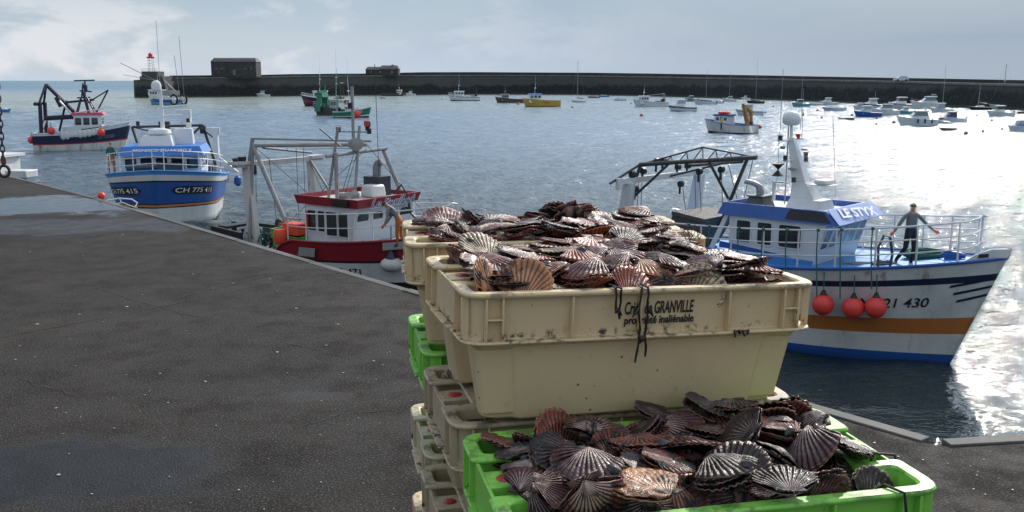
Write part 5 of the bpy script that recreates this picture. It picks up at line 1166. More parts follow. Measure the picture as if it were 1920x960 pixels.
# white fender with blue top on the bow side
a = PB @ Vector(pt(.86, .62, -1)); bu = empty('fender_buoy', a + Matrix.Rotation(hd, 3, 'Z') @ Vector((0, -.22, 0)), 0, 'dirty white fender with a navy top hanging at the bow of the red boat', 'fender')
m = MB(); m.ball((0, 0, 0), .30, 16, 10, (1.25, 1.1, .85)); m.build('ball', paint('fender_white', (.6, .58, .55), .5, .4), bu)
m = MB(); m.lathe((0, 0, .18), [(.22, 0), (.14, .15), (.05, .36)], 12); m.build('cap', navy, bu); m = MB(); m.tube((0, 0, .5), (0, .1, 1.3), .02, n=5); m.build('rope', rope_g, bu)
m = MB(); m.pipe([(8.05, .5, zt + .3), (8.15, .8, zt + .6), (8.3, .9, zt + .3), (8.4, 1.0, zt - .4), (8.9, .9, zt - .7), (9.6, .5, zt - 1.0)], .045, 6); m.build('deck_hose', paint('dark_hose', (.02, .03, .03), .5), pb)
# ---------------------------------------------------------------- the blue boat seen bow-on, left
hd = R(-79); L = 11.5; Bm = 5.7
tp = at(286, 322, -2.7)
mo = empty('fishing_boat', place_bow(tp, hd, L), hd, 'royal blue and white fishing boat seen from its broad bow, left', 'fishing boat')
pt = hull_fn(L, Bm, 2.0, 2.95, rake=.7, flare=.30, full=.70, sheer_p=2.2)
orb = paint('bright_orange', (.62, .24, .08), .4, .2)
make_hull(mo, pt, [(-1, 0, 0), (0, .34, 0), (.34, .365, 3), (.365, .40, 1), (.40, .42, 3), (.42, .80, 2), (.80, .83, 3), (.83, .93, 0), (.93, 1, 4)], [wht, orb, blu, blk, blu2, wht], .97, blu2, blu2, n=34)
lw = paint('letters_white', (.74, .75, .76), .5, .1)
hull_text(mo, pt, 'CH 775 415', 1, .955, .80, .66, .26, lw, plate=blk); hull_text(mo, pt, 'CH 775 415', -1, .80, .955, .66, .26, lw, plate=blk)
zd, zt, X0, X1, Y_ = 2.4, 3.50, 5.6, 8.6, 1.95
m = MB(); m.loft([[(X0, -Y_, zd), (X1, -Y_, zd), (X1, Y_, zd), (X0, Y_, zd)], [(X0, -Y_, zt), (X1 + .1, -Y_, zt), (X1 + .1, Y_, zt), (X0, Y_, zt)]]); m.build('wheelhouse_wall', wht, mo)
for k in range(5):
    u0 = .04 + .195 * k; quad_window(mo, *[(X1 + .1 * v + .01, -Y_ + 2 * Y_ * u, zd + (zt - zd) * v) for u, v in ((u0, .35), (u0 + .145, .35), (u0 + .145, .88), (u0, .88))], gl, wht, rnd=.15)
for k in range(3): quad_window(mo, *wall_pts(X1, Y_ + .004, X0, Y_ + .004, zd, zt, .06 + .3 * k, .26 + .3 * k, .35, .86), gl, wht)
m = MB(); m.loft([[(X0 - .2, -Y_ - .22, zt), (X1 + .45, -Y_ - .22, zt), (X1 + .45, Y_ + .22, zt), (X0 - .2, Y_ + .22, zt)], [(X0 - .1, -Y_ + .02, zt + .45), (X1 + .12, -Y_ + .02, zt + .45), (X1 + .12, Y_ - .02, zt + .45), (X0 - .1, Y_ - .02, zt + .45)]]); m.build('roof', blu2 if False else paint('roof_blue', (.035, .17, .52), .4, .25), mo)
up = Vector((-.33, 0, .45)).normalized(); ri = Vector((0, 1, 0)); nn = ri.cross(up)
Mx = Matrix(((ri.x, up.x, nn.x, 0), (ri.y, up.y, nn.y, 0), (ri.z, up.z, nn.z, 0), (0, 0, 0, 1)))
text_mesh('boat_name', 'MONACO DU NORD II', 2.9, 1, None, None, lw, mo, .03, .15, Matrix.Translation(Vector((X1 + .45 - .165, .1, zt + .16)) + nn * .07) @ Mx, height=.17, ext=.003)
m = MB(); m.box((7.6, -.3, zt + .70), (1.2, 1.7, .5), top=(.7, .8)); m.lathe((7.4, -.2, zt + .95), [(.5, 0), (.62, .12), (.55, .3), (.2, .38)], 16); m.box((6.5, .9, zt + .8), (.8, 1.0, .9), top=(.8, .9)); m.build('roof_housing', wht, mo)
m = MB(); mz = zt + .5; m.tube((7.0, -.1, mz), (6.9, -.1, 6.9), .13, .07, n=10); m.tube((6.9, -.1, 5.9), (6.9, 1.1, 6.0), .05); m.tube((6.9, -.1, 5.45), (6.9, .9, 5.5), .04); m.tube((6.9, -.9, 5.95), (6.9, 0, 5.95), .04); m.box((6.0, 1.1, 4.6), (.2, .25, 1.4)); m.build('mast', wht, mo)
m = MB(); m.lathe((6.9, -.3, 6.75), [(.14, 0), (.24, .07), (.26, .3), (.21, .46), (.08, .56)], 14); m.build('radome', wht, mo)
m = MB()
for a_, b_ in (((6.9, 1.1, 6.0), (6.9, 1.0, 9.6)), ((6.9, .9, 6.0), (6.9, .7, 8.6)), ((6.9, -.1, 7.2), (6.9, -.1, 10.4)), ((6.9, -1.9, 7.6), (6.9, -.3, 7.3))): m.tube(a_, b_, .012, n=5)
m.tube((6.9, -.3, 7.3), (6.9, -2.0, 8.2), .016, n=5); m.build('whip_antenna', grey, mo)
for y in (-1.35, 1.2):
    m = MB(); light_cluster(m, (6.9, y, 4.95 if y < 0 else 5.1), .09, .22); m.build('navigation_lamp', blk, mo)
gx = 2.2; m = MB()
for s_ in (-1, 1): m.loft([[(gx - .4, s_ * 2.1 - .16, 1.7), (gx + .8, s_ * 2.1 - .16, 1.7), (gx + .8, s_ * 2.1 + .16, 1.7), (gx - .4, s_ * 2.1 + .16, 1.7)], [(gx, s_ * 2.1 - .14, 4.6), (gx + .5, s_ * 2.1 - .14, 4.6), (gx + .5, s_ * 2.1 + .14, 4.6), (gx, s_ * 2.1 + .14, 4.6)]])
m.box((gx + .2, 0, 4.4), (.3, 4.7, .42)); m.slab([(gx, 2.2, 2.2), (gx + .7, 3.3, 1.95), (gx + .7, 3.3, 2.05), (gx, 2.2, 2.9)], .1); m.tube((gx + .2, .3, 3.2), (gx + .2, .3, 5.5), .12); m.box((gx + .2, .4, 5.3), (.3, .8, .7)); m.build('gantry', wht, mo)
m = MB(); m.tube((gx + 2.6, -2.05, 4.78), (gx + 2.6, 1.7, 4.85), .07); m.tube((gx + 2.6, -2.05, 4.8), (gx + 2.6, -1.5, 2.6), .07); m.tube((gx + 2.6, 1.7, 4.85), (gx + 2.0, 2.2, 2.6), .08); m.tube((gx + 2.6, 1.6, 4.8), (gx + .6, .4, 3.8), .06); m.tube((gx + 2.6, -2.0, 4.8), (gx + .8, -.8, 4.3), .05); m.tube((gx + 2.6, 1.5, 4.8), (gx + 2.7, 2.2, 4.2), .05); m.build('boom', dstl, mo)
m = MB(); m.tube((gx + 2.6, 1.55, 4.6), (gx + 2.6, 1.85, 4.6), .22, n=10); m.build('pulley_block', blk, mo); m = MB(); m.box((gx + .2, -.7, 4.75), (.4, .6, .45)); m.build('winch', dstl, mo)
m = MB(); m.lathe((gx + .6, 3.25, 1.2), [(.08, 0), (.22, .15), (.2, .5), (.05, .62)], 10); m.build('hanging_float', blu, mo)
m = MB(); m.box((2.6, 1.6, 2.1), (3.2, .9, .8)); m.box((1.0, 2.2, 1.6), (2.0, .6, .7)); m.build('deck_gear', dstl, mo)
fr = [Vector(pt(t, 1, -1)) + Vector((0, .1, 0)) for t in [.62 + .38 * k / 20 for k in range(21)]]; fr2 = [Vector(pt(t, 1, 1)) + Vector((0, -.1, 0)) for t in [.50 + .50 * k / 20 for k in range(21)]]
fl = [Vector((min(p.x, 11.0), p.y, p.z)) for p in fr + fr2[::-1]]; fl = [p for i, p in enumerate(fl) if i == 0 or (p - fl[i - 1]).length > .05]
rail(mo, fl, 1.0, wht, 15, .025, 2)
m = MB(); m.box((9.6, .6, 2.95), (.9, 1.2, .35)); m.tube((9.9, -1.5, 2.95), (9.9, .3, 3.0), .14); m.build('bow_gear', paint('dark_navy_box', (.03, .04, .055)), mo)

# ---------------------------------------------------------------- generic working boat and small craft
def workboat(loc, hd, L, B, F0, F1, bands, mats, label, house=(.45, .75, .36, 1.9), hm=None, roofm=None, mast=3.5, aft='none', deckm=None, glassn=3, full=.5, name='fishing_boat', cat='fishing boat', group='boats moored in the harbour', aftm=None, rails=True, text=None):
    e = empty(name, loc, hd, label, cat, group); hm = hm or wht; roofm = roofm or hm
    pt = hull_fn(L, B, F0, F1, rake=.08 * L, flare=.24, full=full)
    make_hull(e, pt, bands, mats, .82, deckm or grey, mats[-1], n=16, cap_r=.05, bul=.08)
    x0, x1, yf, hh = house; x0 *= L; x1 *= L; Y = B * yf; zd = F0 * .8 + .1; zt = zd + hh
    m = MB(); m.loft([[(x0, -Y, zd - .3), (x1, -Y, zd - .3), (x1, Y, zd - .3), (x0, Y, zd - .3)], [(x0 + .05, -Y * .94, zt), (x1 + .06, -Y * .94, zt), (x1 + .06, Y * .94, zt), (x0 + .05, Y * .94, zt)]]); m.build('wheelhouse', hm, e)
    for s_ in (-1, 1):
        for k in range(glassn):
            u0 = .06 + .9 / glassn * k; q = [(x0 + (x1 - x0) * u, s_ * (Y * (1 - .06 * v) + .012), zd + hh * v) for u, v in ((u0, .52), (u0 + .68 / glassn, .52), (u0 + .68 / glassn, .86), (u0, .86))]
            quad_window(e, *(q if s_ < 0 else q[::-1]), gl, None)
    for k in range(3):
        u0 = .05 + .31 * k; quad_window(e, *[(x1 + .06 * v + .012, (-Y + 2 * Y * u) * .93, zd + hh * v) for u, v in ((u0, .5), (u0 + .27, .5), (u0 + .27, .86), (u0, .86))], gl, None)
    m = MB(); m.loft([[(x0 - .2, -Y - .06, zt), (x1 + .35, -Y - .06, zt), (x1 + .35, Y + .06, zt), (x0 - .2, Y + .06, zt)], [(x0 - .15, -Y, zt + .22), (x1 + .15, -Y, zt + .22), (x1 + .15, Y, zt + .22), (x0 - .15, Y, zt + .22)]]); m.build('roof', roofm, e)
    if mast:
        m = MB(); xm = (x0 + x1) / 2; m.tube((xm + .2, 0, zt + .2), (xm - .1, 0, zt + mast), .07, .04, n=6); m.tube((xm, -.5, zt + mast * .72), (xm, .5, zt + mast * .72), .04, n=5); m.tube((xm, 0, zt + mast), (xm - .1, 0, zt + mast * 1.6), .018, n=4); m.lathe((xm, 0, zt + mast * .5), [(.04, 0), (.26, .05), (.26, .2), (.04, .25)], 10); m.build('mast', hm, e)
    am = aftm or dstl
    if aft in ('gantry', 'dredge'):
        m = MB(); g0 = .10 * L; H = zt + mast * .35
        for s_ in (-1, 1): m.tube((g0, s_ * B * .38, F0), (g0 + .2, s_ * B * .36, H), .12, n=6); m.tube((g0 + .2, s_ * B * .36, H), (x0 + .2, s_ * .4, zt + .3), .06, n=6)
        m.tube((g0 + .2, -B * .45, H), (g0 + .2, B * .45, H), .13, n=6); m.tube((g0, -B * .38, F0 + .9), (g0, B * .38, F0 + .9), .10, n=6); m.tube((g0, -B * .38, F0), (g0 + .2, B * .3, H), .05, n=5); m.build('gantry', am, e)
        m = MB(); m.tube((g0 + .4, -B * .28, F0 + .5), (g0 + .4, B * .28, F0 + .5), .42, n=12); m.build('net_drum', blk, e)
        m = MB(); m.box((g0 + 1.5, 0, F0 + .1), (1.6, B * .6, .5)); m.build('deck_gear', dstl, e)
    if rails:
        fr = [Vector(pt(t, 1, s)) for s, t in [(-1, .72 + .26 * k / 6) for k in range(7)] + [(1, .98 - .26 * k / 6) for k in range(7)]]; rail(e, fr, .7, hm, 7, .03, 1)
    if text: hull_text(e, pt, text[0], text[1], text[2], text[3], text[4], text[5], text[6])
    e['hull'] = [L, B, F0, F1]; return e, pt, zt
# navy trawler under way at left
tpn = at_y(246, 231, 105.0); hdn = R(17)
e, ptn, zt = workboat(place_bow(tpn, hdn, 9.6), hdn, 9.6, 4.1, 1.85, 2.95, [(-1, .34, 0), (.34, .39, 1), (.39, .86, 2), (.86, 1, 3)], [wht_r, red, navy, wht, wht], 'navy and white trawler with pink wheelhouse roof, out at far left',
    house=(.42, .70, .36, 2.15), roofm=paint('pink_red_roof', (.50, .05, .12), .4, .2), mast=0, aft='none', group='fishing boats in the harbour', text=('CH 718 560', -1, .70, .86, .58, .35, grey))
m = MB(); x = 5.2; z = zt + .2
for a_, b_ in (((x - .9, -.6, z), (x - .4, -.2, z + 1.6)), ((x + .9, -.6, z), (x + .2, -.2, z + 1.6)), ((x - .9, .6, z), (x - .4, .2, z + 1.6)), ((x + .9, .6, z), (x + .2, .2, z + 1.6)), ((x - .8, 0, z + 1.55), (x + .5, 0, z + 1.6)), ((x, 0, z + 1.5), (x + .1, 0, z + 3.4)), ((x - .35, 0, z + 1.6), (x - .1, 0, z + 3.1)), ((x - .9, -.5, z + 3.35), (x + 1.0, .5, z + 3.4)), ((x - .5, 0, z + 2.3), (x + .7, 0, z + 2.2))): m.tube(a_, b_, .085, n=6)
m.lathe((x + .1, 0, z + 2.2), [(.2, 0), (.2, .7)], 8); m.build('mast', navy, e)
m = MB(); g0 = .9
for a_, b_, r in (((g0, -1.6, 1.8), (g0 + .1, -1.5, 5.0), .2), ((g0, 1.6, 1.8), (g0 + .1, 1.5, 5.0), .2), ((g0 - .3, -1.9, 4.9), (g0 - .3, 1.9, 4.9), .2), ((g0, -1.5, 4.9), (g0 + .6, -.2, 6.9), .12), ((g0, 1.5, 4.9), (g0 + .6, .2, 6.9), .12), ((g0 + .6, 0, 6.9), (g0 + 3.6, 0, 3.4), .2), ((g0 + 1.6, -.4, 5.6), (g0 + 2.0, -.4, 4.6), .3), ((g0 + 2.2, 0, 5.0), (g0 + 5.2, 0, 5.3), .12), ((g0 + 4.6, -.5, 3.9), (g0 + 4.2, -.3, 6.1), .16), ((g0 + 5.2, .3, 3.8), (g0 + 6.6, .3, 6.3), .08), ((g0 + 4.4, .0, 4.9), (g0 + 6.6, .3, 6.3), .07), ((g0 + .3, -1, 3.4), (g0 + 4.6, -.6, 3.6), .25), ((g0, -1.5, 2.2), (g0, 1.5, 3.2), .2), ((g0 + 1.4, .8, 2.0), (g0 + 2.4, .2, 5.2), .12)): m.tube(a_, b_, r, n=7)
m.build('gantry', paint('navy_steel', (.012, .014, .035), .5, .4, rust=.3), e)
m = MB(); m.tube((g0 + 1.9, -1.0, 5.2), (g0 + 3.4, -1.0, 3.3), .10); m.tube((g0 + 3.2, -.9, 3.9), (g0 + 6.2, -1.1, 4.4), .06); m.build('ladder_arm', wht, e)
m = MB()
rr = random.Random(2)
for k in range(9): m.ball(Vector(ptn(.34 + .045 * k, .86, -1)) + Vector((0, -.1, -.05)), .3, 8, 5, (1, .5, rr.uniform(.9, 1.5)))
m.build('fender_cloth', paint('cloth_white', (.6, .6, .58), .7, .4), e)
m = MB(); m.slab([Vector(ptn(.33, .80, -1)) + Vector((0, -.03, 0)), Vector(ptn(.53, .80, -1)) + Vector((0, -.03, 0)), Vector(ptn(.53, 1.28, -1)) + Vector((0, -.03, 0)), Vector(ptn(.33, 1.28, -1)) + Vector((0, -.03, 0))], .05); m.build('side_screen', wht, e)
m = MB(); m.slab([Vector(ptn(.52, .9, -1)) + Vector((0, -.05, .12)), Vector(ptn(.86, .93, -1)) + Vector((0, -.05, .1)), Vector(ptn(.90, .96, -1)) + Vector((0, -.05, .12)), Vector(ptn(.52, 1.0, -1)) + Vector((0, -.05, .16))], .03); m.build('navy_stripe', navy, e)
for q, lab in ((Vector(ptn(0, .62, -.15)) + Vector((-.25, -.3, 0)), 'on its rusty stern'), (Vector(ptn(.735, .75, -1)) + Vector((0, -.3, .1)), 'on its bow side'), (Vector((1.9, -1.9, 2.15)), 'on its aft deck rail')):
    b = empty('fender_buoy', e.matrix_basis @ q, 0, f'red ball fender of the navy trawler at far left, hanging {lab}', 'fender', 'red fenders of the navy trawler'); m = MB(); m.ball((0, 0, 0), .40, 14, 9); m.build('ball', fend, b)
    m = MB(); m.tube((0, 0, .35), (0, 0, .8), .03, n=5); m.build('rope', dstl, b)

def place(px, wy, wpx, head, extra=0):
    c = at(px, wy, SEA); L = wpx / px_m(c.y) / max(abs(cos(head)), .45); return c, L
def work(px, wy, wpx, deg, bands, mats, label, **kw):
    h = R(deg); c, L = place(px, wy, wpx, h); k = L / 11
    B = kw.pop('B', .36) * L; F0, F1 = kw.pop('F', (.14, .22)); 
    loc = Vector((c.x - L / 2 * cos(h), c.y - L / 2 * sin(h), SEA))
    if 'house' in kw: hs = kw['house']; kw['house'] = (hs[0], hs[1], hs[2], hs[3] * L)
    kw['mast'] = kw.get('mast', .3) * L
    return workboat(loc, h, L, B, F0 * L, F1 * L, bands, mats, label, **kw)
# by the pier head: blue and white dredger showing its stern wheels
e, p_, zt = work(306, 197, 66, 152, [(-1, .35, 2), (.35, .7, 0), (.7, 1, 1)], [blu, wht, cyan, wht], 'small blue and white dredger with spoked stern wheels, just inside the pier head', house=(.50, .80, .40, .20), mast=.35, aft='none', F=(.20, .28), B=.42)
Lh = e['hull'][0]
for s_ in (-.38, .38):
    m = MB(); c = Vector((-.05 * Lh, s_ * Lh * .40, .14 * Lh)); 
    m.pipe([c + Vector((0, .0, 0)) + Vector((.12 * Lh * cos(a), 0, .12 * Lh * sin(a))) for a in [2 * pi * k / 16 for k in range(16)]], .025 * Lh, 6, closed=True); m.build('dredge_wheel', paint('tyre', (.02, .02, .02)), e)
    m = MB(); m.tube(c + Vector((0, -.02 * Lh, 0)), c + Vector((0, .02 * Lh, 0)), .05 * Lh)
    for a in (0, pi / 3, 2 * pi / 3): m.tube(c + Vector((.11 * Lh * cos(a), 0, .11 * Lh * sin(a))), c - Vector((.11 * Lh * cos(a), 0, .11 * Lh * sin(a))), .015 * Lh, n=5)
    m.build('spokes', wht, e)
m = MB(); m.box((.2 * Lh, 0, .30 * Lh), (.3 * Lh, .3 * Lh, .12 * Lh)); m.tube((.3 * Lh, 0, .3 * Lh), (.35 * Lh, .1 * Lh, .75 * Lh), .02 * Lh); m.tube((.1 * Lh, -.1 * Lh, .3 * Lh), (.3 * Lh, .1 * Lh, .6 * Lh), .02 * Lh); m.build('deck_gear', galv, e)
# green group in the middle
e, p_, zt = work(608, 199, 88, 177, [(-1, .3, 0), (.3, .62, 1), (.62, 1, 0)], [navy, redb, navy, wht], 'navy trawler with dark red band and white wheelhouse, furthest of the green group', house=(.45, .70, .36, .19), mast=.5, aft='gantry', F=(.14, .24))
e, p_, zt = work(636, 217, 104, 166, [(-1, .9, 0), (.9, 1, 1)], [brown, grn, brown], 'brown hulled trawler with a bright green stern arch, left of the green boat', house=(.45, .62, .34, .17), hm=paint('pale_green_house', (.30, .42, .38), .5, .4), mast=.55, aft='none', F=(.11, .19))
Lh = e['hull'][0]; m = MB(); B_ = e['hull'][1]
for s_ in (-1, 1):
    m.loft([[(.78 * Lh, s_ * B_ * .44 - .3, .9), (.93 * Lh, s_ * B_ * .2 - .3, .9), (.93 * Lh, s_ * B_ * .2 + .3, .9), (.78 * Lh, s_ * B_ * .44 + .3, .9)], [(.76 * Lh, s_ * B_ * .34 - .3, 4.4), (.86 * Lh, s_ * B_ * .16 - .3, 4.4), (.86 * Lh, s_ * B_ * .16 + .3, 4.4), (.76 * Lh, s_ * B_ * .34 + .3, 4.4)]])
m.box((.81 * Lh, 0, 4.3), (1.5, B_ * .72, .9), top=(.8, .9)); m.box((.81 * Lh, 0, 5.0), (.5, B_ * .9, .5)); m.tube((.8 * Lh, -1, 5), (.8 * Lh, -1.4, 6.4), .15); m.tube((.8 * Lh, 1, 5), (.8 * Lh, 1.2, 6.4), .15); m.build('green_gantry', grn, e)
e, p_, zt = work(661, 221, 70, 14, [(-1, .18, 0), (.18, .30, 1), (.30, .92, 2), (.92, 1, 1)], [blk, wht, grn, wht], 'green hulled fishing boat with white trim and a red float amidships', house=(.30, .52, .34, .16), mast=.75, aft='gantry', F=(.16, .30), aftm=galv, text=('CH 663', -1, .58, .78, .72, .5, wht))
Lh = e['hull'][0]; q = e.matrix_basis @ (Vector(p_(.66, .45, -1)) + Vector((0, -.3, 0)))
b = empty('fender_buoy', q, 0, 'red float hung on the side of the green hulled fishing boat', 'fender'); m = MB(); m.ball((0, 0, 0), .62, 10, 7, (1, 1, 1.2)); m.build('ball', fend, b); m = MB(); m.tube((0, 0, .5), (0, 0, 1.4), .04); m.build('rope', dstl, b)
# left to right in front of the wall
work(870, 189, 60, 182, [(-1, .15, 1), (.15, .75, 0), (.75, .82, 1), (.82, 1, 0)], [wht, navy, wht], 'white fishing boat with dark net drum at its stern, left of the wooden boat', house=(.50, .80, .36, .17), mast=.35, aft='gantry', F=(.13, .20))
work(737, 180, 44, 2, [(-1, 1, 0)], [brown, brown], 'low brown workboat with an orange heap on deck and white cabin near the wall', house=(.66, .86, .34, .15), mast=.2, aft='none', F=(.10, .15), rails=False)
oo = MB(); cc = at(727, 176, SEA + 1.6); oo.ball((0, 0, 0), 1.0, 10, 6, (1.4, 1, .7)); o = oo.build('orange_heap', ogs); o.location = (cc.x, at(737, 180, SEA).y, SEA + 2.1); tag(o, 'bright orange bundle of nets on the low brown workboat', 'net bundle')
work(955, 193, 54, 184, [(-1, 1, 0)], [brown, brown], 'brown wooden fishing boat with a grey wheelhouse, just left of the yellow boat', house=(.52, .76, .36, .17), hm=grey, mast=.2, aft='none', F=(.13, .21))
e, p_, zt = work(1015, 200, 72, 181, [(-1, .1, 1), (.1, 1, 0)], [yel, blk, yel], 'yellow hulled fishing boat with a white and blue wheelhouse', house=(.50, .82, .36, .18), roofm=blu2, mast=.30, aft='none', F=(.16, .22), full=.55)
m = MB()
for t0 in (.32, .40): m.pipe([p_(t0 + .03 * k, .82 - .2 * (k % 2), 1) for k in range(4)] + [p_(t0, .7, 1)], .10, 5)
m.build('red_net', fend, e)
work(1219, 200, 66, 183, [(-1, .7, 0), (.7, .74, 1), (.74, 1, 0)], [wht, grey, wht], 'white fishing boat with cluttered deck, between the small sloop and the navy striped boat', house=(.56, .80, .38, .17), mast=.22, aft='gantry', F=(.13, .22), aftm=galv)
# digger boat
c = at(1366, 251, SEA)
e, p_, zt = work(1366, 249, 78, 138, [(-1, .12, 2), (.12, 1, 0)], [wht_r, blu2, blk, paint('blue_deck', (.05, .12, .30))], 'white work boat with an orange excavator arm on deck and rusty transom', house=(.46, .72, .30, .17), hm=wht, roofm=bluc, mast=.0, aft='none', F=(.15, .24), B=.45, deckm=paint('blue_deck', (.05, .12, .30)), full=.4)
Lh = e['hull'][0]; oa = paint('digger_orange', (.42, .19, .04), .5, .5)
m = MB(); x = .17 * Lh; B_ = e['hull'][1]
m.box((x, -B_ * .20, 1.5), (.4, .45, .8)); m.loft([[(x - .25, -B_ * .20 - .18, 1.7), (x + .25, -B_ * .20 - .18, 1.7), (x + .25, -B_ * .20 + .18, 1.7), (x - .25, -B_ * .20 + .18, 1.7)], [(x - .2, B_ * -.02, 4.2), (x + .2, B_ * -.02, 4.2), (x + .2, B_ * .06, 4.3), (x - .2, B_ * .06, 4.3)]])
m.loft([[(x - .2, 0, 4.1), (x + .2, 0, 4.1), (x + .2, .3, 4.6), (x - .2, .3, 4.6)], [(x - .2, -B_ * .34, 3.2), (x + .2, -B_ * .34, 3.2), (x + .2, -B_ * .40, 3.5), (x - .2, -B_ * .40, 3.5)], [(x - .15, -B_ * .40, 1.4), (x + .15, -B_ * .40, 1.4), (x + .15, -B_ * .46, 1.5), (x - .15, -B_ * .46, 1.5)]])
m.v = [Vector((v.x, v.y * 1.5 + .6, 1.2 + (v.z - 1.2) * .86)) for v in m.v]; m.build('excavator_arm', oa, e)
m = MB(); m.box((x, -B_ * .45, 1.3), (.4, .5, .5)); m.build('excavator_bucket', dstl, e)
rz2 = zt + .42; m = MB(); m.pipe([Vector((.60 * Lh, 0, rz2)) + Vector((.55 * cos(a), 1.0 * sin(a), 0)) for a in [2 * pi * k / 14 for k in range(14)]], .2, 7, closed=True); o = m.build('rubber_ring_boat', fend); o.matrix_world = e.matrix_basis; tag(o, 'red inflatable tender lying on the roof of the white digger boat', 'tender')
q = e.matrix_basis @ Vector((-.1, -B_ * .44, .9)); b = empty('fender_buoy', q, 0, 'small red float on the stern corner of the white digger boat', 'fender'); m = MB(); m.ball((0, 0, 0), .26, 10, 7); m.build('ball', fend, b)

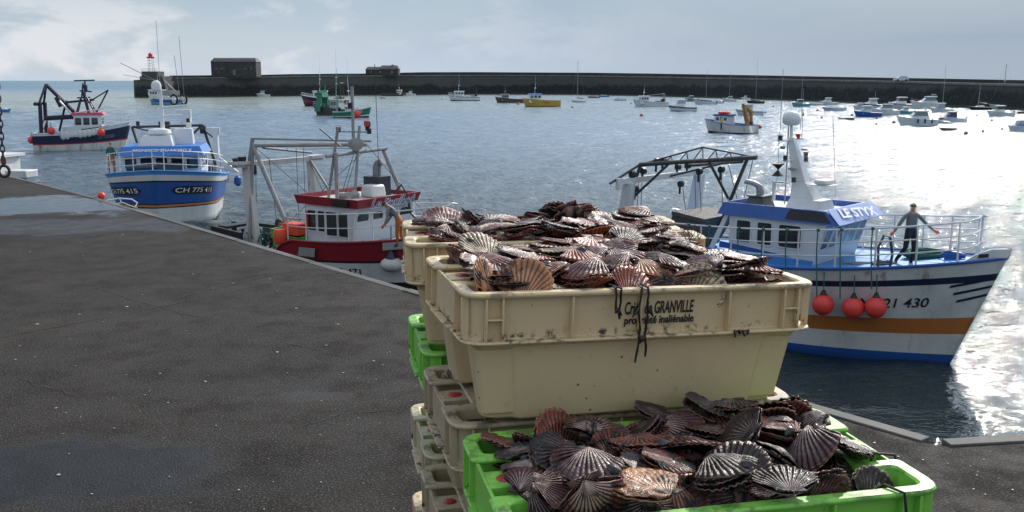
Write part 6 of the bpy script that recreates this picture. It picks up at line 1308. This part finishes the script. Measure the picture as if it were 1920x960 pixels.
SMALL = 'small boats moored in the harbour'
def small(kind, px, wy, wpx, deg, hc, label, cc=None, stripe=None, mast=0, ob=True):
    h = R(deg); c, L = place(px, wy, wpx, h); cc = cc or wht; L = max(L, 2.5)
    loc = Vector((c.x - L / 2 * cos(h), c.y - L / 2 * sin(h), SEA))
    nm = {'cabin': 'motor_boat', 'open': 'open_boat', 'sail': 'sailing_boat', 'cruiser': 'cabin_cruiser', 'dinghy': 'dinghy'}[kind]
    e = empty(nm, loc, h, label, nm.replace('_', ' '), SMALL); B = L * .36; 
    F0, F1 = {'cabin': (.11, .17), 'open': (.09, .13), 'sail': (.10, .14), 'cruiser': (.12, .19), 'dinghy': (.09, .12)}[kind]; F0 *= L; F1 *= L
    pt = hull_fn(L, B, F0, F1, rake=.12 * L, flare=.3, full=.4, draft=.3)
    st_ = stripe or hc
    e.scale = (1, 1.1, 1.3 if kind not in ('sail', 'dinghy') else 1.1)
    if kind == 'dinghy':
        make_hull(e, pt, [(-1, 1, 0)], [hc, cc], .45, cc, hc, n=10, cap_r=.04, bul=.05)
        for x in (.25, .55): m = MB(); m.box((x * L, 0, F0 * .8), (.06 * L, B * .8, .04)); m.build('thwart', cc, e)
        return e
    make_hull(e, pt, [(-1, .12, 1), (.12, .62, 0), (.62, .86, 1), (.86, 1, 0)], [hc, st_, hc], .72 if kind != 'sail' else .97, wht if kind != 'open' else cc, hc, n=12, cap_r=.035, bul=.05)
    if kind == 'cabin':
        x0, x1, Y, z0, H = .38 * L, .64 * L, B * .36, F0 * .8, .20 * L
        m = MB(); m.loft([[(x0, -Y, z0), (x1 + .07 * L, -Y, z0), (x1 + .07 * L, Y, z0), (x0, Y, z0)], [(x0, -Y * .92, z0 + H * .55), (x1 + .05 * L, -Y * .92, z0 + H * .55), (x1 + .05 * L, Y * .92, z0 + H * .55), (x0, Y * .92, z0 + H * .55)]]); m.loft([[(x1, -Y * .8, z0), (.88 * L, -Y * .3, z0 + .1), (.88 * L, Y * .3, z0 + .1), (x1, Y * .8, z0)], [(x1, -Y * .7, z0 + H * .5), (.84 * L, -Y * .2, F1 + .05), (.84 * L, Y * .2, F1 + .05), (x1, Y * .7, z0 + H * .5)]]); m.build('cabin', cc, e)
        m = MB(); m.loft([[(x0 + .02 * L, -Y * .91, z0 + H * .55), (x1 + .045 * L, -Y * .91, z0 + H * .55), (x1 + .045 * L, Y * .91, z0 + H * .55), (x0 + .02 * L, Y * .91, z0 + H * .55)], [(x0 + .01 * L, -Y * .8, z0 + H), (x1 - .02 * L, -Y * .8, z0 + H), (x1 - .02 * L, Y * .8, z0 + H), (x0 + .01 * L, Y * .8, z0 + H)]]); m.build('cabin_glass', gl2 if rc.random() < .5 else gl, e)
        m = MB(); m.loft([[(x0 - .05 * L, -Y * .86, z0 + H), (x1 + .02 * L, -Y * .86, z0 + H), (x1 + .02 * L, Y * .86, z0 + H), (x0 - .05 * L, Y * .86, z0 + H)], [(x0 - .03 * L, -Y * .8, z0 + H * 1.12), (x1 - .01 * L, -Y * .8, z0 + H * 1.12), (x1 - .01 * L, Y * .8, z0 + H * 1.12), (x0 - .03 * L, Y * .8, z0 + H * 1.12)]]); m.build('cabin_roof', wht, e)
    elif kind == 'cruiser':
        Y = B * .36; z0 = F0 * .85; H = .17 * L
        m = MB(); m.loft([[(.20 * L, -Y, z0), (.84 * L, -Y * .35, z0 + .02 * L), (.84 * L, Y * .35, z0 + .02 * L), (.20 * L, Y, z0)], [(.22 * L, -Y * .9, z0 + H * .5), (.66 * L, -Y * .6, z0 + H * .5), (.66 * L, Y * .6, z0 + H * .5), (.22 * L, Y * .9, z0 + H * .5)]]); m.build('cabin', cc, e)
        m = MB(); m.loft([[(.24 * L, -Y * .88, z0 + H * .5), (.64 * L, -Y * .6, z0 + H * .5), (.64 * L, Y * .6, z0 + H * .5), (.24 * L, Y * .88, z0 + H * .5)], [(.26 * L, -Y * .75, z0 + H), (.50 * L, -Y * .6, z0 + H), (.50 * L, Y * .6, z0 + H), (.26 * L, Y * .75, z0 + H)]]); m.build('cabin_glass', paint('smoke_pane', (.16, .19, .22), .15, .1), e)
        m = MB(); m.box((.37 * L, 0, z0 + H * 1.04), (.30 * L, Y * 1.6, H * .1)); m.tube((.22 * L, -Y * .8, z0 + H), (.30 * L, -Y * .7, z0 + H * 1.35), .03); m.tube((.22 * L, Y * .8, z0 + H), (.30 * L, Y * .7, z0 + H * 1.35), .03); m.box((.29 * L, 0, z0 + H * 1.35), (.05 * L, Y * 1.5, .05)); m.build('flybridge', wht, e)
        rail(e, [Vector(pt(.62 + .34 * k / 8, 1, -1)) for k in range(9)], .05 * L, galv, 5, .02, 0)
    elif kind == 'open':
        m = MB(); m.loft([[(.12 * L, -B * .36, F0 * 1.0), (.82 * L, -B * .2, F1 * .9), (.82 * L, B * .2, F1 * .9), (.12 * L, B * .36, F0 * 1.0)], [(.2 * L, -B * .1, F0 * 1.5), (.7 * L, -B * .08, F1 * 1.3), (.7 * L, B * .08, F1 * 1.3), (.2 * L, B * .1, F0 * 1.5)]]); m.build('cover', cc, e)
    elif kind == 'sail':
        m = MB(); m.loft([[(.28 * L, -B * .26, F0), (.72 * L, -B * .14, F0), (.72 * L, B * .14, F0), (.28 * L, B * .26, F0)], [(.32 * L, -B * .2, F0 + .07 * L), (.62 * L, -B * .12, F0 + .06 * L), (.62 * L, B * .12, F0 + .06 * L), (.32 * L, B * .2, F0 + .07 * L)]]); m.build('coachroof', wht, e)
        mast = mast or 1.25
        m = MB(); m.tube((.56 * L, 0, F0), (.54 * L, 0, F0 + mast * L), .012 * L, .008 * L, n=6); m.tube((.54 * L - .02, -.09 * L, F0 + mast * L * .6), (.54 * L - .02, .09 * L, F0 + mast * L * .6), .005 * L, n=4); m.build('mast', paint('mast_alu', (.35, .35, .35), .4, .2), e)
        m = MB(); m.pipe([(.55 * L, 0, F0 + .20 * L), (.40 * L, 0, F0 + .16 * L), (.16 * L, 0, F0 + .14 * L)], .03 * L, 6); m.build('furled_sail', cc, e)
        m = MB()
        for a_, b_ in (((.54 * L, 0, F0 + mast * L), (.98 * L, 0, F1)), ((.54 * L, 0, F0 + mast * L), (.0, 0, F0)), ((.54 * L, 0, F0 + mast * L * .9), (.5 * L, -B * .45, F0)), ((.54 * L, 0, F0 + mast * L * .9), (.5 * L, B * .45, F0))): m.tube(a_, b_, .012, n=4)
        m.build('rigging', grey, e); ob = False
    if mast and kind != 'sail':
        m = MB(); m.tube((.45 * L, 0, F0 * .8), (.43 * L, 0, F0 + mast * L), .05, .03, n=6); m.build('mast', paint('mast_alu', (.35, .35, .35), .4, .2), e)
    if ob:
        m = MB(); m.box((-.035 * L, 0, F0 * .85), (.07 * L, .07 * L, .11 * L), top=(.8, .8)); m.box((-.03 * L, 0, .1), (.03 * L, .03 * L, F0)); m.build('outboard_motor', blk, e)
    return e
sm = small; dkb = paint('dark_boat', (.03, .033, .04), .5, .3); tarp = paint('tarp_grey', (.30, .34, .38), .7, .4)
sm('cabin', 493, 181, 26, 185, wht, 'small white cabin boat alone beneath the large stone house', ob=False)
sm('dinghy', 717, 184.5, 11, 180, dkb, 'tiny dark dinghy just in front of the low brown workboat', cc=grey)
sm('cabin', 770, 179, 20, 180, wht, 'small white motor boat touching the right end of the low brown workboat')
sm('cruiser', 665, 177, 36, 4, wht, 'white cruiser half hidden behind the green hulled fishing boat', cc=grey)
sm('cabin', 918, 176.5, 22, 0, wht, 'white covered boat at the foot of the wall behind the white boat with net drum', cc=tarp)
sm('sail', 1084, 192, 28, 182, wht, 'small sloop with bare mast and navy sail cover, in the centre below the sky', cc=navy, mast=2.4)
sm('open', 1112, 184, 22, 180, grey, 'grey open boat with an outboard, first right of the small sloop', cc=paint('orange_bit', (.4, .15, .08), .6))
sm('open', 1131, 182, 20, 175, blu2, 'blue open boat with pale cover beside the grey open boat', cc=tarp)
sm('open', 1161, 189, 22, 184, wht, 'small white boat with blue cover, alone left of the cluttered fishing boat', cc=blu2)
sm('cabin', 1278, 208.5, 54, 185, wht, 'white pilothouse boat with navy hull stripe and pale glass, left of the digger boat', stripe=navy, ob=False)
sm('cabin', 1296, 190, 26, 180, grey, 'grey boat with green tinted cabin behind the navy striped pilothouse boat', cc=cyan)
sm('open', 1321, 196, 42, 180, wht, 'white open boat with long navy cover and a short mast', cc=bluc, mast=1.1)
sm('open', 1343, 194, 24, 178, wht, 'pale boat under a peaked grey tarpaulin', cc=tarp)
sm('cruiser', 1366, 190.5, 25, 182, wht, 'white cruiser by the wall with a tall thin mast behind the digger boat', mast=1.6)
e = sm('cabin', 1404, 216, 52, 178, wht, 'white fishing cabin boat close behind the right side of the digger boat', stripe=tarp, ob=False)
sm('open', 1415, 194, 32, 178, dkb, 'black inflatable boat with a tall mast by the wall', cc=dkb, mast=1.9)
sm('cabin', 1398, 187, 18, 180, wht, 'little white boat at the foot of the wall left of the black inflatable', ob=False)
sm('cruiser', 1455, 185.5, 22, 182, wht, 'white cruiser at the foot of the wall left of the radome mast')
sm('cabin', 1500, 200, 34, 184, cyan, 'pale green boat with tarpaulin just right of the white radome', cc=tarp, mast=1.2)
sm('open', 1530, 198, 28, 182, wht, 'white boat with tent cover, between the pale green boat and the one with black outboard', cc=tarp)
sm('cabin', 1553, 197, 34, 182, wht, 'white cabin boat with a large black outboard raised')
sm('open', 1562, 208, 44, 183, wht, 'low white speedboat with blue line, in front of the row', stripe=blu2, cc=paint('seat_grey', (.4, .42, .45)))
sm('dinghy', 1585, 224, 30, 175, dkb, 'dark grey dinghy adrift between mooring buoys, left of the blue hulled boat', cc=grey)
sm('cabin', 1593, 190, 26, 180, dkb, 'dark boat with white cabin near the wall, above the speedboat', ob=False)
sm('cabin', 1613, 205, 30, 183, wht, 'white boat with box cabin behind the blue hulled boat', cc=tarp, ob=False)
sm('cabin', 1625, 219, 52, 182, blu, 'royal blue hulled cabin boat with white portholes', stripe=blu, ob=False)
sm('cabin', 1637, 203, 46, 182, wht, 'white fishing boat with navy line and high wheelhouse above the blue hulled boat', stripe=navy, mast=.45, ob=False)
sm('cruiser', 1656, 216, 56, 183, wht, 'long white cruiser just right of the blue hulled boat')
sm('cabin', 1690, 203, 52, 182, wht, 'white open fisherman with small cabin behind the long white cruiser', stripe=grey, ob=False)
sm('cabin', 1698, 214, 34, 182, cyan, 'turquoise boat with black outboard right of the long white cruiser')
sm('cruiser', 1736, 204, 62, 182, wht, 'large white flybridge cruiser by the wall with red ensign staff')
sm('cabin', 1764, 211, 44, 181, wht, 'white cuddy boat under a tall mast, right of the flybridge cruiser', cc=tarp, mast=1.4, ob=False)
e = sm('cruiser', 1716, 236, 76, 184, wht, 'big white cabin cruiser with three dark fenders, nearest of the right hand group', cc=wht, ob=False)
Lh = (76 / px_m(at(1716, 236, SEA).y)); 
for k, t in enumerate((.18, .36, .54)):
    m = MB(); m.lathe((t * Lh, Lh * .19, .35), [(.03, 0), (.12, .08), (.12, .5), (.03, .6)], 8); m.build('fender', blk, e)
sm('cabin', 1764, 232, 30, 182, wht, 'small white boat tucked behind the stern of the big white cruiser', ob=False)
sm('cabin', 1785, 229, 50, 182, wht, 'white boat with blue windscreen right of the big white cruiser', cc=bluc)
sm('dinghy', 1776, 243.5, 22, 176, dkb, 'flat dark raft afloat below the big white cruiser', cc=dkb)
sm('sail', 1836, 206, 42, 182, dkb, 'black hulled sailing boat near the right end of the wall', cc=dkb, mast=.95)
sm('sail', 1882, 204, 58, 180, wht, 'pale yacht with grey sail cover and tall mast, by the wall at far right', cc=tarp, mast=1.2)
sm('cabin', 1874, 218, 50, 181, wht, 'long low white boat with small cabin in front of the pale yacht', ob=True)
sm('open', 1918, 213, 24, 180, paint('wine_red', (.16, .03, .03)), 'wine red boat cut by the right edge of the picture', cc=grey)
sm('cabin', 1914, 246, 52, 180, wht, 'white cabin boat with blue window cut by the right edge of the picture', cc=paint('blue_pane', (.12, .25, .42), .3), ob=False)
sm('open', 2, 211, 40, 0, blu2, 'bright blue boat bow poking in at the left edge near the horizon', cc=wht, ob=False)

# mooring buoys
def buoy(px, py, d, mt, label):
    c = at(px, py, SEA); r = max(d / 2 / px_m(c.y), .12); b = MB(); b.ball((0, 0, r * .35), r, 12, 8); b.lathe((0, 0, r * 1.25), [(r * .2, 0), (r * .15, r * .25)], 6)
    o = b.build('mooring_buoy', mt); o.location = c; tag(o, label, 'buoy', 'mooring buoys')
bo, bd_, bwt = paint('buoy_orange', (.42, .12, .06), .5, .4), paint('buoy_dark', (.06, .055, .055), .5, .4), paint('buoy_white', (.6, .6, .58), .5, .4)
for px, py, d, mt, lab in ((972, 196, 5.5, fend, 'red buoy between the wooden boat and the yellow boat'), (830, 186.5, 5.5, bwt, 'white buoy left of the white boat with net drum'), (1067, 191.5, 4, bwt, 'grey buoy at the left of the small sloop'), (1184, 195.5, 5.5, bwt, 'pale buoy left of the cluttered fishing boat'), (1203, 218, 7.5, bo, 'brown orange buoy alone in open water below the cluttered fishing boat'), (1073, 202, 3.5, bd_, 'two tone speck of a dark buoy below the sloop'),
    (1435, 212, 4.5, bd_, 'dark buoy right of the white fishing cabin boat'), (1450, 200.5, 4, bd_, 'dark buoy above the left side of the white radome'), (1506, 215.5, 5, bd_, 'dark buoy right of the radome'), (1541, 222, 5.5, bd_, 'dark buoy left of the dark grey dinghy'), (1533, 208, 5, bd_, 'small dark buoy left of the speedboat'), (1597, 217, 5, bd_, 'dark buoy touching the bow of the royal blue boat'),
    (1643, 234.5, 5.5, bd_, 'dark buoy below the long white cruiser'), (1644, 223, 5, bd_, 'dark buoy under the stern of the royal blue boat'), (1676, 231, 7, bd_, 'black buoy at the bow of the big white cruiser'), (1735, 208.5, 5, bd_, 'dark buoy left of the cuddy boat'), (1779, 232.5, 4.5, bd_, 'dark buoy under the boat with blue windscreen'), (1808, 229, 4.5, bd_, 'dark buoy right of the boat with blue windscreen'),
    (1832, 218, 4.5, bd_, 'dark buoy below the black sailing boat'), (1860, 226.5, 4.5, bd_, 'dark buoy below the long low white boat'), (1811, 251, 8, bd_, 'large dark buoy, biggest at the right'), (1843, 246.5, 5, bd_, 'flat dark buoy right of the largest one'), (1879, 242.5, 4.5, bd_, 'dark buoy at the bow of the cut white cabin boat'), (1894, 257.5, 4.5, bd_, 'lowest dark buoy at the far right'), (1852, 255, 3.5, bd_, 'faint small buoy between the largest and the lowest at right'), (290, 318, 0, bwt, '')):
    if d: buoy(px, py, d, mt, lab)
# ---------------------------------------------------------------- white boat cut by the left edge
tpl = at_y(72, 318, 44.0); hd = R(-8); Ll = 9.0
e = empty('fishing_boat', place_bow(tpl, hd, Ll), hd, 'white boat cut by the left edge, with a red lamp on its cabin', 'fishing boat', 'fishing boats in the harbour')
pt = hull_fn(Ll, 3.4, 1.9, 2.75, rake=.9, flare=.3); make_hull(e, pt, [(-1, 1, 0)], [wht, wht], .95, wht, wht, n=14)
m = MB(); m.box((6.4, 0, 3.0), (1.9, 2.2, 1.7)); m.build('cabin', wht, e)
for x in (5.9, 6.7): quad_window(e, (x - .3, -1.11, 2.75), (x + .3, -1.11, 2.75), (x + .3, -1.11, 3.55), (x - .3, -1.11, 3.55), gl, wht)
m = MB(); m.box((6.4, 0, 3.9), (2.3, 2.5, .12)); m.build('cabin_roof', wht, e)
m = MB(); m.lathe((6.6, -.9, 3.98), [(.2, 0), (.24, .1), (.2, .34)], 12); m.build('red_lamp', red, e)
m = MB(); m.tube((7.6, -.8, 2.4), (7.55, -.8, 4.6), .03); m.build('pole', wht, e)
m = MB(); m.box((8.35, -.3, 3.12), (1.05, .9, .34)); m.box((8.3, -.3, 2.85), (.5, .4, .3)); m.build('bow_box', wht, e, bevel=.04)
# ladder handrail on the quay edge and a red ball beside it
c = at(203, 378, -.02)
e = empty('ladder_handrail', (c.x + .05, c.y + .22, -.35), 0, 'short white curved handrail with a yellow end on the quay edge below the blue boat', 'handrail')
m = MB(); m.pipe([(-.25, 0, .30), (.0, .05, .345), (.18, .06, .33), (.27, .03, .28), (.25, -.02, .22)], .011, 8); m.pipe([(-.25, 0, .23), (.05, .05, .28), (.25, -.02, .22)], .009, 8); m.pipe([(.0, .05, .345), (.03, .05, .28)], .008, 6); m.build('tube', wht, e)
for q_ in (((.26, 0, -.4), (.265, 0, .22)), ((-.24, 0, -.4), (-.25, 0, .30))): m = MB(); m.tube(*q_, .016, n=8); m.build('yellow_post', paint('post_yellow', (.5, .38, .12), .5, .4), e)
b = MB(); b.ball((0, 0, 0), .055, 14, 9); o = b.build('red_float', fend); o.location = at_y(190, 367, c.y + .35); tag(o, 'small red float beside the white handrail at the quay edge', 'float')
# hanging chain at the left edge
cm = paint('chain_steel', (.045, .038, .034), .5, .5, 20, metal=.4, rust=.8)
top_ = at_y(-36, -260, 9.0); bot = at_y(7, 312, 9.0); ch = empty('hanging_chain', bot, 0, 'rusty dark steel chain with an end ring hanging down at the left edge', 'chain')
n = int((top_ - bot).length / .057); dv = (top_ - bot) / n
def link(m, c, a0, ln, wd, r):
    pts = []
    for k in range(14):
        a = 2 * pi * k / 14; pts.append(c + Vector((cos(a0) * wd * cos(a), sin(a0) * wd * cos(a), ln * sin(a) * (1.0))))
    m.pipe(pts, r, 6, closed=True)
for k in range(n):
    m = MB(); link(m, dv * (k + .9), (k % 2) * pi / 2 + .3, .040, .018, .0062); m.build('link', cm, ch)
m = MB(); m.pipe([Vector((.048 * cos(a) * .8, .02 * cos(a), -.045 + .052 * sin(a))) for a in [2 * pi * k / 18 for k in range(18)]], .014, 8, closed=True); m.build('end_ring', cm, ch)
m = MB(); m.tube((0, 0, .02), (.0, 0, .10), .016); m.build('shackle', paint('rust_brown', (.17, .06, .025), .7, .4, 10), ch)

# ---------------------------------------------------------------- people
skin = paint('skin', (.42, .22, .15), .55, .1)
def person(loc, rz, joints, bones, mats, label, group='fishermen', hair=None, cap=None):
    """joints: name -> (xyz, radius); bones: (a, b, material index); the body is one skinned surface"""
    names = list(joints); idx = {n_: i for i, n_ in enumerate(names)}
    me = bpy.data.meshes.new('p'); me.from_pydata([joints[n_][0] for n_ in names], [(idx[a], idx[b]) for a, b, _ in bones], [])
    o = bpy.data.objects.new('p', me); COL.objects.link(o); o.modifiers.new('s', 'SKIN'); sv = me.skin_vertices[0].data
    for n_ in names: r = joints[n_][1]; sv[idx[n_]].radius = (r, r) if not isinstance(r, tuple) else r; sv[idx[n_]].use_root = n_ == 'pelvis'
    s_ = o.modifiers.new('u', 'SUBSURF'); s_.levels = 2; s_.render_levels = 2
    bpy.context.view_layer.update(); d = bpy.context.evaluated_depsgraph_get(); m2 = bpy.data.meshes.new_from_object(o.evaluated_get(d)); bpy.data.objects.remove(o)
    segs = [(Vector(joints[a][0]), Vector(joints[b][0]), mi) for a, b, mi in bones]
    m2.materials.clear()
    for mt in mats: m2.materials.append(mt)
    for p in m2.polygons:
        c = p.center; best = 1e9
        for a, b, mi in segs:
            ab = b - a; t = max(0, min(1, (c - a).dot(ab) / max(ab.length_squared, 1e-9))); dd = (c - a - ab * t).length
            if dd < best: best = dd; p.material_index = mi
        p.use_smooth = True
    b = bpy.data.objects.new('person', m2); COL.objects.link(b); b.location = loc; b.rotation_euler = (0, 0, rz); tag(b, label, 'person', group)
    H = Vector(joints['head'][0]); r = joints['head'][1]; r = r if not isinstance(r, tuple) else r[0]
    up = (H - Vector(joints['neck'][0])).normalized()
    q = up.to_track_quat('Z', 'Y')
    if hair or cap:
        m = MB(); m.ball((0, 0, 0), r * 1.03, 14, 9, (1, 1.05, 1.05)); m.v = [v for v in m.v]
        m.v = [H + q @ (Vector((v.x, v.y, max(v.z, r * .12))) + Vector((0, r * .12, r * .10))) for v in m.v]; m.build('hair' if hair else 'cap', hair or cap, b)
    return b
def std(h=1.7, **ov):
    """joints of a standing figure facing -y (towards the camera)"""
    k = h / 1.75
    J = dict(pelvis=((0, 0, .95), (.15, .11)), waist=((0, 0, 1.08), (.14, .10)), chest=((0, 0, 1.30), (.165, .115)), neckb=((0, 0, 1.46), (.085, .08)), neck=((0, -.01, 1.53), .052), head=((0, -.02, 1.64), .088), crown=((0, -.01, 1.70), .075), nose=((0, -.115, 1.63), .012),
        shl=((-.17, 0, 1.42), .062), ell=((-.26, .02, 1.15), .046), wrl=((-.30, -.06, .92), .034), hal=((-.31, -.08, .85), .036), shr=((.17, 0, 1.42), .062), elr=((.26, .02, 1.15), .046), wrr=((.30, -.06, .92), .034), har=((.31, -.08, .85), .036),
        hil=((-.09, 0, .90), .095), knl=((-.11, -.02, .50), .066), anl=((-.11, .02, .10), .048), tol=((-.12, -.14, .045), .04), hir=((.09, 0, .90), .095), knr=((.11, -.02, .50), .066), anr=((.11, .02, .10), .048), tor=((.12, -.14, .045), .04))
    for n_, v in ov.items(): J[n_] = (v, J[n_][1]) if not isinstance(v[0], tuple) else v
    for s_ in 'lr':
        h_ = Vector(J['ha' + s_][0]); w_ = Vector(J['wr' + s_][0]); d = (h_ - w_).normalized(); sd = d.cross(Vector((0, 1, .2))).normalized()
        for f_ in range(5):
            off = sd * ((f_ - 1.8) * .019); ln = (.045, .075, .085, .078, .055)[f_]
            base_ = h_ + off * .8; tip_ = h_ + off * (1.6 if f_ == 0 else 1.1) + d * ln + Vector((0, -.012, -.012))
            J[f'f{s_}{f_}'] = (tuple(tip_), .009)
    return {n_: (tuple(c_ * k for c_ in p), tuple(x * k for x in r) if isinstance(r, tuple) else r * k) for n_, (p, r) in J.items()}
def bones(top=0, legs=1, hand=2, sk=3, boots=4):
    B = [('pelvis', 'waist', legs), ('waist', 'chest', top), ('chest', 'neckb', top), ('neckb', 'neck', sk), ('neck', 'head', sk), ('head', 'crown', sk), ('head', 'nose', sk)]
    for s_ in 'lr':
        B += [('neckb', 'sh' + s_, top), ('sh' + s_, 'el' + s_, top), ('el' + s_, 'wr' + s_, top), ('wr' + s_, 'ha' + s_, hand), ('pelvis', 'hi' + s_, legs), ('hi' + s_, 'kn' + s_, legs), ('kn' + s_, 'an' + s_, legs), ('an' + s_, 'to' + s_, boots)]
        B += [('ha' + s_, f'f{s_}{f_}', hand) for f_ in range(5)]
    return B
gsw = paint('sweater_grey', (.13, .15, .16), .85, .3, 5); btr = paint('trousers_black', (.012, .012, .014), .8, .2); glv = paint('glove_orange', (.60, .10, .04), .6, .2); bts = paint('boots_dark', (.02, .022, .02), .5, .2)
hairm = paint('hair_dark', (.035, .02, .014), .7, .1); otr = paint('oilskin_orange', (.42, .13, .025), .55, .35, 4); teal = paint('jacket_teal', (.02, .10, .11), .7, .3, 4); bcap = paint('cap_blue', (.02, .08, .35), .6, .1); dkj = paint('jacket_dark', (.015, .016, .018), .8, .2); hiv = paint('vest_yellow', (.45, .5, .05), .7, .2); gtop = paint('top_greyblue', (.19, .20, .20), .8, .3, 5)
MS = st.matrix_basis
J = std(1.72, shl=(-.18, -.02, 1.40), ell=(-.34, -.04, 1.16), wrl=(-.47, -.12, 1.00), hal=(-.53, -.15, .96), shr=(.18, 0, 1.40), elr=(.38, .02, 1.20), wrr=(.56, -.02, 1.04), har=(.64, -.05, 1.0),
    hil=(-.08, 0, .90), knl=(-.12, -.02, .54), anl=(-.28, .16, .20), tol=(-.33, .04, .08), hir=(.08, 0, .90), knr=(.10, -.05, .50), anr=(.04, .0, .10), tor=(.06, -.16, .045), neck=(.0, -.01, 1.53), head=(.0, -.03, 1.64))
person(MS @ Vector((9.72, -.30, 2.47)), R(-4), J, bones(), [gsw, btr, glv, skin, bts], 'man in grey sweater, black trousers and orange gloves leaning back on the bow rail', hair=hairm)
J = std(1.72, waist=(-.06, 0, 1.05), chest=(-.20, -.03, 1.22), neckb=(-.30, -.05, 1.34), neck=(-.36, -.07, 1.38), head=(-.44, -.09, 1.44), crown=(-.48, -.09, 1.49), nose=(-.53, -.12, 1.38),
    shl=(-.33, -.18, 1.28), ell=(-.36, -.24, 1.0), wrl=(-.44, -.30, .80), hal=(-.49, -.32, .74), shr=(-.27, .12, 1.28), elr=(-.28, .1, 1.0), wrr=(-.38, -.02, .84), har=(-.45, -.06, .78),
    hil=(-.02, -.09, .88), knl=(-.06, -.12, .48), anl=(-.04, -.12, .10), tol=(-.16, -.16, .045), hir=(.03, .09, .88), knr=(.04, .1, .48), anr=(.10, .1, .10), tor=(-.02, .08, .045))
PB = pb.matrix_basis
person(PB @ Vector((9.75, -1.15, 1.93)), 0, J, bones(), [gtop, otr, glv, skin, bts], 'man in grey top and orange trousers bending over the rail of the red boat', hair=paint('hair_auburn', (.10, .04, .02), .7))
J = std(1.7, chest=(-.05, -.02, 1.28), wrl=(-.2, -.3, 1.0), hal=(-.2, -.36, .98), wrr=(.2, -.3, 1.0), har=(.18, -.36, .98))
person(PB @ Vector((3.4, -.6, .55)), R(20), J, bones(), [dkj, otr, bts, skin, bts], 'man in dark jacket seen low on the aft deck of the red boat', hair=hairm)
MM = mo.matrix_basis
J = std(1.75, ell=(-.24, .03, 1.15), wrl=(-.16, -.16, 1.05), hal=(-.10, -.2, 1.05), elr=(.24, .03, 1.15), wrr=(.16, -.16, 1.05), har=(.10, -.2, 1.05), knl=(-.13, 0, .5), anl=(-.15, .03, .1), knr=(.13, 0, .5), anr=(.15, .02, .1))
c = MM @ Vector((8.6, -2.45, 2.45)); person(c, R(170), J, bones(), [teal, otr, skin, skin, bts], 'man in teal jacket and orange trousers at the left rail of the royal blue boat', hair=paint('hair_grey', (.2, .18, .16), .7))
J = std(1.7); q = at_y(264, 290, 53.0); person(Vector((q.x, 53.0, SEA + 2.05)), R(10), J, bones(), [paint('jersey_navy', (.02, .03, .07), .8), btr, skin, skin, bts], 'man in a blue cap standing behind the wheelhouse roof of the royal blue boat', cap=bcap)
J = std(1.7); q = at(1352, 244, SEA + 1.2); person(q, R(60), J, bones(), [hiv, dkj, skin, skin, bts], 'man in a yellow vest on the deck of the white digger boat', hair=hairm)
